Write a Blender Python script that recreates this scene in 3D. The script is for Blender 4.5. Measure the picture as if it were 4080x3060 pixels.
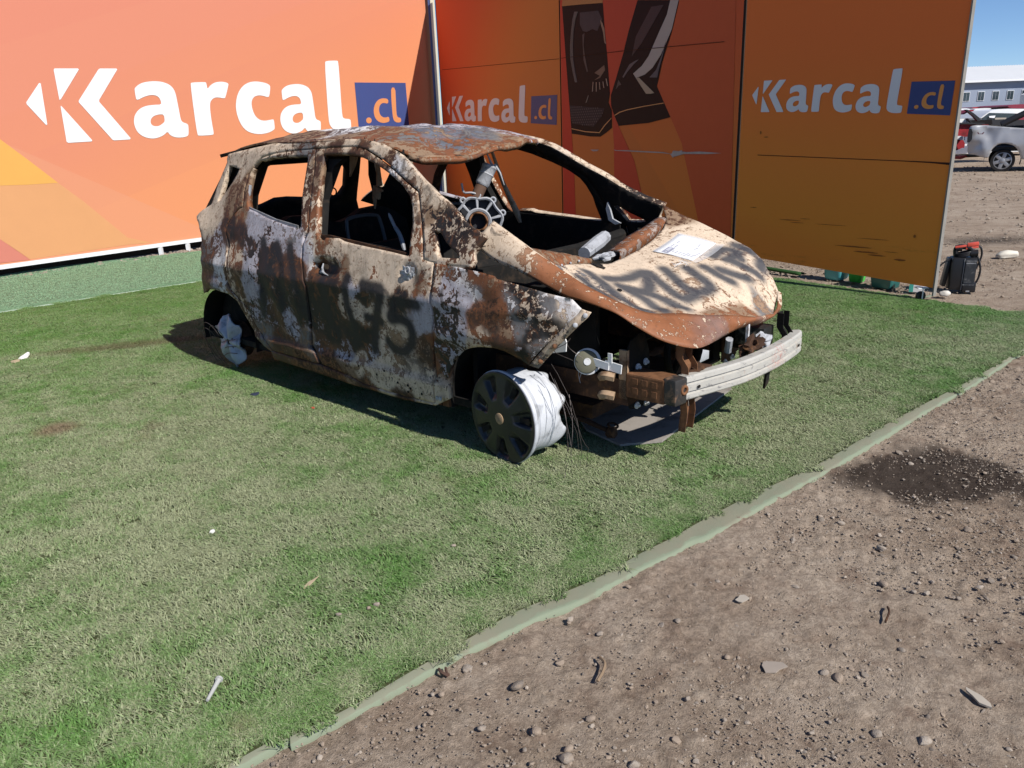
import bpy, bmesh, math, random
import numpy as np
from mathutils import Vector, Matrix
from mathutils.geometry import delaunay_2d_cdt, tessellate_polygon
random.seed(7); RNG = np.random.default_rng(11)
for _o in list(bpy.data.objects): bpy.data.objects.remove(_o)
SC = bpy.context.scene; COL = SC.collection
# ------------------------------------------------------------------ camera, sky, sun, exposure
_cam = bpy.data.cameras.new('camera'); CAM = bpy.data.objects.new('camera', _cam); COL.objects.link(CAM)
_cam.sensor_width = 36.0; _cam.lens = 3069.0/4080.0*36.0; _cam.clip_start = .05; _cam.clip_end = 2000
_R = ((0.9992044, -0.03988194, 0.0), (-0.01252557, -0.31381634, 0.94940108), (-0.03786396, -0.94864574, -0.31406621))
CAM.matrix_world = Matrix(((_R[0][0], -_R[0][1], -_R[0][2], 0), (_R[1][0], -_R[1][1], -_R[1][2], 0), (_R[2][0], -_R[2][1], -_R[2][2], 1.544), (0, 0, 0, 1)))
SC.camera = CAM
SUN_AZ, SUN_EL = math.radians(-46.5), math.radians(43)
W = bpy.data.worlds.new('World'); SC.world = W; W.use_nodes = True
_nt = W.node_tree; _nt.nodes.clear()
_sky = _nt.nodes.new('ShaderNodeTexSky'); _sky.sky_type = 'NISHITA'; _sky.sun_disc = False
_sky.sun_elevation = SUN_EL; _sky.sun_rotation = math.pi/2 - SUN_AZ; _sky.air_density = .6; _sky.dust_density = 0.0; _sky.ozone_density = 6.0
_bg = _nt.nodes.new('ShaderNodeBackground'); _bg.inputs['Strength'].default_value = .098
_wo = _nt.nodes.new('ShaderNodeOutputWorld'); _nt.links.new(_sky.outputs[0], _bg.inputs[0]); _nt.links.new(_bg.outputs[0], _wo.inputs[0])
_sl = bpy.data.lights.new('sun', 'SUN'); _sl.energy = 5.0; _sl.angle = math.radians(.53); _sl.color = (1, .955, .89)
SUN = bpy.data.objects.new('sun', _sl); COL.objects.link(SUN)
_d = Vector((math.cos(SUN_EL)*math.cos(SUN_AZ), math.cos(SUN_EL)*math.sin(SUN_AZ), math.sin(SUN_EL)))
SUN.rotation_euler = _d.to_track_quat('Z', 'Y').to_euler(); SUN.location = (0, 0, 30)
SC.view_settings.view_transform = 'Standard'; SC.view_settings.look = 'None'; SC.view_settings.exposure = 0.30; SC.view_settings.gamma = 1; SC.view_settings.use_curve_mapping = False
SC.render.engine = 'CYCLES'
# ------------------------------------------------------------------ measured outlines (car frame: x forward, z up; boards: along, up)
T = {'body': [[-2.609, 1.425], [-2.605, 1.451], [-2.579, 1.459], [-2.329, 1.484], [-2.023, 1.515], [-1.653, 1.525], [-1.261, 1.526], [-1.133, 1.521], [-1.034, 1.508], [-0.947, 1.493], [-0.88, 1.476], [-0.79, 1.445], [-0.734, 1.416], [-0.655, 1.371], [-0.589, 1.333], [-0.465, 1.272], [-0.403, 1.238], [-0.343, 1.201], [-0.243, 1.15], [-0.201, 1.131], [-0.122, 1.105], [-0.074, 1.09], [-0.094, 1.06], [-0.115, 1.032], [-0.129, 1.01], [-0.115, 0.976], [-0.13, 0.942], [-0.287, 0.941], [-0.274, 0.851], [-0.284, 0.593], [-0.318, 0.334], [-0.326, 0.263], [-0.449, 0.199], [-0.717, 0.176], [-1.154, 0.177], [-1.513, 0.189], [-1.955, 0.201], [-1.952, 0.25], [-2.028, 0.277], [-2.099, 0.317], [-2.18, 0.39], [-2.243, 0.475], [-2.298, 0.54], [-2.384, 0.58], [-2.537, 0.595], [-2.718, 0.571], [-2.836, 0.541], [-2.872, 0.527], [-2.916, 0.513], [-2.825, 0.634], [-2.762, 0.717], [-2.747, 0.82], [-2.77, 0.86], [-2.742, 0.89], [-2.741, 0.946], [-2.769, 0.999], [-2.796, 1.021], [-2.902, 1.053], [-2.86, 1.076], [-2.809, 1.099], [-2.706, 1.135], [-2.67, 1.261], [-2.592, 1.406]], 'body_qwin': [[-2.545, 1.388], [-2.375, 1.366], [-2.385, 1.342], [-2.431, 1.28], [-2.487, 1.233], [-2.558, 1.174], [-2.589, 1.16], [-2.605, 1.169], [-2.588, 1.223], [-2.571, 1.32]], 'body_sail': [[-0.424, 1.086], [-0.39, 1.091], [-0.316, 1.043], [-0.228, 1.001], [-0.204, 0.981], [-0.231, 0.979], [-0.322, 0.976], [-0.35, 0.977], [-0.389, 1.036]], 'aperture': [[-2.24, 1.235], [-2.243, 1.334], [-2.181, 1.397], [-2.112, 1.439], [-1.983, 1.462], [-1.799, 1.473], [-1.646, 1.479], [-1.554, 1.483], [-1.399, 1.487], [-1.185, 1.489], [-1.072, 1.471], [-0.933, 1.423], [-0.798, 1.365], [-0.677, 1.309], [-0.588, 1.269], [-0.555, 1.215], [-0.511, 1.129], [-0.471, 1.033], [-0.443, 0.956], [-0.363, 0.947], [-0.351, 0.712], [-0.394, 0.509], [-0.44, 0.213], [-0.705, 0.196], [-1.024, 0.2], [-1.156, 0.23], [-1.425, 0.252], [-1.739, 0.254], [-1.94, 0.258], [-1.99, 0.317], [-2.087, 0.379], [-2.149, 0.458], [-2.182, 0.529], [-2.148, 0.501], [-2.261, 0.558], [-2.352, 0.612], [-2.37, 0.667], [-2.319, 0.778], [-2.334, 0.895], [-2.378, 0.99], [-2.375, 1.023], [-2.322, 1.083], [-2.257, 1.131], [-2.209, 1.145]], 'front_door': [[-1.55, 1.477], [-1.395, 1.481], [-1.181, 1.483], [-1.08, 1.467], [-0.941, 1.418], [-0.805, 1.36], [-0.687, 1.305], [-0.597, 1.265], [-0.566, 1.215], [-0.522, 1.129], [-0.483, 1.033], [-0.455, 0.957], [-0.373, 0.948], [-0.375, 0.946], [-0.36, 0.71], [-0.406, 0.507], [-0.447, 0.219], [-0.7, 0.205], [-1.019, 0.209], [-1.153, 0.238], [-1.408, 0.263], [-1.438, 0.337], [-1.488, 0.363], [-1.447, 0.524], [-1.407, 0.74], [-1.456, 0.882], [-1.463, 0.964], [-1.44, 1.025], [-1.46, 1.113], [-1.485, 1.213], [-1.508, 1.34]], 'front_window': [[-1.465, 1.448], [-1.268, 1.449], [-1.138, 1.439], [-0.984, 1.402], [-0.828, 1.345], [-0.717, 1.295], [-0.645, 1.246], [-0.612, 1.202], [-0.58, 1.126], [-0.575, 1.071], [-0.557, 0.973], [-0.568, 0.965], [-0.692, 0.976], [-0.787, 0.983], [-0.987, 0.996], [-1.103, 1.006], [-1.139, 1.017], [-1.256, 1.013], [-1.27, 0.994], [-1.325, 1.007], [-1.353, 1.03], [-1.399, 1.153], [-1.434, 1.303]], 'rear_door': [[-1.559, 1.477], [-1.513, 1.34], [-1.494, 1.213], [-1.469, 1.112], [-1.451, 1.031], [-1.477, 1.016], [-1.478, 0.963], [-1.468, 0.881], [-1.42, 0.739], [-1.463, 0.522], [-1.506, 0.36], [-1.453, 0.333], [-1.432, 0.265], [-1.734, 0.263], [-1.925, 0.268], [-1.974, 0.32], [-2.074, 0.381], [-2.131, 0.461], [-2.167, 0.531], [-2.129, 0.511], [-2.247, 0.567], [-2.335, 0.618], [-2.353, 0.673], [-2.307, 0.779], [-2.322, 0.896], [-2.365, 0.99], [-2.361, 1.02], [-2.313, 1.08], [-2.247, 1.126], [-2.197, 1.141], [-2.224, 1.234], [-2.225, 1.33], [-2.165, 1.39], [-2.1, 1.432], [-1.977, 1.455], [-1.795, 1.467], [-1.641, 1.473]], 'rear_window': [[-2.131, 1.418], [-1.998, 1.435], [-1.843, 1.439], [-1.619, 1.442], [-1.603, 1.423], [-1.596, 1.371], [-1.59, 1.301], [-1.578, 1.211], [-1.524, 1.059], [-1.539, 1.044], [-1.681, 1.059], [-1.885, 1.09], [-2.018, 1.117], [-2.127, 1.134], [-2.159, 1.175], [-2.192, 1.264], [-2.2, 1.348], [-2.17, 1.39]], 'fender': [[-0.36, 0.947], [-0.241, 0.944], [-0.118, 0.937], [-0.02, 0.929], [0.034, 0.924], [0.046, 0.913], [0.121, 0.905], [0.21, 0.892], [0.293, 0.877], [0.395, 0.861], [0.433, 0.854], [0.477, 0.818], [0.465, 0.796], [0.432, 0.761], [0.351, 0.68], [0.266, 0.591], [0.218, 0.54], [0.184, 0.564], [0.15, 0.58], [0.116, 0.596], [0.079, 0.602], [0.039, 0.603], [-0.006, 0.599], [-0.053, 0.591], [-0.121, 0.572], [-0.161, 0.554], [-0.195, 0.534], [-0.256, 0.484], [-0.296, 0.432], [-0.327, 0.368], [-0.335, 0.3], [-0.321, 0.339], [-0.375, 0.339], [-0.411, 0.347], [-0.392, 0.51], [-0.346, 0.712], [-0.36, 0.947]], 'fender_flange': [[0.477, 0.818], [0.465, 0.796], [0.432, 0.761], [0.351, 0.68], [0.266, 0.591], [0.218, 0.54]], 'door_hole_front': [[-0.6, 0.907], [-0.579, 0.924], [-0.539, 0.93], [-0.502, 0.923], [-0.49, 0.903], [-0.505, 0.878], [-0.541, 0.857], [-0.581, 0.853], [-0.606, 0.872]], 'door_hole_front_black': [[-0.552, 0.911], [-0.533, 0.917], [-0.513, 0.911], [-0.512, 0.896], [-0.531, 0.886], [-0.549, 0.895]], 'handle_cup': [[-1.338, 0.861], [-1.307, 0.884], [-1.247, 0.895], [-1.176, 0.888], [-1.123, 0.87], [-1.094, 0.847], [-1.093, 0.818], [-1.162, 0.818], [-1.252, 0.816], [-1.316, 0.828]], 'handle_slot': [[-1.335, 0.854], [-1.313, 0.866], [-1.262, 0.867], [-1.244, 0.854], [-1.252, 0.839], [-1.298, 0.838], [-1.324, 0.842]], 'spray_side': [[[-0.891, 0.798], [-0.827, 0.793], [-0.737, 0.785], [-0.76, 0.731], [-0.802, 0.655], [-0.837, 0.589], [-0.865, 0.517], [-0.884, 0.44]], [[-0.901, 0.617], [-0.838, 0.614], [-0.781, 0.609]], [[-0.469, 0.737], [-0.549, 0.739], [-0.632, 0.74], [-0.658, 0.697], [-0.688, 0.64], [-0.617, 0.649], [-0.556, 0.628], [-0.546, 0.577], [-0.571, 0.514], [-0.632, 0.468], [-0.71, 0.468], [-0.755, 0.503]], [[-1.026, 0.819], [-1.044, 0.747], [-1.049, 0.654], [-1.029, 0.575], [-1.025, 0.5], [-1.049, 0.445]], [[-1.246, 0.787], [-1.245, 0.713], [-1.26, 0.622], [-1.249, 0.545], [-1.203, 0.499]], [[-1.879, 0.951], [-1.836, 0.796], [-1.914, 0.625], [-1.959, 0.506]], [[-1.734, 0.942], [-1.648, 0.8], [-1.673, 0.679], [-1.738, 0.562]], [[-1.597, 0.938], [-1.538, 0.809], [-1.518, 0.722], [-1.467, 0.636], [-1.468, 0.556]]], 'z_side': [[-2.57, 1.45, 'T', 'C', 0.75], [-2.46, 1.48, 'T', 'C', 0.75], [-2.15, 1.5, 'T', 'C', 0.7], [-1.88, 1.5, 'T', 'C', 0.6], [-1.86, 1.47, 'D', 'C', 0.45], [-1.62, 1.48, 'D', 'G', 0.5], [-1.39, 1.47, 'D', 'T', 0.4], [-1.42, 1.51, 'T', 'C', 0.65], [-1.2, 1.51, 'T', 'C', 0.7], [-1.17, 1.47, 'D', 'T', 0.35], [-0.93, 1.48, 'T', 'C', 0.7], [-0.89, 1.4, 'D', 'T', 0.4], [-0.81, 1.35, 'G', 'W', 0.6], [-0.66, 1.27, 'D', 'C', 0.45], [-0.58, 1.18, 'T', 'C', 0.5], [-0.51, 1.04, 'R', 'C', 0.45], [-0.77, 1.44, 'T', 'C', 0.65], [-0.59, 1.31, 'T', 'C', 0.65], [-0.48, 1.24, 'T', 'C', 0.65], [-0.48, 1.17, 'K', 'T', 0.45], [-0.39, 1.11, 'K', 'C', 0.35], [-2.34, 1.37, 'T', 'C', 0.65], [-2.28, 1.25, 'D', 'T', 0.5], [-2.3, 1.19, 'D', 'T', 0.45], [-2.56, 1.46, 'T', 'C', 0.7], [-1.59, 1.3, 'D', 'C', 0.45], [-1.52, 1.34, 'D', 'T', 0.45], [-1.43, 1.12, 'R', 'C', 0.45], [-1.54, 1.12, 'D', 'C', 0.4], [-2.61, 1.08, 'T', 'C', 0.75], [-2.76, 1.08, 'T', 'C', 0.85], [-2.65, 1.01, 'T', 'C', 0.7], [-2.53, 0.9, 'D', 'L', 0.5], [-2.64, 0.84, 'D', 'G', 0.45], [-2.44, 0.79, 'G', 'W', 0.75], [-2.61, 0.68, 'D', 'T', 0.4], [-2.46, 0.66, 'T', 'W', 0.6], [-2.51, 0.62, 'G', 'L', 0.5], [-2.3, 1.03, 'K', 'D', 0.3], [-2.21, 1.09, 'R', 'T', 0.5], [-2.19, 0.98, 'K', 'D', 0.15], [-2.01, 1.06, 'G', 'L', 0.75], [-1.85, 1.01, 'K', 'L', 0.6], [-1.7, 1.04, 'G', 'L', 0.55], [-1.57, 1.0, 'G', 'L', 0.5], [-2.04, 0.9, 'K', 'L', 0.4], [-2.21, 0.85, 'R', 'C', 0.5], [-2.29, 0.72, 'D', 'C', 0.5], [-2.0, 0.8, 'K', 'L', 0.65], [-2.05, 0.67, 'K', 'L', 0.75], [-2.21, 0.69, 'D', 'T', 0.4], [-2.04, 0.52, 'K', 'L', 0.5], [-1.49, 0.94, 'K', 'L', 0.85], [-1.83, 0.83, 'K', 'R', 0.15], [-1.81, 0.72, 'K', 'R', 0.25], [-1.62, 0.81, 'D', 'R', 0.4], [-1.5, 0.86, 'D', 'R', 0.4], [-1.72, 0.69, 'K', 'G', 0.3], [-1.61, 0.63, 'K', 'G', 0.25], [-1.51, 0.56, 'K', 'G', 0.2], [-1.86, 0.52, 'D', 'L', 0.35], [-2.0, 0.38, 'G', 'T', 0.4], [-1.62, 0.45, 'D', 'L', 0.6], [-1.53, 0.4, 'G', 'T', 0.45], [-1.85, 0.34, 'D', 'R', 0.35], [-1.71, 0.32, 'D', 'T', 0.3], [-2.15, 0.35, 'D', 'C', 0.35], [-2.23, 0.47, 'D', 'C', 0.4], [-1.34, 0.96, 'R', 'C', 0.6], [-1.36, 0.95, 'R', 'W', 0.75], [-1.2, 0.94, 'T', 'C', 0.6], [-1.0, 0.97, 'T', 'C', 0.8], [-0.79, 0.95, 'T', 'C', 0.92], [-0.64, 0.94, 'T', 'C', 0.92], [-1.29, 0.99, 'R', 'T', 0.5], [-1.1, 0.9, 'R', 'C', 0.6], [-1.04, 0.88, 'R', 'T', 0.5], [-0.82, 0.86, 'R', 'C', 0.65], [-0.68, 0.89, 'T', 'C', 0.88], [-0.45, 0.92, 'R', 'C', 0.65], [-0.4, 0.86, 'R', 'C', 0.55], [-0.44, 0.82, 'R', 'T', 0.45], [-0.53, 0.84, 'T', 'C', 0.8], [-0.93, 0.88, 'T', 'C', 0.7], [-0.97, 0.77, 'K', 'L', 0.5], [-1.06, 0.66, 'D', 'C', 0.55], [-0.96, 0.63, 'T', 'C', 0.6], [-0.87, 0.74, 'K', 'G', 0.2], [-0.79, 0.65, 'T', 'C', 0.6], [-0.71, 0.6, 'T', 'C', 0.6], [-0.68, 0.53, 'T', 'C', 0.5], [-1.07, 0.47, 'K', 'D', 0.15], [-1.14, 0.42, 'D', 'L', 0.5], [-0.95, 0.49, 'K', 'D', 0.15], [-0.92, 0.42, 'D', 'L', 0.5], [-0.8, 0.47, 'T', 'C', 0.55], [-0.7, 0.46, 'T', 'C', 0.5], [-0.57, 0.75, 'K', 'T', 0.35], [-0.42, 0.77, 'G', 'L', 0.8], [-0.43, 0.64, 'G', 'L', 0.85], [-0.44, 0.54, 'D', 'T', 0.45], [-1.16, 0.68, 'K', 'R', 0.25], [-1.29, 0.66, 'K', 'D', 0.15], [-1.26, 0.52, 'K', 'D', 0.15], [-1.41, 0.5, 'K', 'L', 0.2], [-1.39, 0.39, 'D', 'L', 0.35], [-1.03, 0.34, 'T', 'C', 0.55], [-0.86, 0.33, 'T', 'C', 0.65], [-0.66, 0.33, 'T', 'C', 0.65], [-0.52, 0.3, 'G', 'C', 0.7], [-0.78, 0.27, 'G', 'C', 0.7], [-1.11, 0.26, 'D', 'T', 0.5], [-1.33, 0.3, 'R', 'D', 0.5], [-1.61, 0.24, 'R', 'D', 0.5], [-1.3, 0.23, 'R', 'D', 0.5], [-0.39, 0.58, 'R', 'R', 0.5], [-0.72, 0.18, 'R', 'D', 0.6], [-1.03, 0.19, 'R', 'D', 0.6]], 'z_fender': [[-0.33, 0.93, 'R', 'C', 0.4], [-0.26, 0.92, 'R', 'G', 0.5], [-0.2, 0.93, 'D', 'W', 0.45], [-0.08, 0.93, 'D', 'W', 0.45], [-0.28, 0.86, 'K', 'L', 0.59], [-0.25, 0.82, 'K', 'L', 0.5], [-0.08, 0.9, 'R', 'C', 0.3], [-0.0, 0.88, 'R', 'T', 0.4], [-0.11, 0.93, 'D', 'W', 0.49], [-0.05, 0.92, 'R', 'W', 0.38], [-0.13, 0.81, 'G', 'L', 0.75], [-0.1, 0.84, 'G', 'W', 0.47], [0.01, 0.82, 'R', 'D', 0.4], [-0.24, 0.74, 'K', 'L', 0.45], [-0.28, 0.63, 'K', 'L', 0.54], [-0.18, 0.67, 'K', 'L', 0.65], [-0.33, 0.68, 'K', 'L', 0.35], [-0.34, 0.53, 'K', 'L', 0.45], [-0.22, 0.58, 'K', 'L', 0.5], [-0.06, 0.74, 'D', 'R', 0.45], [0.01, 0.72, 'R', 'D', 0.5], [-0.04, 0.64, 'R', 'C', 0.5], [0.08, 0.78, 'R', 'D', 0.4], [0.14, 0.81, 'G', 'W', 0.47], [0.2, 0.8, 'K', 'C', 0.47], [0.25, 0.84, 'K', 'C', 0.38], [0.32, 0.85, 'G', 'W', 0.36], [0.19, 0.86, 'K', 'C', 0.35], [0.31, 0.78, 'K', 'C', 0.38], [0.36, 0.81, 'G', 'W', 0.29], [0.42, 0.83, 'C', 'W', 0.6], [0.2, 0.73, 'G', 'W', 0.36], [0.13, 0.69, 'D', 'T', 0.4], [0.25, 0.7, 'K', 'C', 0.34], [0.33, 0.74, 'K', 'C', 0.42], [0.21, 0.62, 'K', 'L', 0.32], [0.15, 0.64, 'D', 'K', 0.4], [0.09, 0.61, 'D', 'R', 0.3], [0.27, 0.64, 'G', 'W', 0.36], [-0.39, 0.41, 'D', 'R', 0.6], [-0.32, 0.4, 'K', 'L', 0.4]], 'z_hood': [[0.24, -0.27, 'T', 'C', 0.85], [0.23, -0.05, 'T', 'C', 0.95], [0.23, -0.43, 'T', 'C', 0.8], [0.19, 0.17, 'T', 'C', 0.65], [0.32, 0.07, 'T', 'C', 0.65], [0.1, 0.63, 'D', 'T', 0.5], [0.15, 0.47, 'T', 'C', 0.6], [0.2, 0.58, 'T', 'C', 0.75], [0.31, 0.63, 'T', 'C', 0.75], [0.49, 0.62, 'T', 'C', 0.6], [0.46, -0.1, 'T', 'C', 0.65], [0.59, -0.05, 'T', 'C', 0.5], [0.67, 0.08, 'T', 'C', 0.65], [0.72, 0.23, 'T', 'C', 0.92], [0.72, 0.48, 'T', 'C', 0.6], [0.77, 0.46, 'T', 'C', 0.7], [0.79, 0.28, 'T', 'G', 0.5], [0.68, -0.17, 'T', 'C', 0.75], [0.57, -0.39, 'T', 'C', 0.75], [0.52, -0.58, 'T', 'C', 0.5], [0.63, -0.4, 'R', 'T', 0.5], [0.73, -0.16, 'R', 'T', 0.5], [0.79, 0.08, 'R', 'T', 0.5], [0.3, -0.57, 'G', 'C', 0.6]], 'spray_hood': [[[0.252, -0.46], [0.342, -0.487], [0.442, -0.506], [0.526, -0.506], [0.621, -0.489]], [[0.329, -0.414], [0.345, -0.277], [0.334, -0.11], [0.368, -0.101]], [[0.334, -0.11], [0.416, -0.188], [0.475, -0.302], [0.415, -0.383]], [[0.399, -0.405], [0.456, -0.398], [0.54, -0.386], [0.618, -0.388]], [[0.348, -0.079], [0.453, -0.135], [0.535, -0.168], [0.599, -0.173], [0.606, -0.105]], [[0.365, 0.043], [0.457, -0.014], [0.548, -0.061], [0.591, -0.039], [0.608, -0.102]], [[0.452, -0.373], [0.518, -0.302], [0.591, -0.272], [0.647, -0.247]], [[0.434, 0.15], [0.499, 0.125], [0.56, 0.108], [0.601, 0.079], [0.608, -0.003], [0.577, -0.07]], [[0.482, 0.238], [0.556, 0.233], [0.63, 0.249]], [[0.544, 0.292], [0.601, 0.331], [0.654, 0.379]], [[0.445, 0.404], [0.44, 0.516], [0.489, 0.552], [0.543, 0.509]], [[0.513, 0.427], [0.571, 0.454], [0.625, 0.477], [0.666, 0.487]], [[0.47, 0.615], [0.519, 0.625], [0.556, 0.632]], [[0.616, 0.626], [0.642, 0.566]], [[0.511, 0.56], [0.519, 0.454]], [[0.296, -0.573], [0.409, -0.6], [0.506, -0.6]]], 'hood_ridge': [[-0.055, -0.738, 1.133], [-0.04, -0.655, 1.081], [0.085, -0.658, 1.018], [0.198, -0.634, 0.955], [0.346, -0.629, 0.885], [0.441, -0.597, 0.837], [0.517, -0.546, 0.798], [0.575, -0.525, 0.771], [0.62, -0.467, 0.749], [0.672, -0.31, 0.724], [0.739, -0.166, 0.695], [0.789, 0.022, 0.662], [0.818, 0.148, 0.634], [0.825, 0.33, 0.613]], 'hood_far': [[0.746, 0.561, 0.683], [0.681, 0.593, 0.768], [0.608, 0.647, 0.827], [0.54, 0.65, 0.877], [0.429, 0.668, 0.917], [0.315, 0.685, 0.958], [0.169, 0.691, 1.008], [0.069, 0.695, 1.042], [-0.047, 0.708, 1.087]], 'hood_rear': [[-0.022, 0.676, 1.064], [0.037, 0.61, 1.018], [0.075, 0.518, 0.977], [0.106, 0.326, 0.923], [0.12, 0.1, 0.892], [0.159, -0.121, 0.884], [0.147, -0.357, 0.913], [0.196, -0.639, 0.958]], 'hood_low': [[-0.186, -0.745, 1.026], [-0.089, -0.73, 0.964], [0.031, -0.725, 0.933], [0.163, -0.71, 0.885], [0.304, -0.695, 0.828], [0.373, -0.685, 0.818], [0.532, -0.645, 0.774], [0.627, -0.605, 0.712], [0.729, -0.551, 0.655], [0.816, -0.442, 0.615], [0.815, -0.25, 0.605], [0.787, 0.021, 0.595], [0.805, 0.222, 0.58], [0.797, 0.373, 0.58], [0.781, 0.51, 0.585]], 'paper': [[0.198, 0.205, 0.89], [0.183, 0.497, 0.946], [0.388, 0.54, 0.902], [0.418, 0.407, 0.87], [0.409, 0.251, 0.851]], 'paper_box': [[0.235, 0.228, 0.887], [0.228, 0.316, 0.9], [0.266, 0.315, 0.894], [0.273, 0.228, 0.881]], 'paper_dash': [[[0.235, 0.326, 0.901], [0.233, 0.362, 0.907]], [[0.256, 0.325, 0.897], [0.254, 0.364, 0.904]], [[0.28, 0.265, 0.884], [0.28, 0.285, 0.887]], [[0.298, 0.258, 0.88], [0.298, 0.291, 0.885]], [[0.314, 0.268, 0.877], [0.318, 0.293, 0.88]], [[0.331, 0.267, 0.873], [0.334, 0.305, 0.877]], [[0.347, 0.261, 0.868], [0.35, 0.314, 0.874]], [[0.362, 0.277, 0.866], [0.363, 0.307, 0.87]], [[0.379, 0.279, 0.862], [0.38, 0.31, 0.866]], [[0.343, 0.38, 0.886], [0.352, 0.401, 0.887]], [[0.348, 0.396, 0.887], [0.35, 0.413, 0.889]], [[0.343, 0.425, 0.893], [0.337, 0.461, 0.901]], [[0.235, 0.388, 0.912], [0.235, 0.417, 0.917]], [[0.385, 0.305, 0.864], [0.389, 0.368, 0.871]]]}
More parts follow.
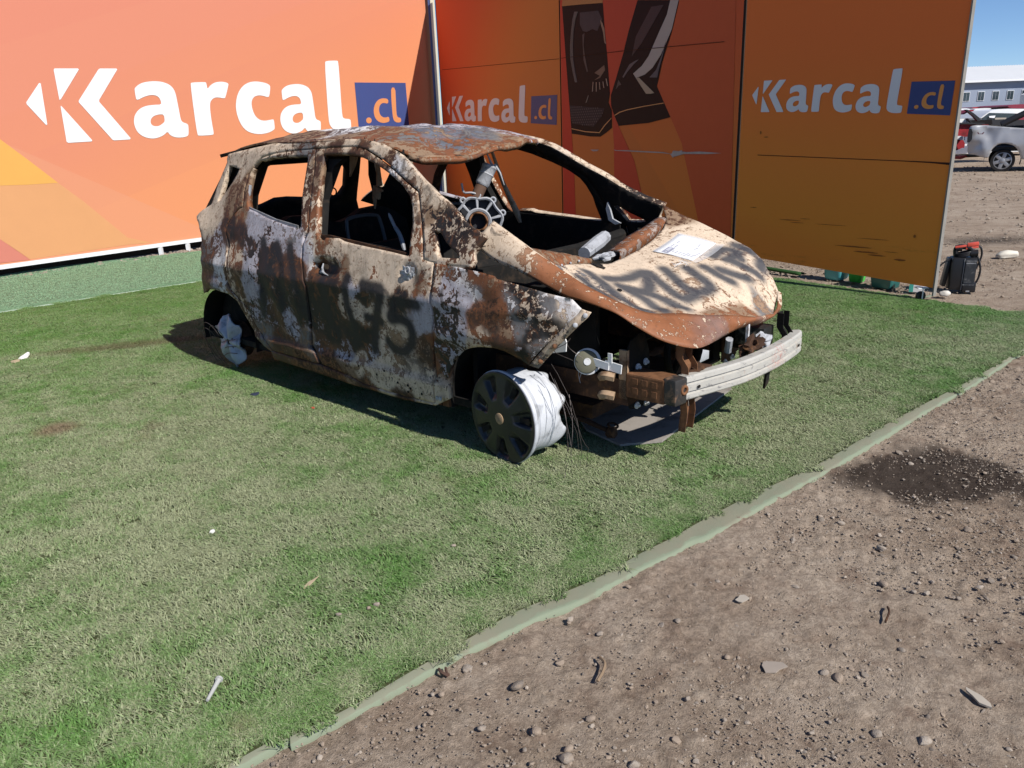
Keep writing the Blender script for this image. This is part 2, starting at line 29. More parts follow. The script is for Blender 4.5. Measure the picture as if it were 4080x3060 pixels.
B = {'canon': {'arrow': [[-0.225, 0.8023], [-0.2057, 0.7943], [-0.2352, 0.2443], [-0.2511, 0.2318], [-0.4477, 0.517], [-0.4477, 0.5432]], 'K1': [[0.0216, 1.0], [0.3477, 1.0091], [0.3557, 0.9955], [0.0182, 0.5818], [0.0, 0.5761], [0.0068, 0.9807]], 'K2': [[0.0045, 0.4943], [0.0205, 0.475], [0.3455, 0.0045], [0.3341, -0.0125], [0.0, -0.0205], [-0.0216, -0.0057], [-0.0034, 0.4807]], 'K3': [[0.6648, 1.0182], [0.9091, 1.025], [0.9182, 1.0114], [0.5636, 0.5773], [0.558, 0.5489], [0.9295, 0.0148], [0.9159, -0.0034], [0.6739, -0.0091], [0.6489, 0.0], [0.2625, 0.5432], [0.267, 0.5659], [0.6375, 1.0034]], 'a1': [[1.1409, 0.7534], [1.2136, 0.8057], [1.2989, 0.8364], [1.4148, 0.8534], [1.5284, 0.8557], [1.6239, 0.842], [1.717, 0.8045], [1.7727, 0.7398], [1.7909, 0.6557], [1.7955, 0.5341], [1.8011, 0.3955], [1.8023, 0.2875], [1.8239, 0.2352], [1.9091, 0.2091], [1.9193, 0.1705], [1.9, 0.0455], [1.8739, 0.0148], [1.7909, -0.0011], [1.7045, -0.0011], [1.6318, 0.0136], [1.5761, 0.0455], [1.5466, 0.0989], [1.4761, 0.0455], [1.4034, 0.017], [1.3352, 0.0011], [1.2682, -0.0023], [1.1898, 0.0125], [1.1159, 0.0443], [1.0614, 0.0966], [1.0352, 0.1568], [1.0261, 0.2261], [1.0364, 0.2909], [1.0648, 0.358], [1.125, 0.4227], [1.1966, 0.4659], [1.2818, 0.492], [1.3966, 0.5045], [1.5216, 0.5068], [1.5205, 0.5693], [1.5, 0.6182], [1.4557, 0.6443], [1.3989, 0.6523], [1.3261, 0.6432], [1.2409, 0.617], [1.1614, 0.5807], [1.1364, 0.5807], [1.1273, 0.5989], [1.1295, 0.7239]], 'a1h': [[1.5341, 0.3591], [1.4511, 0.3602], [1.383, 0.3455], [1.3284, 0.3159], [1.2977, 0.275], [1.292, 0.2261], [1.3148, 0.1932], [1.3682, 0.1795], [1.4295, 0.1875], [1.492, 0.2227], [1.5307, 0.2523]], 'r': [[2.0943, 0.8477], [2.3364, 0.858], [2.3557, 0.8455], [2.3591, 0.7432], [2.4125, 0.8], [2.4818, 0.842], [2.5511, 0.8614], [2.6261, 0.8693], [2.7, 0.8636], [2.7636, 0.8432], [2.7534, 0.8045], [2.6693, 0.6193], [2.6432, 0.6034], [2.5284, 0.6216], [2.4523, 0.6125], [2.3943, 0.5705], [2.3636, 0.517], [2.3489, 0.3909], [2.3466, 0.2159], [2.3545, 0.0455], [2.3318, 0.0205], [2.0761, 0.0159], [2.0534, 0.0318], [2.0557, 0.3625], [2.0727, 0.8261]], 'c': [[3.567, 0.833], [3.4989, 0.8614], [3.4193, 0.8761], [3.3205, 0.8852], [3.2205, 0.8795], [3.1182, 0.8523], [3.0239, 0.7989], [2.9443, 0.7205], [2.8807, 0.6136], [2.8432, 0.4841], [2.8398, 0.3705], [2.8625, 0.2557], [2.9114, 0.1466], [2.9886, 0.0682], [3.1011, 0.025], [3.2398, 0.0068], [3.3636, 0.017], [3.4716, 0.042], [3.5523, 0.0807], [3.5659, 0.108], [3.5693, 0.2375], [3.5511, 0.2545], [3.4614, 0.2398], [3.3773, 0.2307], [3.2898, 0.242], [3.2159, 0.2898], [3.1761, 0.3602], [3.1545, 0.45], [3.1557, 0.533], [3.1864, 0.5989], [3.2409, 0.6409], [3.3239, 0.658], [3.4034, 0.6523], [3.5023, 0.6261], [3.5375, 0.6432], [3.583, 0.8]], 'l': [[4.8716, 1.2739], [5.1273, 1.2898], [5.158, 1.2739], [5.1477, 0.9466], [5.1273, 0.5125], [5.1227, 0.2932], [5.15, 0.242], [5.2966, 0.2318], [5.3227, 0.2023], [5.3125, 0.0489], [5.2784, 0.0239], [5.1432, 0.0125], [4.9977, 0.0193], [4.8818, 0.0523], [4.8045, 0.1159], [4.7864, 0.225], [4.8045, 0.6568], [4.8386, 1.2375]], 'box': [[5.5091, 0.9057], [6.8636, 0.9216], [6.8739, -0.025], [5.5034, 0.0023]], 'dot': [[5.8534, 0.1966], [5.8432, 0.1716], [5.8205, 0.1523], [5.7898, 0.142], [5.758, 0.1432], [5.7295, 0.1545], [5.7125, 0.1739], [5.708, 0.1989], [5.7182, 0.2239], [5.7409, 0.2432], [5.7716, 0.2534], [5.8034, 0.2534], [5.8318, 0.242], [5.8489, 0.2216]], 'c2': [[6.3455, 0.5989], [6.25, 0.6182], [6.158, 0.6136], [6.0591, 0.5795], [5.9818, 0.5114], [5.933, 0.417], [5.9261, 0.3136], [5.9625, 0.2216], [6.0455, 0.1625], [6.1557, 0.1409], [6.2602, 0.1511], [6.3341, 0.1773], [6.3227, 0.267], [6.233, 0.2443], [6.1523, 0.2534], [6.0886, 0.3011], [6.067, 0.3852], [6.0932, 0.4727], [6.1523, 0.5193], [6.2239, 0.5307], [6.3295, 0.5114]], 'l2': [[6.4477, 0.8261], [6.5625, 0.8239], [6.5523, 0.5886], [6.5375, 0.3148], [6.5636, 0.2443], [6.6523, 0.2352], [6.6545, 0.1557], [6.5795, 0.1409], [6.4864, 0.1545], [6.4364, 0.2102], [6.4261, 0.3557], [6.4295, 0.6261]], 'a2': [[3.817, 0.7534], [3.8897, 0.8057], [3.975, 0.8364], [4.0909, 0.8534], [4.2045, 0.8557], [4.3, 0.842], [4.3931, 0.8045], [4.4488, 0.7398], [4.467, 0.6557], [4.4716, 0.5341], [4.4772, 0.3955], [4.4784, 0.2875], [4.5, 0.2352], [4.5852, 0.2091], [4.5954, 0.1705], [4.5761, 0.0455], [4.55, 0.0148], [4.467, -0.0011], [4.3806, -0.0011], [4.3079, 0.0136], [4.2522, 0.0455], [4.2227, 0.0989], [4.1522, 0.0455], [4.0795, 0.017], [4.0113, 0.0011], [3.9443, -0.0023], [3.8659, 0.0125], [3.792, 0.0443], [3.7375, 0.0966], [3.7113, 0.1568], [3.7022, 0.2261], [3.7125, 0.2909], [3.7409, 0.358], [3.8011, 0.4227], [3.8727, 0.4659], [3.9579, 0.492], [4.0727, 0.5045], [4.1977, 0.5068], [4.1966, 0.5693], [4.1761, 0.6182], [4.1318, 0.6443], [4.075, 0.6523], [4.0022, 0.6432], [3.917, 0.617], [3.8375, 0.5807], [3.8125, 0.5807], [3.8034, 0.5989], [3.8056, 0.7239]], 'a2h': [[4.2102, 0.3591], [4.1272, 0.3602], [4.0591, 0.3455], [4.0045, 0.3159], [3.9738, 0.275], [3.9681, 0.2261], [3.9909, 0.1932], [4.0443, 0.1795], [4.1056, 0.1875], [4.1681, 0.2227], [4.2068, 0.2523]]}, 'logoL': [[0.88, 0], [0, 0.88], [-1.578, 1.61]], 'logo3': [[-0.2444, -0.0131], [-0.0078, 0.2719], [1.7278, 1.6118]], 'logo1': [[-0.5877, -0.0209], [-0.0424, 0.4123], [7.7883, 1.7285]], 'L_yellow': [[-2.697, 2.026], [-2.357, 1.663], [-2.079, 1.387], [-1.807, 1.105], [-2.163, 1.107], [-2.899, 1.139]], 'L_low1': [[-2.959, 0.876], [-2.617, 0.481], [-2.338, 0.185], [-3.112, 0.203]], 'L_band': [[-1.807, 1.105], [-1.537, 0.84], [-1.054, 0.303], [-0.73, 0.191], [-1.072, 0.208], [-2.337, 0.19], [-2.795, 0.668], [-2.899, 1.139]], 'L_chev': [[-1.504, 1.249], [-1.173, 1.085], [-0.57, 0.413], [-0.521, 0.192], [-0.787, 0.198], [-1.175, 0.807]], 'wedge': [[-2.083, 2.903], [0.3, 3.511]], 'r_redL': [[3.585, 3.124], [3.532, 3.116], [3.462, 2.456], [3.376, 1.825], [3.321, 1.429], [3.276, 1.105], [3.229, 0.278], [3.636, 0.242], [3.626, 1.304]], 'r_dark1': [[3.535, 3.048], [2.522, 2.942], [2.478, 2.645], [2.423, 2.36], [2.355, 1.916], [2.388, 1.807], [2.314, 1.714], [2.309, 1.511], [2.444, 1.456], [2.583, 1.409], [2.823, 1.413], [3.32, 1.454], [3.376, 1.825], [3.462, 2.456]], 'r_red2': [[2.522, 2.969], [1.78, 2.86], [1.94, 2.551], [2.019, 2.405], [2.267, 1.978], [2.344, 1.871], [2.377, 1.806], [2.31, 1.714], [2.133, 1.497], [1.811, 1.131], [1.379, 0.661], [2.235, 0.605], [2.263, 1.306], [2.314, 1.714], [2.355, 1.916], [2.423, 2.36], [2.478, 2.645]], 'r_dark2': [[1.78, 2.86], [1.013, 2.748], [1.125, 2.466], [1.287, 2.176], [1.377, 1.934], [1.253, 1.777], [1.112, 1.601], [1.524, 1.55], [2.155, 1.531], [2.265, 1.668], [2.328, 1.771], [2.333, 1.893], [2.225, 2.062], [2.059, 2.347], [1.961, 2.553]], 'r_bright2': [[1.164, 2.77], [1.021, 2.749], [1.126, 2.485], [1.308, 2.256], [1.467, 2.131], [1.616, 2.072], [1.791, 2.048], [1.851, 2.099], [1.676, 2.168], [1.546, 2.258], [1.369, 2.466], [1.218, 2.638]], 'r_grey2': [[1.225, 2.383], [1.272, 2.252], [1.338, 2.121], [1.371, 2.024], [1.52, 2.035], [1.392, 2.105], [1.29, 2.254]], 'r_vee': [[1.791, 2.048], [1.731, 2.049], [1.594, 1.968], [1.421, 1.866], [1.495, 1.862], [1.581, 1.867], [1.67, 1.942]], 'r_redR': [[1.013, 2.748], [0.132, 2.619], [-0.039, 0.465], [0.416, 0.421], [0.899, 1.328], [1.253, 1.777], [1.377, 1.934], [1.219, 2.248], [1.06, 2.524]], 'r_arc': [[3.204, 2.934], [3.117, 2.922], [3.181, 2.841], [3.235, 2.7], [3.257, 2.53], [3.251, 2.367], [3.209, 2.223], [3.156, 2.09], [3.212, 2.093], [3.28, 2.252], [3.328, 2.397], [3.329, 2.549], [3.298, 2.719], [3.256, 2.851]], 'r_glint': [[2.578, 2.764], [2.523, 2.715], [2.478, 2.645], [2.456, 2.514], [2.434, 2.469], [2.478, 2.495], [2.512, 2.617], [2.556, 2.697]], 'r_sheen': [[3.069, 2.905], [2.623, 2.866], [2.534, 2.759], [2.647, 2.643], [2.762, 2.679], [2.904, 2.662], [3.0, 2.684], [3.071, 2.771]], 'r_gold1': [[3.318, 1.522], [2.946, 1.48], [2.602, 1.463], [2.467, 1.554], [2.314, 1.63], [2.314, 1.622], [2.455, 1.546], [2.597, 1.453], [2.946, 1.469], [3.318, 1.513]], 'r_gold2': [[2.243, 1.658], [2.135, 1.691], [1.967, 1.713], [1.626, 1.737], [1.238, 1.756], [1.237, 1.749], [1.625, 1.729], [1.966, 1.704], [2.124, 1.682], [2.243, 1.649]], 'r_grille': [[3.368, 1.815], [2.478, 1.743], [2.559, 1.643], [2.749, 1.531], [3.303, 1.584], [3.34, 1.702]], 'r_tear': [[2.262, 1.254], [2.174, 1.247], [2.001, 1.25], [1.651, 1.242], [1.514, 1.24], [1.231, 1.234], [1.068, 1.215], [0.882, 1.257], [0.881, 1.245], [0.997, 1.216], [1.039, 1.174], [1.094, 1.215], [1.23, 1.222], [1.631, 1.229], [2.001, 1.237], [2.218, 1.24]], 'r_tear2': [[2.825, 1.251], [2.607, 1.252], [2.655, 1.234], [2.751, 1.231]], 'r_tear3': [[1.039, 1.251], [0.797, 1.238], [0.567, 1.245], [0.228, 1.232], [0.454, 1.221], [0.855, 1.217], [1.005, 1.188], [1.068, 1.214]], 'r_ticks': [[[2.756, 2.069], [2.744, 2.069], [2.759, 1.955], [2.774, 1.956]], [[2.681, 2.059], [2.667, 2.058], [2.667, 1.95], [2.681, 1.951]], [[2.604, 2.056], [2.59, 2.055], [2.577, 1.968], [2.59, 1.969]], [[2.521, 2.058], [2.508, 2.057], [2.485, 1.982], [2.499, 1.982]], [[2.449, 2.086], [2.431, 2.085], [2.4, 1.999], [2.415, 2.0]]], 'r_beige': [[3.519, 3.114], [2.522, 2.969], [2.522, 2.937], [3.043, 2.995], [3.535, 3.042]], 'seams': {'R1': [[8.16, 2.629], [3.627, 2.416]], 'R2': [[3.579, 2.418], [2.08, 2.362], [0.265, 2.271]], 'R3': [[1.74, 1.216], [0.372, 1.165], [-0.013, 1.15]]}, 'S1': 3.615, 'S2e': 1.963, 'S2': [2.3122, 7.8915], 'C': [-1.2438, 15.7511], 'R2a': 114.3433}
D = {'pk_side': [[12.35, 1.15], [12.46, 1.17], [12.56, 1.18], [12.95, 1.14], [13.32, 1.1], [13.8, 1.05], [14.25, 1.01], [14.39, 0.23], [13.85, 0.24], [13.81, 0.36], [13.72, 0.51], [13.63, 0.6], [13.5, 0.66], [13.32, 0.69], [13.18, 0.67], [13.09, 0.61], [13.02, 0.53], [12.99, 0.39], [12.96, 0.33], [12.82, 0.34], [12.63, 0.41], [12.41, 0.44], [12.38, 0.55], [12.36, 0.76], [12.35, 0.96]], 'pk_lamp': [[12.34, 1.09], [12.41, 1.09], [12.45, 1.0], [12.46, 0.83], [12.41, 0.75], [12.34, 0.75], [12.33, 0.9]], 'pk_sky': [[13.06, 1.0], [13.14, 0.94], [13.36, 0.93], [13.83, 0.84], [13.84, 0.78], [13.65, 0.74], [13.23, 0.78], [13.08, 0.84]], 'pk_script': [[12.57, 0.99], [12.6, 1.0], [12.63, 0.96], [12.7, 0.96], [12.74, 1.0], [12.76, 0.99], [12.73, 0.94], [12.6, 0.95]], 'red_body': [[13.15, 1.18], [13.37, 1.19], [13.86, 1.16], [14.05, 1.15], [14.1, 0.84], [13.2, 0.83]], 'red_roof': [[13.18, 1.45], [13.3, 1.49], [13.39, 1.55], [13.55, 1.57], [13.57, 1.53], [13.42, 1.51], [13.3, 1.45]], 'red_low': [[12.92, 0.79], [13.01, 0.79], [13.26, 0.75], [13.33, 0.65], [13.32, 0.53], [13.28, 0.54], [12.98, 0.42]], 'red_bar': [[12.9, 0.33], [13.06, 0.35], [13.11, 0.31], [12.92, 0.25]], 'white_bit': [[12.89, 0.87], [13.08, 0.87], [13.19, 0.84], [13.19, 0.75], [13.03, 0.77], [12.91, 0.8]], 'chrome_bit': [[12.83, 0.72], [12.87, 0.73], [12.95, 0.65], [12.92, 0.59], [12.84, 0.62]], 'frame1': [[13.26, 1.58], [13.32, 1.58], [13.51, 1.48], [13.7, 1.34], [13.74, 1.26], [13.67, 1.25], [13.51, 1.4]], 'frame2': [[13.35, 1.33], [13.37, 1.34], [13.52, 1.22], [13.47, 1.22]], 'frame3': [[13.17, 1.23], [13.87, 1.2], [13.88, 1.15], [13.17, 1.19]], 'suv_roof': [[16.1, 1.3], [16.29, 1.44], [16.42, 1.52], [16.65, 1.56], [16.98, 1.56], [17.63, 1.53], [17.65, 1.39], [17.2, 1.4], [16.35, 1.44], [16.21, 1.33], [16.12, 1.29]], 'suv_glass': [[16.12, 1.29], [16.33, 1.45], [17.2, 1.4], [17.15, 1.31], [17.0, 1.2], [16.12, 1.24]], 'suv_paper': [[16.29, 1.35], [16.5, 1.36], [16.48, 1.28], [16.31, 1.3]], 'suv_dash': [[16.5, 1.29], [16.88, 1.28], [16.86, 1.23], [16.5, 1.23]], 'black_bed': [[14.92, 1.26], [16.38, 1.2], [16.42, 0.95], [14.96, 1.1]], 'maroon': [[19.95, 1.72], [21.05, 1.7], [21.08, 1.53], [19.98, 1.57]], 'cars1': [[19.7, 1.67], [19.94, 1.69], [20.25, 1.63], [20.22, 1.6], [19.75, 1.62]], 'cars2': [[19.22, 1.62], [19.91, 1.62], [19.93, 1.57], [19.57, 1.54], [19.25, 1.55]], 'cars3': [[18.11, 1.53], [18.39, 1.54], [18.79, 1.54], [18.58, 1.46], [18.42, 1.34], [18.14, 1.48]], 'cars4': [[16.39, 1.64], [16.74, 1.62], [16.75, 1.56], [16.4, 1.54]], 'cars5': [[16.78, 1.46], [16.98, 1.48], [17.08, 1.4], [16.98, 1.34], [16.9, 1.36]], 'rollbar': [[13.21, 1.16], [13.91, 1.47]], 'rollbar2': [[13.85, 1.1], [13.93, 1.47]], 'wheel': [13.36, 21.25, 0.23]}
# ------------------------------------------------------------------ helpers
def tag(o, label=None, cat=None, group=None, kind=None):
    if label: o['label'] = label
    if cat: o['category'] = cat
    if group: o['group'] = group
    if kind: o['kind'] = kind
    return o
def empty(name, loc=(0, 0, 0), rz=0, label=None, cat=None, group=None):
    o = bpy.data.objects.new(name, None); COL.objects.link(o); o.location = loc; o.rotation_euler = (0, 0, rz); o.empty_display_size = .1
    return tag(o, label, cat, group)
def mk(name, V, F, mats, parent=None, smooth=False, attrs=None, mi=None, sharp=None):
    me = bpy.data.meshes.new(name); me.from_pydata([tuple(v) for v in V], [], [tuple(f) for f in F])
    for m in (mats if isinstance(mats, (list, tuple)) else [mats]): me.materials.append(m)
    if mi is not None: me.polygons.foreach_set('material_index', np.asarray(mi, dtype=np.int32))
    if smooth: me.polygons.foreach_set('use_smooth', np.ones(len(me.polygons), dtype=bool))
    if attrs:
        for k, a in attrs.items():
            a = np.asarray(a, dtype=np.float32)
            if a.ndim == 2: at = me.attributes.new(k, 'FLOAT_COLOR', 'POINT'); at.data.foreach_set('color', a.ravel())
            else: at = me.attributes.new(k, 'FLOAT', 'POINT'); at.data.foreach_set('value', a)
    me.update()
    if smooth and sharp:
        try: me.set_sharp_from_angle(angle=math.radians(sharp))
        except Exception: pass
    o = bpy.data.objects.new(name, me); COL.objects.link(o)
    if parent: o.parent = parent
    return o
class MB:
    def __init__(s): s.V = []; s.F = []; s.M = []
    def add(s, V, F, m=0):
        n = len(s.V); s.V += [tuple(v) for v in V]; s.F += [tuple(i+n for i in f) for f in F]; s.M += [m]*len(F); return s
    def box(s, c, d, rot=None, m=0, taper=1.0, bev=0.0):
        hx, hy, hz = d[0]/2, d[1]/2, d[2]/2
        if bev > 0:
            bm = bmesh.new(); bmesh.ops.create_cube(bm, size=1)
            for v in bm.verts: v.co = Vector((v.co.x*d[0]*(taper if v.co.z > 0 else 1), v.co.y*d[1]*(taper if v.co.z > 0 else 1), v.co.z*d[2]))
            bmesh.ops.bevel(bm, geom=bm.edges[:], offset=bev, segments=2, affect='EDGES', profile=.6)
            bm.verts.index_update(); V = [v.co.copy() for v in bm.verts]; F = [[v.index for v in f.verts] for f in bm.faces]; bm.free()
        else:
            V = [Vector((sx*hx*(taper if sz > 0 else 1), sy*hy*(taper if sz > 0 else 1), sz*hz)) for sz in (-1, 1) for sx, sy in ((-1, -1), (1, -1), (1, 1), (-1, 1))]
            F = [(3, 2, 1, 0), (4, 5, 6, 7), (0, 1, 5, 4), (1, 2, 6, 5), (2, 3, 7, 6), (3, 0, 4, 7)]
        if rot is not None: V = [rot @ v for v in V]
        return s.add([Vector(c)+v for v in V], F, m)
    def tube(s, pts, r, n=8, m=0, cap=True):
        pts = [Vector(p) for p in pts]; rs = r if isinstance(r, (list, tuple)) else [r]*len(pts)
        V = []; F = []; prev = None
        for i, p in enumerate(pts):
            t = (pts[min(i+1, len(pts)-1)]-pts[max(i-1, 0)]).normalized()
            if prev is None: a = t.orthogonal().normalized()
            else: a = (prev-t*prev.dot(t)).normalized()
            prev = a; b = t.cross(a)
            for k in range(n):
                th = 2*math.pi*k/n; V.append(p+(a*math.cos(th)+b*math.sin(th))*rs[i])
        for i in range(len(pts)-1):
            for k in range(n): F.append((i*n+k, i*n+(k+1) % n, (i+1)*n+(k+1) % n, (i+1)*n+k))
        if cap: F.append(tuple(range(n-1, -1, -1))); F.append(tuple((len(pts)-1)*n+k for k in range(n)))
        return s.add(V, F, m)
    def prism(s, poly, d, ax=(Vector((1, 0, 0)), Vector((0, 0, 1)), Vector((0, 1, 0))), o=(0, 0, 0), m=0):
        """poly (a,b) extruded by d along ax[2]"""
        n = len(poly); o = Vector(o); P = [o+ax[0]*a+ax[1]*b for a, b in poly]; V = P+[p+ax[2]*d for p in P]
        tri = tri_poly(poly); F = [t for t in tri]+[tuple(i+n for i in reversed(t)) for t in tri]+[(i, i+n, (i+1) % n+n, (i+1) % n) for i in range(n)]
        return s.add(V, F, m)
    def build(s, name, mats, parent=None, smooth=False, sharp=35):
        o = mk(name, s.V, s.F, mats, parent, smooth, mi=s.M, sharp=sharp)
        bm = bmesh.new(); bm.from_mesh(o.data); bmesh.ops.recalc_face_normals(bm, faces=bm.faces[:]); bm.to_mesh(o.data); bm.free()
        return o
def pip(P, poly):
    P = np.asarray(P, float); poly = np.asarray(poly, float); x, y = P[:, 0], P[:, 1]; ins = np.zeros(len(P), bool)
    j = len(poly)-1
    for i in range(len(poly)):
        xi, yi = poly[i]; xj, yj = poly[j]
        if yi != yj:
            c = ((yi > y) != (yj > y)) & (x < (xj-xi)*(y-yi)/(yj-yi)+xi); ins ^= c
        j = i
    return ins
def densify(poly, step, closed=True):
    out = []; n = len(poly)
    for i in range(n if closed else n-1):
        a = np.array(poly[i], float); b = np.array(poly[(i+1) % n], float); k = max(1, int(np.ceil(np.linalg.norm(b-a)/step)))
        for t in range(k): out.append(a+(b-a)*t/k)
    if not closed: out.append(np.array(poly[-1], float))
    return np.array(out)
def smooth_poly(p, it=1, closed=True):
    p = np.array(p, float)
    for _ in range(it):
        q = np.roll(p, -1, 0); a = p*.75+q*.25; b = p*.25+q*.75; p = np.stack([a, b], 1).reshape(-1, p.shape[1])
    return p
def tri_poly(poly, holes=()):
    loops = [np.array(poly, float)]+[np.array(h, float) for h in holes]; V = np.concatenate(loops); E = []; k = 0
    for l in loops: E += [(k+i, k+(i+1) % len(l)) for i in range(len(l))]; k += len(l)
    r = delaunay_2d_cdt([Vector((float(a), float(b))) for a, b in V], E, [], 0, 1e-7); P = np.array([tuple(v) for v in r[0]]); out = []
    if len(P) != len(V): return [tuple(f) for f in tessellate_polygon([[Vector((float(a), float(b), 0)) for a, b in l] for l in loops])]
    C = np.array([P[list(f)].mean(0) for f in r[2]]); ok = pip(C, loops[0])
    for h in loops[1:]: ok &= ~pip(C, h)
    return [tuple(f) for f, k in zip(r[2], ok) if k]
def cdt_fill(poly, holes, step):
    bl = [densify(poly, step)]+[densify(h, step) for h in holes]
    V = np.concatenate(bl); E = []; k = 0
    for l in bl: E += [(k+i, k+(i+1) % len(l)) for i in range(len(l))]; k += len(l)
    lo, hi = bl[0].min(0), bl[0].max(0)
    gx, gy = np.meshgrid(np.arange(lo[0], hi[0], step), np.arange(lo[1], hi[1], step)); G = np.stack([gx.ravel(), gy.ravel()], 1)
    G[:, 0] += (np.round((G[:, 1]-lo[1])/step).astype(int) % 2)*step*.5
    ok = pip(G, bl[0])
    for h in bl[1:]: ok &= ~pip(G, h)
    G = G[ok]
    keep = np.ones(len(G), bool)
    for c in range(0, len(V), 64):
        d = ((G[:, None, :]-V[None, c:c+64, :])**2).sum(2).min(1); keep &= d > (step*.55)**2
    G = G[keep]; A = np.concatenate([V, G])
    r = delaunay_2d_cdt([Vector((float(a), float(b))) for a, b in A], E, [], 0, 1e-6)
    P = np.array([tuple(v) for v in r[0]]); Fc = np.array([f for f in r[2]]); C = P[Fc].mean(1)
    ok = pip(C, bl[0])
    for h in bl[1:]: ok &= ~pip(C, h)
    return P, Fc[ok]
# numpy gradient-free value noise
def _h(i, j, k, s):
    n = (i*374761393+j*668265263+k*2147483647+s*974711) & 0xffffffff
    n = ((n ^ (n >> 13))*1274126177) & 0xffffffff; n = (n ^ (n >> 16)) & 0xffffffff
    return n/4294967295.0
def vnoise(P, s=0):
    P = np.asarray(P, float); I = np.floor(P).astype(np.int64); f = P-I; f = f*f*(3-2*f); r = 0
    for a in (0, 1):
        for b in (0, 1):
            for c in (0, 1):
                w = (f[:, 0] if a else 1-f[:, 0])*(f[:, 1] if b else 1-f[:, 1])*(f[:, 2] if c else 1-f[:, 2])
                r = r+w*_h(I[:, 0]+a, I[:, 1]+b, I[:, 2]+c, s)
    return r*2-1
def fbm(P, scale, oct=4, s=0, rough=.5):
    P = np.asarray(P, float)
    if P.shape[1] == 2: P = np.concatenate([P, np.zeros((len(P), 1))], 1)
    a = 1; r = 0; t = 0; f = scale
    for i in range(oct): r = r+a*vnoise(P*f+i*17.3, s+i); t += a; a *= rough; f *= 2.03
    return r/t
def grid_faces(nu, nv, closed_v=False):
    F = []
    for i in range(nu-1):
        for j in range(nv if closed_v else nv-1): F.append((i*nv+j, i*nv+(j+1) % nv, (i+1)*nv+(j+1) % nv, (i+1)*nv+j))
    return F
def lathe(prof, n=48, axis='y'):
    V = []
    for r, h in prof:
        for k in range(n):
            t = 2*math.pi*k/n; V.append((r*math.cos(t), h, r*math.sin(t)) if axis == 'y' else (r*math.cos(t), r*math.sin(t), h))
    return V, grid_faces(len(prof), n, True)
def crop(pts, n=8):
    """catmull-rom through points"""
    P = [np.array(p, float) for p in pts]; P = [2*P[0]-P[1]]+P+[2*P[-1]-P[-2]]; out = []
    for i in range(1, len(P)-2):
        for k in range(n):
            t = k/n; a, b, c, d = P[i-1], P[i], P[i+1], P[i+2]
            out.append(.5*((2*b)+(c-a)*t+(2*a-5*b+4*c-d)*t*t+(3*b-a-3*c+d)*t**3))
    out.append(P[-2]); return np.array(out)
# ------------------------------------------------------------------ materials
class NT:
    def __init__(s, name):
        s.m = bpy.data.materials.new(name); s.m.use_nodes = True; s.t = s.m.node_tree; s.t.nodes.clear()
        s.out = s.t.nodes.new('ShaderNodeOutputMaterial'); s.b = s.t.nodes.new('ShaderNodeBsdfPrincipled'); s.l(s.b.outputs[0], s.out.inputs[0])
    def l(s, a, b): s.t.links.new(a, b)
    def n(s, typ, **kw):
        nd = s.t.nodes.new(typ)
        for k, v in kw.items():
            if k.startswith('_'): setattr(nd, k[1:], v)
            else:
                i = nd.inputs[int(k[1:])] if k[0] == 'i' and k[1:].isdigit() else nd.inputs[k.replace('__', ' ')]
                if hasattr(v, 'is_linked') or isinstance(v, bpy.types.NodeSocket): s.l(v, i)
                else: i.default_value = v
        return nd
    def mix(s, f, a, b, mode='MIX'):
        nd = s.t.nodes.new('ShaderNodeMix'); nd.data_type = 'RGBA'; nd.blend_type = mode; nd.clamp_factor = True
        for i, v in ((0, f), (6, a), (7, b)):
            if isinstance(v, bpy.types.NodeSocket): s.l(v, nd.inputs[i])
            elif i == 0: nd.inputs[0].default_value = v
            else: nd.inputs[i].default_value = (*v, 1) if len(v) == 3 else v
        return nd.outputs[2]
    def math(s, op, a, b=0., c=0.):
        nd = s.t.nodes.new('ShaderNodeMath'); nd.operation = op
        for i, v in enumerate((a, b, c)):
            if isinstance(v, bpy.types.NodeSocket): s.l(v, nd.inputs[i])
            else: nd.inputs[i].default_value = v
        return nd.outputs[0]
    def rng(s, v, a, b, c=0., d=1., smooth=True):
        nd = s.t.nodes.new('ShaderNodeMapRange'); nd.interpolation_type = 'SMOOTHSTEP' if smooth else 'LINEAR'
        for i, x in enumerate((v, a, b, c, d)):
            if isinstance(x, bpy.types.NodeSocket): s.l(x, nd.inputs[i])
            else: nd.inputs[i].default_value = x
        return nd.outputs[0]
    def noise(s, vec, scale, detail=4., rough=.5, dist=0., out=0):
        nd = s.n('ShaderNodeTexNoise', Scale=scale, Detail=detail, Roughness=rough, Distortion=dist); s.l(vec, nd.inputs['Vector']); return nd.outputs[out]
    def obj(s): return s.n('ShaderNodeTexCoord').outputs['Object']
    def pos(s): return s.n('ShaderNodeNewGeometry').outputs['Position']
    def scale(s, v, x): 
        nd = s.n('ShaderNodeMapping'); s.l(v, nd.inputs[0]); nd.inputs['Scale'].default_value = x; return nd.outputs[0]
    def fin(s, col, rough=.6, spec=.3, metal=0., bump=None, bs=.3, bd=.01):
        for k, v in (('Base Color', col), ('Roughness', rough), ('Specular IOR Level', spec), ('Metallic', metal)):
            if isinstance(v, bpy.types.NodeSocket): s.l(v, s.b.inputs[k])
            else: s.b.inputs[k].default_value = (*v, 1) if isinstance(v, tuple) and len(v) == 3 else v
        if bump is not None:
            nd = s.n('ShaderNodeBump', Strength=bs, Distance=bd); s.l(bump, nd.inputs['Height']); s.l(nd.outputs[0], s.b.inputs['Normal'])
        return s.m
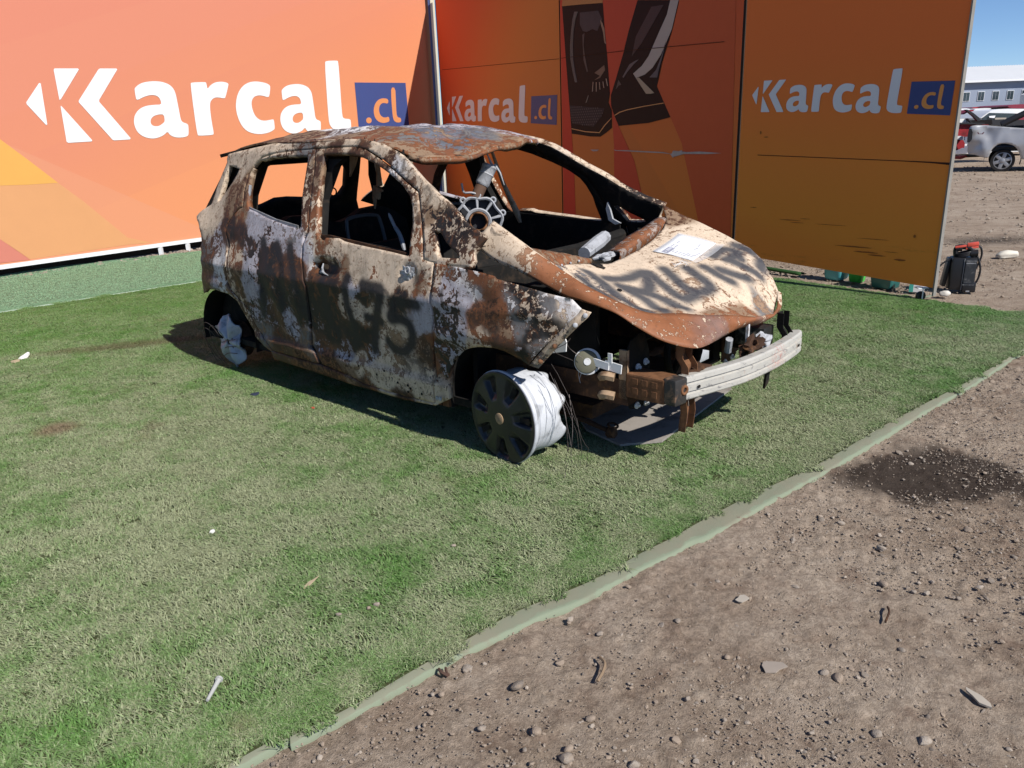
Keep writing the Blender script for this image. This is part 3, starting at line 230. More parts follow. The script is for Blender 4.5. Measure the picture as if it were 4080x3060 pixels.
def simple(name, col, rough=.6, spec=.3, metal=0., var=.25, scale=12., bs=.15, dirt=None, dsc=6.):
    t = NT(name); o = t.obj(); n = t.noise(o, scale, 6, .6); c = t.mix(n, tuple(x*(1-var) for x in col), tuple(min(1, x*(1+var)) for x in col))
    if dirt:
        d = t.rng(t.noise(o, dsc, 8, .7, .4), .5, .68); c = t.mix(t.math('MULTIPLY', d, .75), c, dirt)
    return t.fin(c, rough, spec, metal, t.noise(o, scale*4, 4, .6), bs, .004)
PAL = dict(C=(.66, .53, .40), T=(.27, .18, .115), R=(.215, .084, .036), D=(.075, .037, .022), K=(.02, .018, .017), G=(.165, .16, .16), L=(.45, .43, .475), W=(.70, .68, .68))
def burnt_material(name, fl=13., bump=.4, sprayc=(.017, .017, .019), dark=1.):
    t = NT(name); o = t.obj()
    A = t.n('ShaderNodeAttribute', _attribute_name='under'); Bv = t.n('ShaderNodeAttribute', _attribute_name='over')
    n1 = t.noise(o, fl, 12, .64, 1.2); n2 = t.noise(o, fl*4.3, 9, .68, .7); st = t.noise(t.scale(o, (26, 26, 4)), 1., 7, .62, .3)
    nn = t.math('ADD', t.math('ADD', t.math('MULTIPLY', n1, .52), t.math('MULTIPLY', n2, .33)), t.math('MULTIPLY', st, .15))
    nn = t.rng(nn, .36, .64, 0, 1, False)
    thr = t.math('SUBTRACT', 1., A.outputs['Alpha']); mask = t.rng(nn, t.math('SUBTRACT', thr, .03), t.math('ADD', thr, .03))
    halo = t.math('SUBTRACT', t.rng(nn, t.math('SUBTRACT', thr, .17), thr), mask)
    va = t.noise(o, 11, 7, .68, .4); vb = t.noise(o, 85, 6, .72)
    ca = t.mix(1., A.outputs['Color'], t.mix(va, (.42, .38, .36) if dark > .5 else (.6, .56, .54), (1.5, 1.5, 1.5)), 'MULTIPLY')
    ca = t.mix(t.math('MULTIPLY', t.rng(t.noise(o, 17, 9, .7, .8), .53, .62), .55), ca, (.20, .075, .028))
    ca = t.mix(t.math('MULTIPLY', halo, .75), ca, (.085, .036, .016))
    cb = t.mix(1., Bv.outputs['Color'], t.mix(vb, (.66, .63, .60), (1.16, 1.17, 1.18)), 'MULTIPLY')
    cb = t.mix(t.math('MULTIPLY', t.rng(t.noise(o, 38, 10, .74, .8), .54, .62), .62), cb, (.20, .115, .06))
    cb = t.mix(t.math('MULTIPLY', t.rng(t.noise(o, 7.5, 9, .7, .9), .50, .68), .55*dark), cb, t.mix(1., cb, (.50, .46, .44), 'MULTIPLY'))
    c = t.mix(mask, ca, cb); c = t.mix(t.math('MULTIPLY', t.rng(st, .40, .70), .38*dark), c, t.mix(1., c, (.38, .35, .33), 'MULTIPLY'))
    so = t.rng(t.noise(o, 6.2, 10, .72, 1.), .545, .64); c = t.mix(t.math('MULTIPLY', so, .62*dark), c, (.026, .022, .020))
    sp = t.math('ADD', Bv.outputs['Alpha'], t.math('MULTIPLY', t.math('SUBTRACT', t.noise(o, 26, 5, .6), .5), .22))
    c = t.mix(t.math('MULTIPLY', t.rng(sp, .10, .85), .94), c, sprayc)
    h = t.math('ADD', t.math('MULTIPLY', mask, .6), t.math('MULTIPLY', vb, .7))
    rough = t.rng(mask, 0, 1, .58, .82)
    return t.fin(c, rough, .30, 0., h, bump, .0035)
PAL['S'] = (.13, .145, .175)
M = {}
M['burnt'] = burnt_material('burnt_paint'); M['burnt_hood'] = burnt_material('burnt_hood_paint', 15., .3, (.040, .044, .054), .28); M['burnt_roof'] = burnt_material('burnt_roof_paint', 9., .3, dark=.6)
M['soot'] = simple('sooty_steel', (.012, .0115, .011), .85, .15, var=.5, dirt=(.05, .035, .025), dsc=9)
M['rustdark'] = simple('dark_rust', (.05, .026, .016), .85, .2, var=.6, dirt=(.16, .075, .03), dsc=14)
M['rust'] = simple('orange_rust', (.165, .078, .038), .85, .2, var=.75, scale=26, dirt=(.035, .022, .017), dsc=13)
M['rustpale'] = simple('tan_rust', (.34, .235, .15), .85, .2, var=.5, scale=20, dirt=(.13, .06, .028), dsc=16)
M['steelgrey'] = simple('fire_grey_steel', (.30, .31, .33), .55, .4, .3, var=.35, dirt=(.07, .06, .055), dsc=10)
M['castalu'] = simple('ashy_cast_alloy', (.34, .35, .37), .7, .35, .1, var=.35, scale=25, dirt=(.10, .095, .095), dsc=16)
M['blackgloss'] = simple('black_plastic', (.014, .014, .016), .38, .4, var=.4)
M['cover'] = simple('scorched_wheel_cover', (.011, .012, .016), .38, .45, var=.5, dirt=(.028, .025, .024), dsc=7)
M['rimwhite'] = simple('ash_white_rim', (.50, .52, .56), .65, .35, .0, var=.15, scale=16, dirt=(.24, .25, .27), dsc=9)
M['white'] = simple('white_paint', (.74, .75, .76), .5, .4, var=.06)
M['whitepart'] = simple('white_bracket', (.6, .61, .63), .5, .4, var=.1, dirt=(.25, .2, .16), dsc=20)
M['wire'] = simple('bead_wire', (.09, .075, .07), .5, .4, .5)
# ------------------------------------------------------------------ ground
def wpoly(l): return np.array(l, float)
TURF_IN = [(-.71, 1.64), (-.63, 1.68), (-.48, 1.79), (-.36, 1.90), (-.19, 2.05), (-.03, 2.19), (.13, 2.29), (.22, 2.345), (.31, 2.41), (.46, 2.54), (.60, 2.645), (.71, 2.74), (.84, 2.845), (1.02, 2.985), (1.30, 3.18), (1.50, 3.335), (1.90, 3.68), (2.21, 3.93), (2.78, 4.38), (3.43, 4.93)]
TURF_OUT = [(-.70, 1.622), (-.625, 1.66), (-.478, 1.765), (-.355, 1.872), (-.182, 2.012), (-.02, 2.125), (.085, 2.195), (.195, 2.255), (.36, 2.385), (.52, 2.50), (.60, 2.555), (.66, 2.615), (.74, 2.655), (.93, 2.81), (1.16, 2.995), (1.44, 3.22), (1.83, 3.54), (2.20, 3.86), (2.76, 4.32), (3.42, 4.90)]
TURF_IN = [(-1.75, .70)]+TURF_IN+[(4.45, 5.77)]; TURF_OUT = [(-1.745, .69)]+TURF_OUT+[(4.47, 5.74)]
TURF = TURF_IN+[(4.06, 5.87), (3.94, 5.96), (3.80, 6.16), (3.63, 6.41), (3.39, 6.75), (3.21, 7.0), (3.02, 7.27), (2.86, 7.49), (2.68, 7.66), (1.4, 10.1), (.05, 13.0), (-.55, 11.55), (-2.2, 10.02), (-3.48, 8.83), (-4.3, 8.12), (-5.0, 7.47), (-6.2, 6.3), (-9.5, 3.3), (-9.5, .3)]
def ground():
    def axis(a, b, fine, lo, hi, g=1.13):
        xs = list(np.arange(a, b, fine)); d = fine; x = b
        while x < hi: xs.append(x); d = min(d*g, 60); x += d
        xs.append(hi); d = fine; x = a-fine; pre = []
        while x > lo: pre.append(x); d = min(d*g, 60); x -= d
        pre.append(lo); return np.array(sorted(pre+xs))
    xs = axis(-.9, 3.6, .0135, -500, 500); ys = axis(1.25, 4.6, .0135, -200, 700)
    X, Y = np.meshgrid(xs, ys); P = np.stack([X.ravel(), Y.ravel()], 1)
    near = np.clip(1-(np.hypot(P[:, 0]-1.2, P[:, 1]-3)-4)/9, 0, 1)
    z = fbm(P, 1.1, 3, 3)*.012+fbm(P, 6, 3, 9)*.008+np.abs(fbm(P, 24, 3, 21))*.012*near+np.clip(fbm(P, 30, 3, 25, .65)-.10, 0, 1)*.026*near-.016
    rid = np.abs(fbm(P*np.array([1, .35]), 3.2, 2, 40)); z += np.clip(.08-rid, 0, 1)*.05*near
    tk = (P[:, 0]*.82-P[:, 1]*.57); band = np.exp(-((P[:, 0]*.57+P[:, 1]*.82-2.75)/.16)**2)+np.exp(-((P[:, 0]*.57+P[:, 1]*.82-2.05)/.12)**2)*.7; z += near*band*.006*np.sin(tk*95)*np.clip(fbm(P, 3, 2, 71)+.25, 0, 1); z = np.where(pip(P, TURF), -.02, z); far = np.hypot(P[:, 0], P[:, 1]) > 40; z = np.where(far, -.012, z)
    V = np.concatenate([P, z[:, None]], 1)
    d = np.hypot((P[:, 0]-1.95)/.36, (P[:, 1]-3.17)/.30)+fbm(P, 3.5, 4, 55, .6)*.9; st = np.clip(1.45-d, 0, 1)
    d2 = np.hypot((P[:, 0]-2.55)/.5, (P[:, 1]-3.05)/.13)+fbm(P, 4, 4, 57, .6)*.8; st = np.maximum(st, np.clip(1.1-d2, 0, 1)*.8)
    d3 = np.hypot((P[:, 0]-6.2)/2.4, (P[:, 1]-9.7)/.45)+fbm(P, 1.5, 4, 58, .6)*.9; st = np.maximum(st, np.clip(1.0-d3, 0, 1)*.55)
    t = NT('packed_dirt'); p = t.pos(); s = t.n('ShaderNodeAttribute', _attribute_name='stain').outputs['Fac']
    a = t.noise(p, 1.3, 6, .6); b = t.noise(p, 7, 8, .65); c = t.noise(p, 60, 6, .7)
    col = t.mix(t.rng(a, .35, .65), (.265, .205, .155), (.345, .28, .22)); col = t.mix(t.math('MULTIPLY', t.rng(b, .48, .7), .6), col, (.39, .325, .26))
    col = t.mix(t.math('MULTIPLY', t.rng(b, .5, .3), .6), col, (.165, .11, .08)); col = t.mix(t.rng(c, .3, .7), t.mix(1., col, (.72, .70, .68), 'MULTIPLY'), t.mix(1., col, (1.2, 1.2, 1.2), 'MULTIPLY'))
    col = t.mix(t.math('MULTIPLY', t.rng(t.math('ADD', s, t.math('MULTIPLY', t.math('SUBTRACT', c, .5), .5)), .06, .62), .90), col, (.030, .022, .018))
    m = t.fin(col, .9, .12, 0, t.math('ADD', t.math('MULTIPLY', c, 1.), t.math('MULTIPLY', t.noise(p, 230, 5, .7), .9)), .9, .009)
    F = grid_faces(len(ys), len(xs)); o = mk('ground', V, F, m, smooth=True, attrs={'stain': st}); tag(o, kind='structure')
ground()
# ---------------------------------------------------- geometry-nodes scatter (for stuff nobody could count)
LIB = bpy.data.collections.new('scatter_sources')
def scatter(name, pts, rot, scl, idx, variants, label, mat=None):
    c = bpy.data.collections.new(name+'_source'); LIB.children.link(c)
    for v in variants:
        for cc in list(v.users_collection): cc.objects.unlink(v)
        c.objects.link(v)
    me = bpy.data.meshes.new(name); me.from_pydata([tuple(p) for p in pts], [], [])
    a = me.attributes.new('rot', 'FLOAT_VECTOR', 'POINT'); a.data.foreach_set('vector', np.asarray(rot, np.float32).ravel())
    a = me.attributes.new('scl', 'FLOAT_VECTOR', 'POINT'); a.data.foreach_set('vector', np.asarray(scl, np.float32).ravel())
    a = me.attributes.new('idx', 'INT', 'POINT'); a.data.foreach_set('value', np.asarray(idx, np.int32))
    o = bpy.data.objects.new(name, me); COL.objects.link(o)
    g = bpy.data.node_groups.new(name+'_nodes', 'GeometryNodeTree')
    g.interface.new_socket('Geometry', in_out='INPUT', socket_type='NodeSocketGeometry'); g.interface.new_socket('Geometry', in_out='OUTPUT', socket_type='NodeSocketGeometry')
    gi = g.nodes.new('NodeGroupInput'); go = g.nodes.new('NodeGroupOutput'); ip = g.nodes.new('GeometryNodeInstanceOnPoints'); ci = g.nodes.new('GeometryNodeCollectionInfo')
    ci.inputs['Collection'].default_value = c; ci.inputs['Separate Children'].default_value = True; ci.inputs['Reset Children'].default_value = True
    def na(n, ty):
        x = g.nodes.new('GeometryNodeInputNamedAttribute'); x.data_type = ty; x.inputs['Name'].default_value = n
        return [s for s in x.outputs if s.enabled and s.name == 'Attribute'][0]
    g.links.new(gi.outputs[0], ip.inputs['Points']); g.links.new(ci.outputs[0], ip.inputs['Instance']); ip.inputs['Pick Instance'].default_value = True
    g.links.new(na('idx', 'INT'), ip.inputs['Instance Index']); g.links.new(na('scl', 'FLOAT_VECTOR'), ip.inputs['Scale'])
    er = g.nodes.new('FunctionNodeEulerToRotation'); g.links.new(na('rot', 'FLOAT_VECTOR'), er.inputs[0]); g.links.new(er.outputs[0], ip.inputs['Rotation'])
    g.links.new(ip.outputs[0], go.inputs[0]); md = o.modifiers.new('scatter', 'NODES'); md.node_group = g
    tag(o, label, kind='stuff'); return o
def rock_mesh(name, mat, seed, flat=.6, sub=2):
    bm = bmesh.new(); bmesh.ops.create_icosphere(bm, subdivisions=sub, radius=1); P = np.array([v.co for v in bm.verts])
    k = 1+fbm(P, .9, 3, seed)*.55
    rs = np.random.default_rng(seed); cuts = rs.normal(size=(5, 3)); cuts /= np.linalg.norm(cuts, axis=1)[:, None]
    Q = P*k[:, None]
    for n in cuts:
        d = Q@n; q = .62+rs.random()*.3; Q = np.where((d > q)[:, None], Q-n*(d-q)[:, None]*.85, Q)
    Q *= np.array([1, .6+rs.random()*.4, flat])
    for v, q in zip(bm.verts, Q): v.co = q
    me = bpy.data.meshes.new(name); bm.to_mesh(me); bm.free(); me.materials.append(mat); me.polygons.foreach_set('use_smooth', np.ones(len(me.polygons), bool))
    try: me.set_sharp_from_angle(angle=math.radians(38))
    except Exception: pass
    return me
def pebble_mat(name, a, b):
    t = NT(name); o = t.obj(); r = t.n('ShaderNodeObjectInfo').outputs['Random']; c = t.mix(r, a, b); c = t.mix(t.math('MULTIPLY', t.rng(t.noise(o, 2.2, 6, .7), .45, .65), .6), c, (.31, .235, .172)); c = t.mix(t.rng(t.math('FRACT', t.math('MULTIPLY', r, 7.31)), .50, .56), c, (.31, .245, .19))
    return t.fin(c, .85, .2, 0, t.noise(o, 7, 5, .6), .4, .05)
M['pebble'] = pebble_mat('pebble_stone', (.19, .16, .135), (.40, .345, .29))
def gravel():
    vs = []
    for i in range(7):
        o = bpy.data.objects.new('pebble', rock_mesh('pebble', M['pebble'], 100+i, .45+.25*random.random(), 1 if i < 4 else 2)); COL.objects.link(o); vs.append(o)
    def cloud(n, x0, x1, y0, y1, s0, s1, cl=2.2, pw=2.6):
        P = np.stack([RNG.uniform(x0, x1, n), RNG.uniform(y0, y1, n)], 1)
        k = fbm(P, cl, 4, 77, .6); P = P[RNG.random(n) < np.clip(.42+k*1.3, .06, 1)]
        P = P[~pip(P, TURF_OUT+TURF[len(TURF_IN):])]
        u = RNG.random(len(P)); s = s0*(1-u*(1-(s0/s1)**pw))**(-1/pw); return P, s
    A = [cloud(90000, -.8, 3.3, 1.2, 4.6, .0022, .0095, 2.2, 2.8), cloud(1500, -.8, 3.3, 1.2, 4.6, .0045, .013), cloud(16000, 1.0, 8, 4, 10, .005, .022), cloud(12000, 3, 18, 8, 24, .009, .035), cloud(420, -.8, 3, 1.3, 3.4, .008, .018, 2.2, 2.0)]
    # rubble strip along the long hoarding and the board feet
    n = 900; t = RNG.uniform(-3.2, 3.5, n); L = np.array([-4.62, 11.77]); d = np.array([math.cos(math.radians(49.7)), math.sin(math.radians(49.7))]); nn = np.array([d[1], -d[0]])
    P = L+t[:, None]*d+(RNG.normal(.02, .10, n))[:, None]*nn; A.append((P, RNG.uniform(.012, .04, n)))
    P = np.concatenate([a[0] for a in A]); s = np.concatenate([a[1] for a in A]); n = len(P)
    rot = np.stack([RNG.normal(0, .25, n), RNG.normal(0, .25, n), RNG.uniform(0, 6.28, n)], 1)
    scl = s[:, None]*RNG.uniform(.8, 1.25, (n, 3)); pts = np.concatenate([P, (s*.12-.006)[:, None]], 1)
    scatter('gravel', pts, rot, scl, RNG.integers(0, 7, n), vs, 'loose gravel and pebbles strewn over the dirt')
gravel()
# ---------------------------------------------------- artificial turf
def blade_mat(name, g1, g2, dry):
    t = NT(name); p = t.pos(); v = t.n('ShaderNodeAttribute', _attribute_name='bl').outputs['Fac']
    big = t.noise(p, .9, 5, .62); mid = t.noise(p, 5.5, 5, .6)
    col = t.mix(v, g1, g2); f = t.math('ADD', t.math('MULTIPLY', t.rng(big, .3, .62), .8), t.math('MULTIPLY', t.rng(mid, .35, .68), .6))
    y = t.n('ShaderNodeSeparateXYZ'); t.l(p, y.inputs[0])
    worn = t.rng(y.outputs[1], 8.0, 3.2)
    f = t.math('MULTIPLY', f, t.math('ADD', .26, t.math('MULTIPLY', worn, .60)))
    f = t.math('ADD', t.math('MULTIPLY', worn, .04), f); f = t.math('ADD', t.math('MULTIPLY', f, .72), t.math('MULTIPLY', t.rng(t.n('ShaderNodeAttribute', _attribute_name='bl2').outputs['Fac'], t.math('SUBTRACT', 1., t.math('MULTIPLY', f, .75)), t.math('SUBTRACT', 1.08, t.math('MULTIPLY', f, .75))), .45))
    col = t.mix(f, col, dry); s = t.rng(t.noise(p, 2.1, 6, .65), .60, .74); col = t.mix(t.math('MULTIPLY', s, .5), col, (.19, .15, .09))
    d1 = t.n('ShaderNodeVectorMath', _operation='DISTANCE', i0=p, i1=(-2.6, 4.12, 0.)); w = t.rng(t.math('ADD', d1.outputs['Value'], t.math('MULTIPLY', mid, .12)), .24, .10); col = t.mix(t.math('MULTIPLY', w, .8), col, (.21, .14, .095)); mp = t.n('ShaderNodeMapping'); mp.vector_type = 'POINT'; t.l(p, mp.inputs[0]); mp.inputs['Location'].default_value = (1.126, -6.611, 0); mp.inputs['Rotation'].default_value = (0, 0, -0.2942); mp.inputs['Scale'].default_value = (1, 1, 1)
    sx_ = t.n('ShaderNodeSeparateXYZ'); t.l(mp.outputs[0], sx_.inputs[0]); el = t.math('ADD', t.math('POWER', t.math('MULTIPLY', sx_.outputs[0], 1/1.0), 2.), t.math('POWER', t.math('MULTIPLY', sx_.outputs[1], 1/.16), 2.)); w2 = t.rng(t.math('ADD', el, t.math('MULTIPLY', t.noise(p, 6, 5, .7), 1.6)), 1.75, .7); col = t.mix(t.math('MULTIPLY', w2, .75), col, (.10, .085, .04))
    t.fin(col, .55, .35); t.b.inputs['Subsurface Weight'].default_value = 0
    return t.m
M['blade'] = blade_mat('turf_blade', (.048, .140, .020), (.105, .235, .045), (.27, .295, .17))
M['blade_old'] = simple('old_turf_blade', (.21, .34, .20), .6, .3, var=.35, scale=6)
def turf_mat(name, a, b):
    t = NT(name); p = t.pos(); c = t.mix(t.noise(p, 2, 6, .65), a, b); c = t.mix(t.rng(t.noise(p, 90, 4, .6), .35, .65), c, (.05, .05, .025)); return t.fin(c, .9, .1)
M['thatch'] = turf_mat('turf_backing', (.075, .085, .04), (.05, .085, .025))
M['thatch_old'] = turf_mat('old_turf_backing', (.18, .30, .185), (.23, .335, .22))
def patch(name, mat, n, size, h0, h1, w, lean, seed):
    rs = np.random.default_rng(seed); V = []; F = []; bl = []; bl2 = []
    for i in range(n):
        x, y = rs.uniform(-size/2, size/2, 2); h = rs.uniform(h0, h1); a = rs.uniform(0, 6.283); la = rs.uniform(0, 6.283) if rs.random() < .55 else 2.6+rs.normal()*.5; ln = abs(rs.normal(0, lean))+.25*lean
        dx, dy = math.cos(a)*w/2*rs.uniform(.7, 1.3), math.sin(a)*w/2; lx, ly = math.cos(la)*ln*h, math.sin(la)*ln*h; curl = rs.uniform(-.5, .5)
        k = len(V)
        V += [(x-dx, y-dy, 0), (x+dx, y+dy, 0), (x+lx*.4-dx*.9, y+ly*.4-dy*.9, h*.62), (x+lx*.4+dx*.9, y+ly*.4+dy*.9, h*.62), (x+lx-dy*curl*4, y+ly+dx*curl*4, h*rs.uniform(.55, 1.0))]
        F += [(k, k+1, k+3, k+2), (k+2, k+3, k+4)]; v = rs.random(); v2 = rs.random(); bl += [v]*5; bl2 += [v2]*5
    return mk(name, V, F, mat, attrs={'bl': bl, 'bl2': bl2})
def turf(name, poly, variants, step, z, label, keepout=()):
    poly = np.array(poly, float); lo, hi = poly.min(0), poly.max(0)
    gx, gy = np.meshgrid(np.arange(lo[0], hi[0], step), np.arange(lo[1], hi[1], step)); P = np.stack([gx.ravel(), gy.ravel()], 1)
    m = step*.42; ok = pip(P, poly)
    for dx, dy in ((m, 0), (-m, 0), (0, m), (0, -m)): ok &= pip(P+np.array([dx, dy]), poly)
    # thin the fringe with small offsets so that the edge stays filled
    edge = pip(P, poly) & ~ok; Pe = P[edge]; q = []
    for p in Pe:
        for _ in range(4):
            c = p+RNG.uniform(-m, m, 2)
            if pip(c[None], poly)[0]: q.append(c)
    ed = densify([tuple(p) for p in poly], .055)
    for k in range(len(ed)):
        tg_ = ed[(k+1) % len(ed)]-ed[k-1]; nn = np.array([-tg_[1], tg_[0]]); nn /= np.linalg.norm(nn)+1e-9; c = ed[k]+nn*.058
        for cc in (c, ed[k]+nn*.13): q.append(cc+RNG.uniform(-.008, .008, 2))
    q = np.array(q) if q else np.zeros((0, 2)); s = np.concatenate([np.ones(ok.sum())*1.03, np.ones(len(q))*(1.0 if len(variants) > 5 else .38)]); P = np.concatenate([P[ok], q]); n = len(P)
    rot = np.zeros((n, 3)); rot[:, 2] = RNG.integers(0, 4, n)*math.pi/2*0+RNG.normal(0, .35, n)
    scl = np.stack([s, s, RNG.uniform(.85, 1.1, n)], 1); rot[len(P)-len(q):, 2] = RNG.uniform(0, 6.28, len(q))
    nb = 5 if len(variants) > 5 else len(variants); ix = RNG.integers(0, nb, n)
    if len(variants) > 5: ix[len(P)-len(q):] = RNG.integers(5, len(variants), len(q))
    return scatter(name, np.concatenate([P, np.full((n, 1), z)], 1), rot, scl, ix, variants, label)
_sv = [patch('turf_patch_fringe', M['blade'], 400, .10, .008, .018, .0036, 1.3, 340+i) for i in range(3)]
_pv = [patch('turf_patch', M['blade'], 2500, .27, .009, .020, .0038, 1.5, 300+i) for i in range(5)]
turf('artificial_grass', TURF, _pv+_sv, .25, .014, 'bright green artificial grass carpet worn to beige near the viewer')
V = np.array([(x, y, .014) for x, y in TURF]); tag(mk('turf_carpet', V, tri_poly([tuple(p) for p in TURF]), M['thatch']), kind='structure')
OLD = [(-9.5, 3.45), (-6.2, 6.42), (-5.0, 7.57), (-4.3, 8.22), (-3.48, 8.93), (-2.2, 10.12), (-.55, 11.7), (-.35, 14.2), (-1.2, 15.3), (-4.45, 11.5), (-6.75, 10.05), (-9.5, 6.4)]
_ov = [patch('old_turf_patch', M['blade_old'], 700, .27, .004, .009, .004, 1.6, 400+i) for i in range(3)]
turf('faded_grass', OLD, _ov, .25, .012, 'flat faded bluish green artificial grass strip before the hoarding')
tag(mk('faded_carpet', [(x, y, .011) for x, y in OLD], tri_poly(OLD), M['thatch_old']), kind='structure')
def ribbon(name, inn, out, z_in, z_out, mat, label, amp, seed, lip=True):
    a = crop(inn, 10); b = crop(out, 10); n = min(len(a), len(b)); ia = np.linspace(0, len(a)-1, n*2); fa = np.stack([np.interp(ia, range(len(a)), a[:, k]) for k in (0, 1)], 1)
    ib = np.linspace(0, len(b)-1, n*2); fb = np.stack([np.interp(ib, range(len(b)), b[:, k]) for k in (0, 1)], 1); V = []; n = len(fa); W_ = 7
    wob = fbm(fb, 2.6, 3, seed); wr = fbm(fb, 14, 3, seed+3)
    for i in range(n):
        for j in range(W_):
            u = j/(W_-1); p = fa[i]*(1-u)+fb[i]*u; z = z_in*(1-u)+z_out*u+amp*math.sin(u*math.pi)*(.45+.8*wob[i])+(amp*.7*max(0, wob[i])*u)+amp*.5*wr[i]*math.sin(u*5)
            V.append((p[0], p[1], z))
        q = fb[i]; V.append((q[0]+.002, q[1]-.002, -.022))
    o = mk(name, V, grid_faces(n, W_+1), mat, smooth=True, attrs={'lip': [min(1., j/(W_-1)) for i in range(n) for j in range(W_+1)]}); return o
def edge_mat():
    t = NT('turf_selvedge'); p = t.pos(); c = t.mix(t.noise(p, 8, 6, .6), (.15, .175, .12), (.21, .205, .15)); c = t.mix(t.math('MULTIPLY', t.rng(t.noise(p, 3.3, 5, .7), .42, .60), .75), c, (.20, .19, .138)); lp = t.n('ShaderNodeAttribute', _attribute_name='lip').outputs['Fac']; c = t.mix(t.math('MULTIPLY', t.rng(t.math('ADD', lp, t.math('MULTIPLY', t.math('SUBTRACT', t.noise(p, 7, 6, .65), .5), 1.5)), .74, .92), .7), c, (.20, .245, .17))  # outer lip is paler green, its sunlit edge painted in
    wv = t.n('ShaderNodeTexWave', Scale=160., Distortion=1.); t.l(p, wv.inputs[0])
    return t.fin(c, .7, .25, 0, wv.outputs['Fac'], .25, .002)
M['selvedge'] = edge_mat()
_i2 = [tuple(np.array(i)*.96+np.array(o)*.04) for i, o in zip([TURF_IN[min(len(TURF_IN)-1, round(k*(len(TURF_IN)-1)/(len(TURF_OUT)-1)))] for k in range(len(TURF_OUT))], TURF_OUT)]
o = ribbon('turf_edging', TURF_IN, TURF_OUT, .016, .004, M['selvedge'], '', .003, 5); tag(o, kind='structure')
S0 = [(-9.5, 3.30), (-6.2, 6.30), (-5.0, 7.47), (-4.3, 8.12), (-3.48, 8.83), (-2.2, 10.02), (-.55, 11.55)]
M['seamgreen'] = simple('pale_seam', (.36, .50, .40), .7, .2, var=.15)
o = ribbon('turf_seam', [(x-.05, y+.06) for x, y in S0], [(x+.02, y-.015) for x, y in S0], .017, .02, M['seamgreen'], '', .004, 8); tag(o, kind='structure')
# ------------------------------------------------------------------ printed boards
def frame2d(o, deg):
    a = math.radians(deg); e = Vector((math.cos(a), math.sin(a), 0)); n = Vector((e.y, -e.x, 0)); O = Vector((o[0], o[1], 0))
    if n.dot(-O) < 0: n = -n
    return O, e, n
def sheet(name, fr, poly, off, mat, parent=None, holes=(), th=.0015):
    O, e, n = fr; poly = [tuple(p) for p in poly]
    area = sum(poly[i][0]*poly[(i+1) % len(poly)][1]-poly[(i+1) % len(poly)][0]*poly[i][1] for i in range(len(poly)))
    if area < 0: poly = poly[::-1]
    loops = [poly]+[list(map(tuple, h)) for h in holes]
    T_ = tri_poly(poly, holes); P2 = [p for l in loops for p in l]; N = len(P2)
    V = [O+e*a+Vector((0, 0, b))+n*off for a, b in P2]; F = [tuple(t) for t in T_]
    V += [v-n*th for v in V]; k = 0
    for l in loops:
        m = len(l); F += [(k+i, k+(i+1) % m, k+(i+1) % m+N, k+i+N) for i in range(m)]; k += m
    ob = mk(name, [v-(parent.location if parent else Vector()) for v in V], F, mat, parent)
    bm = bmesh.new(); bm.from_mesh(ob.data); bm.normal_update()
    up = sum((f.normal for f in bm.faces if len(f.verts) == 3), Vector())
    if up.dot(n) < 0: bmesh.ops.reverse_faces(bm, faces=[f for f in bm.faces if len(f.verts) == 3])
    bm.to_mesh(ob.data); bm.free(); return ob
def flat(name, col, rough=.55, spec=.3, var=.06, dust=None, sc=3.):
    t = NT(name); p = t.pos(); c = t.mix(t.noise(p, sc, 5, .6), tuple(x*(1-var) for x in col), tuple(x*(1+var) for x in col))
    c = t.mix(t.math('MULTIPLY', t.noise(p, 140, 3, .6), .10), c, (.03, .02, .02))
    if dust: c = t.mix(t.math('MULTIPLY', t.rng(t.noise(t.scale(p, (1, 1, 4)), 1.6, 8, .72), .55, .75), .55), c, dust)
    return t.fin(c, rough, spec, 0, t.noise(p, 220, 3, .6), .05, .001)
def board_mat(name, fr, stops, bands=(), dust=(.05, .03, .02), dz=1.1):
    """printed hoarding: colours set along (s, z) of the board; bands = (ds, dz, c0, width, colour, amount)"""
    O, e, n = fr; t = NT(name); p = t.pos(); rel = t.n('ShaderNodeVectorMath', _operation='SUBTRACT', i0=p, i1=tuple(O)).outputs[0]
    s = t.n('ShaderNodeVectorMath', _operation='DOT_PRODUCT', i0=rel, i1=tuple(e)).outputs['Value']; z = t.n('ShaderNodeSeparateXYZ'); t.l(rel, z.inputs[0]); z = z.outputs[2]
    def lin(a, b, c): return t.math('ADD', t.math('ADD', t.math('MULTIPLY', s, a), t.math('MULTIPLY', z, b)), c)
    (a, b, c, lo, hi, c0, c1) = stops; col = t.mix(t.rng(lin(a, b, c), lo, hi), c0, c1)
    for (a, b, c, w, bc, am) in bands: col = t.mix(t.math('MULTIPLY', t.rng(lin(a, b, c), 0, w), am), col, bc)
    col = t.mix(t.math('MULTIPLY', t.noise(p, 170, 2, .5), .12), col, (.02, .015, .01))
    d = t.math('MULTIPLY', t.rng(t.noise(t.scale(p, (1, 1, 5)), 1.7, 9, .75), .56, .74), t.rng(z, dz, 0.)); col = t.mix(t.math('MULTIPLY', d, .55), col, dust)
    return t.fin(col, .6, .18, 0, t.noise(p, 260, 3, .6), .06, .001)
FL = frame2d((-4.62, 11.77), 49.7); F3 = frame2d((3.60, 6.41), 131.0); F2 = frame2d(B['S2'], B['R2a'])
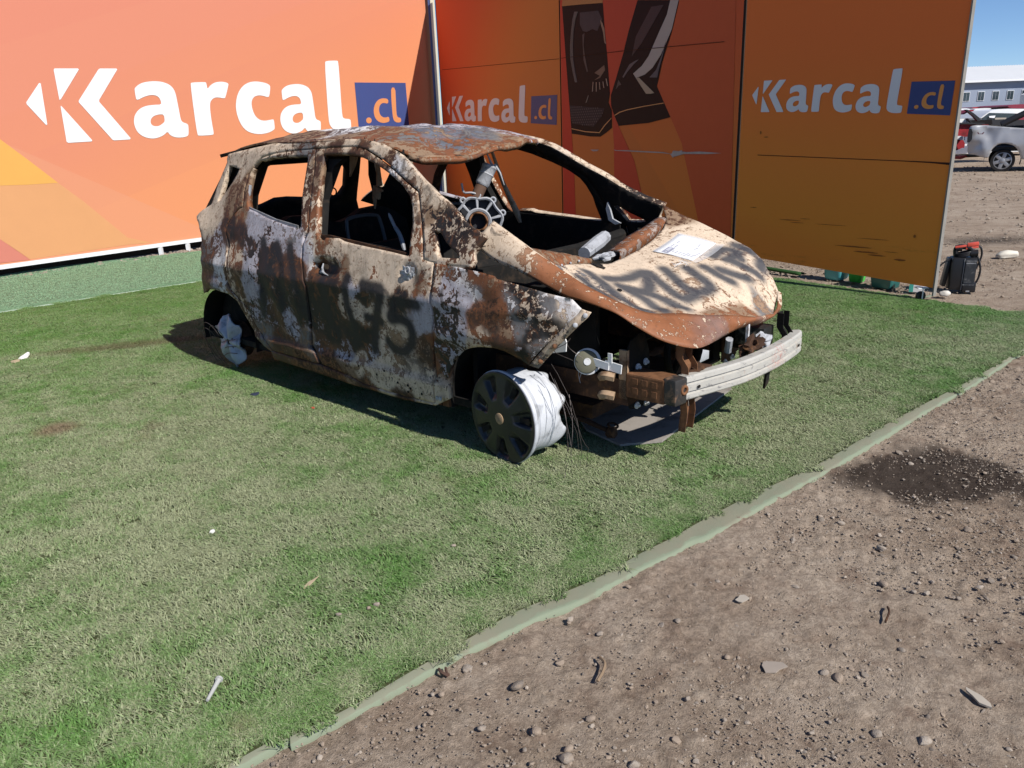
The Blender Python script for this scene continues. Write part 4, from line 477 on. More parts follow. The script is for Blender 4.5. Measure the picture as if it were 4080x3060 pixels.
def board(name, fr, s0, s1, z0, z1, th, mat, edge, label, cat, group=None):
    O, e, n = fr; base = O+e*(s0+s1)/2; t = empty(name, base, 0, label, cat, group)
    z0a, z0b = z0; P = [O+e*s0+Vector((0, 0, z0a)), O+e*s1+Vector((0, 0, z0b)), O+e*s1+Vector((0, 0, z1)), O+e*s0+Vector((0, 0, z1))]
    P = [p-base for p in P]; Q = [p-n*th for p in P]
    mk('panel', P+Q, [(0, 1, 2, 3), (7, 6, 5, 4), (0, 4, 5, 1), (1, 5, 6, 2), (2, 6, 7, 3), (3, 7, 4, 0)], [mat, edge], t, mi=[0, 1, 1, 1, 1, 1]); return t
M['edgewhite'] = simple('white_metal_edge', (.70, .72, .74), .5, .4, var=.08)
M['edgewood'] = simple('raw_board_edge', (.30, .24, .17), .8, .2, var=.3)
M['letterwhite'] = flat('white_lettering', (.74, .75, .77), .5, .3, .03)
M['navy'] = flat('navy_print', (.045, .07, .215), .5, .3, .08)
M['printorange'] = flat('orange_lettering', (.62, .25, .10), .5, .3, .04)
M['printorange_d'] = flat('orange_lettering_shade', (.78, .32, .08), .5, .3, .04)
M['L'] = board_mat('long_hoarding_print', FL, (.18, -.42, .7, -1.2, 1.0, (.58, .20, .145), (.66, .265, .115)),
    [(-.35, 1, -2.72, .02, (.60, .22, .15), .5), (-.33, 1, -3.42, .03, (.58, .195, .14), .55), (-.36, 1, -2.2, .02, (.64, .245, .13), .28), (.30, -1, 1.15, .02, (.67, .265, .125), .5), (-.55, -1, .35, .02, (.63, .28, .165), .5)], (.5, .3, .2), .6)
M['R1'] = board_mat('left_panel_print', F2, (.55, .55, -4.45, -.6, 1.5, (.66, .225, .048), (.66, .105, .035)), [(-.5, -.9, 5.2, 1.2, (.62, .21, .048), .6)])
M['R2'] = board_mat('middle_panel_print', F2, (0, 1, 0, .6, 2.6, (.66, .22, .048), (.60, .115, .04)), [(.9, -1, -.2, .05, (.52, .18, .05), .35)])
M['R3'] = board_mat('right_panel_print', F3, (0, 1, 0, .25, 2.3, (.88, .33, .048), (.86, .20, .045)), [(.30, -1, .9, .02, (.88, .27, .045), .30), (-.2, 1, -.38, -.35, (.87, .235, .045), .5)], dz=1.0)
def logo(fr, aff, board_, off, white, org, navy):
    c = B['canon']; A = np.array(aff); f = lambda l, sm=0: [tuple(q) for q in (np.c_[smooth_poly(l, sm) if sm else np.array(l), np.ones(len(l)*(2**sm))]@A)]
    for k in ('arrow', 'K1', 'K2', 'K3'): sheet('logo_mark', fr, f(c[k]), off, white, board_)
    for k in ('a1', 'a2'): sheet('letter', fr, f(c[k], 1), off, white, board_, [f(c[k+'h'], 1)])
    for k in ('r', 'c', 'l'): sheet('letter', fr, f(c[k], 1), off, white, board_)
    sheet('name_plate', fr, f(c['box']), off, navy, board_)
    for k in ('dot', 'c2', 'l2'): sheet('letter', fr, f(c[k], 1), off+.0025, org, board_)
    return board_
# long sunlit hoarding
bL = board('long_hoarding', FL, -5.5, 5.2, (.17, .17), 4.5, .05, M['L'], M['edgewhite'], 'long sunlit orange hoarding with big white lettering behind the burnt car', 'hoarding')
O, e, n = FL
m_ = MB(); m_.prism([(-5.5, .115), (5.2, .115), (5.2, .168), (-5.5, .168)], .08, (e, Vector((0, 0, 1)), n), O-n*.06-bL.location); m_.build('bottom_rail', M['edgewhite'], bL)
M['Ly'] = flat('yellow_print', (.68, .35, .085), .5, .3, .05); M['Lt'] = flat('tan_print', (.61, .30, .135), .5, .3, .05); M['Lr'] = flat('rose_print', (.55, .19, .14), .5, .3, .05); M['Lo'] = flat('deep_orange_print', (.90, .34, .14), .5, .3, .04)
sheet('printed_shape', FL, B['L_band'], .003, M['Lt'], bL); sheet('printed_shape', FL, B['L_yellow'], .0045, M['Ly'], bL); sheet('printed_shape', FL, B['L_low1'], .006, M['Lr'], bL)
logo(FL, B['logoL'], bL, .005, M['letterwhite'], M['printorange'], M['navy'])
for s in (-.62, -.20, .22, 1.6, 3.0, -3.0):
    m_ = MB(); p = O+e*s+n*.0; m_.box(p+Vector((0, 0, .055))-bL.location, (.05, .05, .13)); m_.build('foot', M['edgewhite'], bL)
M['darkbeam'] = simple('dark_base_beam', (.04, .028, .02), .8, .2)
m_ = MB(); m_.prism([(-5.5, .0), (5.2, .0), (5.2, .11), (-5.5, .11)], .05, (e, Vector((0, 0, 1)), n), O-n*.30-bL.location); m_.build('base_beam', M['darkbeam'], bL)
# three shaded panels
S1 = B['S1']; SL_ = math.hypot(B['C'][0]-B['S2'][0], B['C'][1]-B['S2'][1])
b1 = board('left_panel', F2, S1+.015, SL_-.33, (.12, .12), 3.95, .05, M['R1'], M['darkbeam'], 'shaded red and orange panel at the corner with small white lettering', 'display panel', 'shaded orange display panels in a row')
logo(F2, B['logo1'], b1, .004, M['letterwhite'], M['printorange_d'], M['navy'])
b2 = board('middle_panel', F2, .02, S1-.015, (.13, .13), 3.95, .05, M['R2'], M['darkbeam'], 'shaded panel printed with black and grey car lamp shapes and torn across', 'display panel', 'shaded orange display panels in a row')
for k, mt, off in (('r_redL', (.58, .07, .04), .003), ('r_red2', (.56, .085, .045), .003), ('r_redR', (.56, .115, .045), .003), ('r_dark1', (.014, .008, .008), .0045), ('r_dark2', (.013, .008, .009), .0045), ('r_beige', (.50, .24, .09), .006), ('r_arc', (.16, .14, .13), .006), ('r_sheen', (.075, .062, .066), .006), ('r_glint', (.34, .22, .15), .0075),
      ('r_bright2', (.46, .41, .37), .006), ('r_grey2', (.13, .12, .13), .0075), ('r_vee', (.42, .34, .25), .0075), ('r_grille', (.035, .03, .036), .006), ('r_gold1', (.75, .38, .16), .008), ('r_gold2', (.75, .38, .16), .008)):
    mm = flat('print_'+k[2:], mt, .6, .12, .3 if mt[0] < .2 else .05, None, 9.); sheet('printed_shape', F2, [(max(.03, min(S1-.03, a)), min(b, 3.9) if not (k.startswith('r_red') and b < 1.05) else .16) for a, b in B[k]], off, mm, b2)
def resample2(c, n):
    s_ = np.r_[0, np.cumsum(np.linalg.norm(np.diff(c, axis=0), axis=1))]; q = np.linspace(0, s_[-1], n); return np.stack([np.interp(q, s_, c[:, k]) for k in range(2)], 1)
_src = np.array([(525, 25), (600, 960), (205, 1380), (140, 560), (885, 0), (610, 980), (1225, 1210), (1085, 890)], float); _dst = np.array([B['r_dark1'][1], B['r_dark1'][4], B['r_dark1'][11], B['r_dark1'][13], B['r_dark2'][0], B['r_dark2'][10], B['r_dark2'][6], B['r_dark2'][4]])
def px2(p):
    A_ = np.c_[_src, _src[:, :1]*_src[:, 1:], np.ones(len(_src))]; w_ = np.linalg.lstsq(A_, _dst, rcond=None)[0]; return tuple(np.array([p[0], p[1], p[0]*p[1], 1.])@w_)
M['tick'] = flat('pale_tick_print', (.45, .33, .25)); [sheet('printed_tick', F2, q, .0075, M['tick'], b2) for q in B['r_ticks']]
M['rib'] = flat('grey_rib_print', (.20, .175, .16))
_arc = np.array(B['r_arc']); _hh = len(_arc)//2
_lft = resample2(_arc[_hh:][::-1], 40); _rgt = resample2(_arc[:_hh], 40)
_m = MB(); O2, e2, n2_ = F2
for i in range(0, 39):
    q = [_lft[i], _rgt[i], (_rgt[i]+_rgt[i+1])/2, (_lft[i]+_lft[i+1])/2]; P3 = [O2+e2*a+Vector((0, 0, z))+n2_*.0085-b2.location for a, z in q]; _m.add(P3+[p-n2_*.001 for p in P3], [(0, 1, 2, 3), (7, 6, 5, 4), (0, 4, 5, 1), (1, 5, 6, 2), (2, 6, 7, 3), (3, 7, 4, 0)])
tag(_m.build('printed_ribs', M['rib'], b2), kind='stuff')
_g = np.array(B['r_grille']); _m = MB(); _lo, _hi = _g.min(0), _g.max(0)
for i, a in enumerate(np.arange(_lo[0]+.05, _hi[0], .055)):
    for j, z in enumerate(np.arange(_lo[1]+.03, _hi[1], .032)):
        a_ = a+.027*(j % 2)
        if pip([[a_, z]], _g)[0]: P3 = [O2+e2*(a_+da)+Vector((0, 0, z+dz))+n2_*.0085-b2.location for da, dz in ((-.016, 0), (0, -.010), (.016, 0), (0, .010))]; _m.add(P3, [(0, 1, 2, 3)])
tag(_m.build('printed_mesh', flat('grey_mesh_print', (.075, .066, .07)), b2), kind='stuff')
for k, (pp_, col) in enumerate((([(820, 640), (880, 600), (905, 590), (860, 640), (800, 720), (765, 780), (755, 770)], (.10, .095, .105)), ([(320, 350), (345, 330), (335, 450), (350, 560), (385, 710), (375, 725), (335, 600)], (.06, .055, .055)), ([(460, 730), (540, 670), (565, 650), (575, 700), (520, 780), (460, 805), (520, 760)], (.16, .11, .08)), ([(360, 1040), (390, 960), (396, 965), (372, 1035)], (.20, .17, .15)), ([(870, 360), (1000, 60), (1100, 40), (930, 420), (840, 560)], (.022, .020, .028)), ([(690, 900), (715, 800), (745, 850), (720, 860)], (.07, .06, .06)))):
    sheet('printed_shape', F2, [px2(p) for p in pp_], .0070, flat('print_detail', col), b2)
M['torn'] = flat('torn_paper', (.42, .40, .40), .8, .2, .3, None, 20.)
sheet('torn_edge', F2, B['r_tear'], .010, M['torn'], b2); sheet('torn_edge', F2, B['r_tear2'], .010, M['torn'], b2); sheet('torn_edge', F2, B['r_tear3'], .012, M['torn'], b2)
S2e = B['S2e']
b3 = board('right_panel', F3, 0, S2e-.02, (.13, .245), 3.95, .035, M['R3'], M['darkbeam'], 'shaded orange panel nearest the viewer, scuffed, on a castor', 'display panel', 'shaded orange display panels in a row')
logo(F3, B['logo3'], b3, .004, M['letterwhite'], M['printorange_d'], M['navy'])
M['crack'] = flat('dark_seam', (.06, .03, .018), .9, .1)
for fr, bb, k in ((F2, b1, 'R1'), (F2, b2, 'R2'), (F3, b3, 'R3')):
    q = B['seams'][k]; q = [(min(max(a, (0 if bb is not b1 else S1+.03)), SL_-.4), z) for a, z in q]; sheet('sheet_joint', fr, [(a, z-.003) for a, z in q]+[(a, z+.003) for a, z in q[::-1]], .0035 if bb is not b2 else .011, M['crack'], bb)
q = [(0.43, 1.165), (.3, 1.158), (.15, 1.150), (0.0, 1.135), (0.0, 1.147), (.15, 1.160), (.3, 1.165)]; sheet('crack', F3, q, .006, M['crack'], b3)
O3, e3, n3 = F3
m_ = MB(); m_.prism([(-.012, .0), (.0, .0), (.0, 3.9), (-.012, 3.9)], .06, (e3, Vector((0, 0, 1)), n3), O3-n3*.05-b3.location+Vector((0, 0, .06))); m_.build('edge_strip', simple('grey_edge_strip', (.22, .21, .19), .7, .2, var=.3), b3)
# castor
m_ = MB(); V, F = lathe([(0, -.014), (.036, -.014), (.042, -.008), (.042, .008), (.036, .014), (0, .014)], 20); cp = O3+e3*.10-n3*.02-b3.location
m_.add([Vector(v)+cp+Vector((0, 0, .045)) for v in V], F); cst = m_.build('castor_wheel', M['blackgloss'], b3)
m_ = MB(); m_.box(cp+Vector((0, -.03, .065)), (.006, .012, .12), Matrix.Rotation(e3.to_track_quat('X', 'Z').to_euler().z, 3, 'Z')); m_.box(cp+Vector((0, 0, .118)), (.09, .07, .008)); m_.build('castor_fork', M['edgewhite'], b3)
M['scuff'] = flat('dark_scuff', (.30, .11, .03), .8, .1, .3)
_rs = np.random.default_rng(9)
for (a, z, w, h) in ((1.35, .62, .22, .004), (1.28, .60, .15, .003), (1.20, .64, .10, .003), (.95, .60, .30, .003), (.72, .42, .34, .007), (.60, .38, .22, .009), (.50, .36, .16, .007), (.38, .40, .12, .003), (.30, .34, .10, .012), (.20, .55, .02, .02), (1.75, .72, .08, .003), (1.72, 1.42, .015, .02), (1.66, 1.38, .05, .006), (.55, .50, .28, .003)):
    n_ = 8; top = [(a-w/2+w*i/n_, z+h*(.4+.6*_rs.random())*math.sin(math.pi*(i+.3)/(n_+.6))) for i in range(n_+1)]; bot = [(a-w/2+w*i/n_, z-h*(.4+.6*_rs.random())*math.sin(math.pi*(i+.3)/(n_+.6))) for i in range(n_+1)]
    sheet('scuff', F3, top+bot[::-1], .006, M['scuff'], b3)
# corner post (sunlit cream face, blue side, dark gap)
pt = empty('corner_post', (-1.18, 15.62, 0), 0, 'tall narrow white and blue post between the long hoarding and the shaded panels', 'post')
m_ = MB(); m_.box((.0, .0, 2.2), (.075, .06, 4.4)); m_.build('white_face', simple('cream_post_paint', (.66, .63, .50), .5, .3, var=.06), pt)
m_ = MB(); m_.box((-.060, .012, 2.2), (.045, .06, 4.4)); m_.build('blue_side', simple('blue_post_paint', (.07, .10, .24), .5, .3, var=.1), pt)
m_ = MB(); m_.box((.16, .14, 2.2), (.24, .03, 4.4)); m_.build('dark_gap_fill', simple('gap_fill_black', (.012, .011, .011), .8, .1), pt)  # black sheet added behind the open gap so that it reads dark
# ------------------------------------------------------------------ burnt car
YAW = math.radians(-42.08); EX = Vector((math.cos(YAW), math.sin(YAW), 0)); EY = Vector((-math.sin(YAW), math.cos(YAW), 0))
CAR = empty('burnt_car', Vector((-.043, 3.486, 0))+EY*.80, YAW, 'burnt out rusty compact car without glass, tyres or bumper, its hood buckled and sprayed black', 'car')
def hwf(x, z):
    x = np.asarray(x, float); z = np.asarray(z, float)
    w = np.interp(z, [.10, .22, .33, .36, .52, .77, .985, 1.46, 1.60], [.80, .845, .864, .848, .862, .898, .838, .635, .55])
    w = w-np.where(x > .05, .42*(np.minimum(x, .8)-.05)**2, 0); return w-np.where(x < -1.9, .10*(x+1.9)**2, 0)
def zone(P, samples, seed, warp=.075, pw=4.6):
    P = np.asarray(P, float); S = np.array([[s[0], s[1]] for s in samples]); Q = P+np.stack([fbm(P, 9, 5, seed, .62), fbm(P, 9, 5, seed+50, .62)], 1)*warp
    U = np.array([PAL[s[2]] for s in samples]); O_ = np.array([PAL[s[3]] for s in samples]); Cv = np.array([s[4] for s in samples])
    un = np.zeros((len(P), 4)); ov = np.zeros((len(P), 4))
    for c in range(0, len(P), 8000):
        d = ((Q[c:c+8000, None, :]-S[None])**2).sum(2)+.0006; w = d**-pw; w /= w.sum(1)[:, None]
        un[c:c+8000, :3] = w@U; ov[c:c+8000, :3] = w@O_; un[c:c+8000, 3] = w@Cv
    return un, ov
def strokes_amt(P, strokes, rad):
    P = np.asarray(P, float); out = np.zeros(len(P))
    rr = rad if isinstance(rad, (list, tuple)) else [rad]*len(strokes)
    for st, r in zip(strokes, rr):
        st = crop(st, 5) if len(st) > 2 else np.array(st, float); dm = np.full(len(P), 9.)
        for a, b in zip(st[:-1], st[1:]):
            ab = b-a; t = np.clip(((P-a)@ab)/(ab@ab+1e-9), 0, 1); dm = np.minimum(dm, np.hypot(*(P-(a+t[:, None]*ab)).T))
        out = np.maximum(out, np.clip(1.15-dm/r, 0, 1))
    return out
def side_panel(name, poly, holes, samples, side=-1, step=.016, th=.005, dent=None, spray=None, sprad=.04, inset=0., parent=CAR, seed=5, label=None):
    P, F = cdt_fill(poly, holes, step); x, z = P[:, 0], P[:, 1]; w = hwf(x, z)-inset
    w = w+fbm(P, 3.2, 3, seed)*.008+fbm(P, 11, 2, seed+7)*.0022
    if dent is not None: w = w+dent(x, z)
    V = np.stack([x, side*w, z], 1); un, ov = zone(P, samples, seed)
    if spray: ov[:, 3] = strokes_amt(P, spray, sprad)
    if side > 0: F = F[:, ::-1]
    o = mk(name, V, F, [M['burnt'], M['soot']], parent, True, {'under': un, 'over': ov})
    md = o.modifiers.new('thickness', 'SOLIDIFY'); md.thickness = th; md.offset = -1; md.material_offset = 1; md.material_offset_rim = 0
    return tag(o, label)
ZS = T['z_side']+[[-1.22, .872, 'K', 'D', .12], [-1.17, .862, 'K', 'D', .1], [-1.20, .84, 'K', 'D', .1], [-1.26, .86, 'D', 'K', .4]]; ZF = T['z_fender']+[s for s in ZS if s[0] > -.45]  # extra near-black samples paint the shade inside the door-handle recess
gs = lambda x, z, a, b, r, r2=None: np.exp(-((x-a)/r)**2-((z-b)/(r2 or r))**2)
def dent_door(x, z): return -.042*np.exp(-(((x+1.235)/.125)**2+((z-.853)/.048)**2)**2)-.016*np.exp(-(((x+.555)/.06)**2+((z-.888)/.04)**2)**2)+.005*gs(x, z, -.9, .60, .3, .12)*np.sin(x*16+z*9)-.006*gs(x, z, -1.35, .6, .12, .3)
def dent_rear(x, z): return .007*np.sin(x*30+z*7)*gs(x, z, -1.75, .65, .28, .25)-.02*gs(x, z, -2.28, .93, .08, .08)
def dent_body(x, z): return .035*gs(x, z, -2.82, 1.0, .14, .10)-.015*gs(x, z, -2.45, .9, .1, .1)+.03*gs(x, z, -2.6, .62, .22, .06)-.02*gs(x, z, -.36, 1.15, .1, .1)
def dent_fender(x, z): return .032*gs(x, z, .0, .62, .34, .07)-.018*gs(x, z, -.05, .80, .09, .05)+.012*gs(x, z, -.30, .80, .07, .06)-.012*gs(x, z, .2, .74, .12, .04)+.006*np.sin(z*60+x*12)*gs(x, z, -.30, .58, .10, .14)
for sd in (-1, 1):
    nr = sd < 0; st = .0135 if nr else .03
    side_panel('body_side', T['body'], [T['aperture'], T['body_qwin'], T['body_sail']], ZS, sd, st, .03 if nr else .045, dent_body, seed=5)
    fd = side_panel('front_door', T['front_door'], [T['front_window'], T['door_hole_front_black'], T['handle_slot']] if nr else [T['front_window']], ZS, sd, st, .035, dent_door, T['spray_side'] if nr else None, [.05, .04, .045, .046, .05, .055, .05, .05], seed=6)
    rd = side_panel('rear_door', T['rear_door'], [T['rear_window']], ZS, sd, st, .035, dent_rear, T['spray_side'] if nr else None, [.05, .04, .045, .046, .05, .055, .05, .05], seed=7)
    side_panel('front_fender', T['fender'], [], ZF, sd, st, .004, dent_fender, seed=8, inset=-.002)
    # inner skins and B pillar (sooty)
    m_ = MB(); q = [(-2.30, .22), (-.37, .22), (-.37, .95), (-1.0, .985), (-1.5, 1.01), (-1.9, 1.05), (-2.2, 1.08)]
    V = [Vector((x, sd*(float(hwf(x, z))-.10), z)) for x, z in q]; m_.add(V+[v-Vector((0, sd*.01, 0)) for v in V], [tuple(range(7)), tuple(range(13, 6, -1))]+[(i, i+7, (i+1) % 7+7, (i+1) % 7) for i in range(7)]); m_.build('inner_panel', M['soot'], CAR)
    m_ = MB(); q = [(-1.34, 1.42), (-1.40, 1.38), (-1.44, 1.2), (-1.38, 1.0), (-1.36, .3), (-1.60, .3), (-1.56, 1.0), (-1.55, 1.25), (-1.56, 1.42)]; n_ = len(q)
    V = [Vector((x, sd*(float(hwf(x, z))-.05), z)) for x, z in q]; V2 = [v-Vector((0, sd*.05, 0)) for v in V]; m_.add(V+V2, [t for t in tri_poly(q)]+[tuple(i+n_ for i in t[::-1]) for t in tri_poly(q)]+[(i, i+n_, (i+1) % n_+n_, (i+1) % n_) for i in range(n_)]); m_.build('door_pillar', M['soot'], CAR)
    m_ = MB(); q = [(-2.72, .55), (-2.30, .55), (-2.25, 1.2), (-2.20, 1.42), (-2.62, 1.42), (-2.80, 1.05)]; V = [Vector((x, sd*(float(hwf(x, z))-.11), z)) for x, z in q]; m_.add(V+[v-Vector((0, sd*.01, 0)) for v in V], [tuple(range(6)), tuple(range(11, 5, -1))]+[(i, i+6, (i+1) % 6+6, (i+1) % 6) for i in range(6)])
    if nr: m_.build('quarter_inner', M['soot'], CAR)
    # wheel arch liners
    for cx, cz, r, a0 in ((.03, .25, .40, 62), (-2.57, .24, .345, -8)):
        V = []; F = []
        for k in range(19):
            a = math.radians(a0+(188-a0)*k/18)
            for y in (.80, .48): V.append((cx+r*math.cos(a), sd*y, cz+r*math.sin(a)))
        F = [(2*i, 2*i+1, 2*i+3, 2*i+2) for i in range(18)]; k = len(V); V.append((cx, sd*.48, cz)); F += [(2*i+1, 2*i+3, k) for i in range(18)]; mk('arch_liner', V, F, M['soot'], CAR, True)
    # sill foot with bolts, window-channel strips
    m_ = MB(); m_.box((-.42, sd*.80, .30), (.10, .03, .20), taper=.8); m_.build('sill_end', M['rust'], CAR)
# sail-window fragment and lock remains
def disc(c, nrm, r, th, n=20):
    q = Vector(nrm).normalized().to_track_quat('Z', 'Y').to_matrix(); V, F = lathe([(0, 0), (r, 0), (r, th), (r*.9, th*1.3), (0, th*1.3)], n, 'z'); return [q @ Vector(v)+Vector(c) for v in V], F
def ring(c, nrm, r, r2, n=24):
    q = Vector(nrm).normalized().to_track_quat('Z', 'Y').to_matrix(); V, F = [], []
    for i in range(n):
        a = 2*math.pi*i/n
        for j in range(8): b = 2*math.pi*j/8; V.append(q @ Vector(((r+r2*math.cos(b))*math.cos(a), (r+r2*math.cos(b))*math.sin(a), r2*math.sin(b)))+Vector(c))
    for i in range(n):
        for j in range(8): F.append((i*8+j, ((i+1) % n)*8+j, ((i+1) % n)*8+(j+1) % 8, i*8+(j+1) % 8))
    return V, F
# door-handle remains (part of the front door: sub-parts)
fdoor = [o for o in bpy.data.objects if o.name.startswith('front_door')][0]
def lump(name, c, d, seed, mat, parent, sub=3, amp=.45):
    bm = bmesh.new(); bmesh.ops.create_icosphere(bm, subdivisions=sub, radius=1); P = np.array([v.co for v in bm.verts]); k = 1+fbm(P, 1.6, 4, seed, .65)*amp*2
    V = P*k[:, None]*np.array(d)+np.array(c); F = [[v.index for v in f.verts] for f in bm.faces]; bm.free(); return mk(name, V, F, mat, parent, True, sharp=40)
hy = -float(hwf(-.555, .89))
lump('lock_remains', (-.553, hy+.004, .885), (.048, .012, .034), 4, M['castalu'], fdoor, 4, .5)
V, F = ring((-.538, hy-.012, .902), (0, -1, .2), .016, .005); mk('lock_ring', V, F, M['castalu'], fdoor, True)
hy2 = -float(hwf(-1.29, .85))+.022
m_ = MB(); m_.tube([(-1.272, hy2, .873), (-1.270, hy2-.012, .85), (-1.276, hy2-.008, .830), (-1.30, hy2, .822)], [.004, .006, .009, .012]); m_.tube([(-1.276, hy2-.01, .83), (-1.25, hy2-.016, .822), (-1.222, hy2-.012, .812)], [.008, .005, .002]); m_.build('handle_remains', M['castalu'], fdoor, True)
m_ = MB()
for x, z in ((-1.12, .36), (-1.02, .325), (-.87, .30), (-.80, .335), (-.70, .285), (-.63, .245), (-.62, .285), (-.605, .27), (-.52, .255), (-1.2, .345)):
    V, F = disc((x, -float(hwf(x, z))-.0105, z), (0, -1, 0), .0075, .001, 10); mk('clip_hole', V, F, M['soot'], fdoor)
m_ = MB()
for x in (-.395, -.372): V, F = disc((x, -.868, .262), (0, -1, 0), .011, .004, 12); mk('sill_bolt', V, F, M['castalu'], CAR)
# belt-line window rubber rails
def strip(name, pts, h, th, mat, parent, inset=.03):
    m_ = MB(); V = []
    for x, z in pts: y = -(float(hwf(x, z))-inset); V += [(x, y, z), (x, y, z+h), (x, y+th, z+h), (x, y+th, z)]
    F = []
    for i in range(len(pts)-1):
        for k in range(4): F.append((i*4+k, i*4+(k+1) % 4, i*4+4+(k+1) % 4, i*4+4+k))
    F += [(0, 1, 2, 3), tuple(4*(len(pts)-1)+k for k in (3, 2, 1, 0))]; m_.add(V, F); return m_.build(name, mat, parent)
rdoor = [o for o in bpy.data.objects if o.name.startswith('rear_door')][0]
strip('window_rail', [(-1.33, 1.0), (-1.25, 1.003), (-1.15, .995), (-1.0, .985), (-.85, .972), (-.7, .962), (-.6, .955)], .022, .01, M['rustdark'], fdoor, .022)
strip('window_rail', [(-2.19, 1.13), (-2.0, 1.10), (-1.8, 1.065), (-1.56, 1.04)], .022, .008, M['steelgrey'], rdoor, .012)
m_ = MB(); m_.tube([(-2.175, -.755, 1.11), (-2.185, -.70, 1.27)], .010, 6); m_.build('window_channel', M['steelgrey'], rdoor)
m_ = MB(); m_.tube([(-1.475, -.80, 1.0), (-1.50, -.64, 1.42)], .009, 6); m_.tube([(-1.44, -.775, 1.0), (-1.475, -.70, 1.25)], [.010, .004], 6); m_.build('window_channel', M['steelgrey'], fdoor)
# floor, firewall, tailgate
m_ = MB(); m_.box((-1.55, 0, .23), (2.7, 1.56, .04)); m_.box((-.28, 0, .56), (.03, 1.4, .66)); m_.box((-2.75, 0, .42), (.35, 1.3, .35)); m_.build('floor_pan', M['soot'], CAR)
def tg(y, z): return (-2.95+.75*(z-1.05) if z > 1.05 else -2.95+.04*(1.05-z), y, z)
out = [(-.66, .42), (.66, .42), (.69, .8), (.66, 1.05), (.58, 1.30), (.52, 1.47), (-.52, 1.47), (-.58, 1.30), (-.66, 1.05), (-.69, .8)]
hole = [(-.49, 1.10), (-.42, 1.24), (-.33, 1.36), (-.25, 1.395), (.28, 1.395), (.37, 1.385), (.45, 1.31), (.50, 1.17), (.47, 1.10), (.36, 1.08), (.14, 1.11), (0, 1.125), (-.11, 1.125), (-.2, 1.09), (-.29, 1.07)]
P, F = cdt_fill(out, [hole], .05); V = [tg(a, b) for a, b in P]
un = np.tile([*PAL['D'], .5], (len(V), 1)); ov = np.tile([*PAL['T'], 0.], (len(V), 1)); tgo = mk('tailgate', V, F, [M['soot'], M['soot']], CAR, True)
md = tgo.modifiers.new('thickness', 'SOLIDIFY'); md.thickness = .05; md.offset = 1; md.material_offset = 1
m_ = MB(); m_.tube([(-2.86, .38, 1.155), (-2.85, .385, 1.165)], .022, 8); V, F = ring((-2.85, .40, 1.125), (1, 0, 0), .03, .006); m_.add(V, F); m_.build('latch', M['soot'], tgo)
rows = []
for u in np.linspace(0, 1, 5):
    for y in np.linspace(-.585, .585, 15): rows.append((-2.44-.30*u+.06*abs(y)**2, y, 1.532-.01*u-.052*(y/.585)**2-.015*u*u))
sp = mk('spoiler', rows, grid_faces(5, 15), M['soot'], CAR, True); sp.modifiers.new('t', 'SOLIDIFY').thickness = .022
# roof
rp = [(-2.56, -.56), (-2.2, -.595), (-1.6, -.605), (-1.1, -.60), (-.80, -.585), (-.73, -.55), (-.68, -.42), (-.655, -.3), (-.65, -.02), (-.68, .18), (-.78, .42), (-.90, .595), (-1.6, .605), (-2.2, .595), (-2.56, .56), (-2.6, 0)]
P, F = cdt_fill(rp, [], .022); x, y = P[:, 0], P[:, 1]
def roofz(x, y):
    z = 1.522+.058*(1-(y/.6)**2); z = z-np.where(x > -1.3, .30*(x+1.3)**2, 0)-np.where(x < -2.1, .25*(x+2.1)**2, 0)
    Pn = np.stack([x, y], 1); return z+fbm(Pn, 3.6, 3, 31)*.044*np.clip((.6-np.abs(y))/.25, 0, 1)+fbm(Pn, 9, 2, 33)*.006*np.clip((.6-np.abs(y))/.2, 0, 1)-.02*np.exp(-((x+.78)/.10)**2-((y+.45)/.16)**2)
z = roofz(x, y); ZR = [(-.70, -.4, 'R', 'T', .5), (-.68, -.1, 'R', 'T', .4), (-.72, .15, 'R', 'T', .45), (-.82, .40, 'R', 'L', .4), (-.85, -.52, 'R', 'T', .5), (-.95, -.42, 'R', 'G', .45), (-.80, -.2, 'R', 'S', .45), (-.86, .05, 'S', 'G', .5), (-1.0, -.2, 'S', 'T', .35), (-1.15, -.1, 'S', 'L', .5), (-1.2, -.4, 'R', 'T', .4), (-1.3, .3, 'S', 'L', .6), (-1.5, -.2, 'S', 'L', .5), (-1.45, -.52, 'D', 'T', .5), (-1.5, -.38, 'G', 'W', .55), (-1.9, -.5, 'D', 'T', .5), (-2.3, -.45, 'D', 'T', .5), (-2.0, -.1, 'G', 'W', .6), (-1.8, .3, 'S', 'L', .6), (-.92, .45, 'S', 'L', .5), (-2.4, .2, 'D', 'G', .5)]
un, ov = zone(P, ZR, 71, .08); 
rf = mk('roof', np.stack([x, y, z], 1), F, [M['burnt_roof'], M['soot']], CAR, True, {'under': un, 'over': ov}); md = rf.modifiers.new('t', 'SOLIDIFY'); md.thickness = .012; md.offset = -1; md.material_offset = 1
fe = densify([(-.80, -.585), (-.73, -.55), (-.68, -.42), (-.655, -.3), (-.65, -.02), (-.68, .18), (-.78, .42), (-.90, .595)], .03, False); fz = roofz(fe[:, 0], fe[:, 1]); V = []
for (a, b), zz in zip(fe, fz): V += [(a, b, zz-.002), (a+.012, b, zz-.02), (a-.008, b, zz-.036-.006*math.sin(b*11+math.sin(b*23)))]
Pe = np.array([(v[0], v[1]) for v in V]); un, ov = zone(Pe, ZR, 72, .06); un[:, :3] = PAL['R']; hd = mk('windscreen_header', V, grid_faces(len(fe), 3), [M['burnt'], M['soot']], CAR, True, {'under': un, 'over': ov}); md = hd.modifiers.new('t', 'SOLIDIFY'); md.thickness = .01; md.material_offset = 1
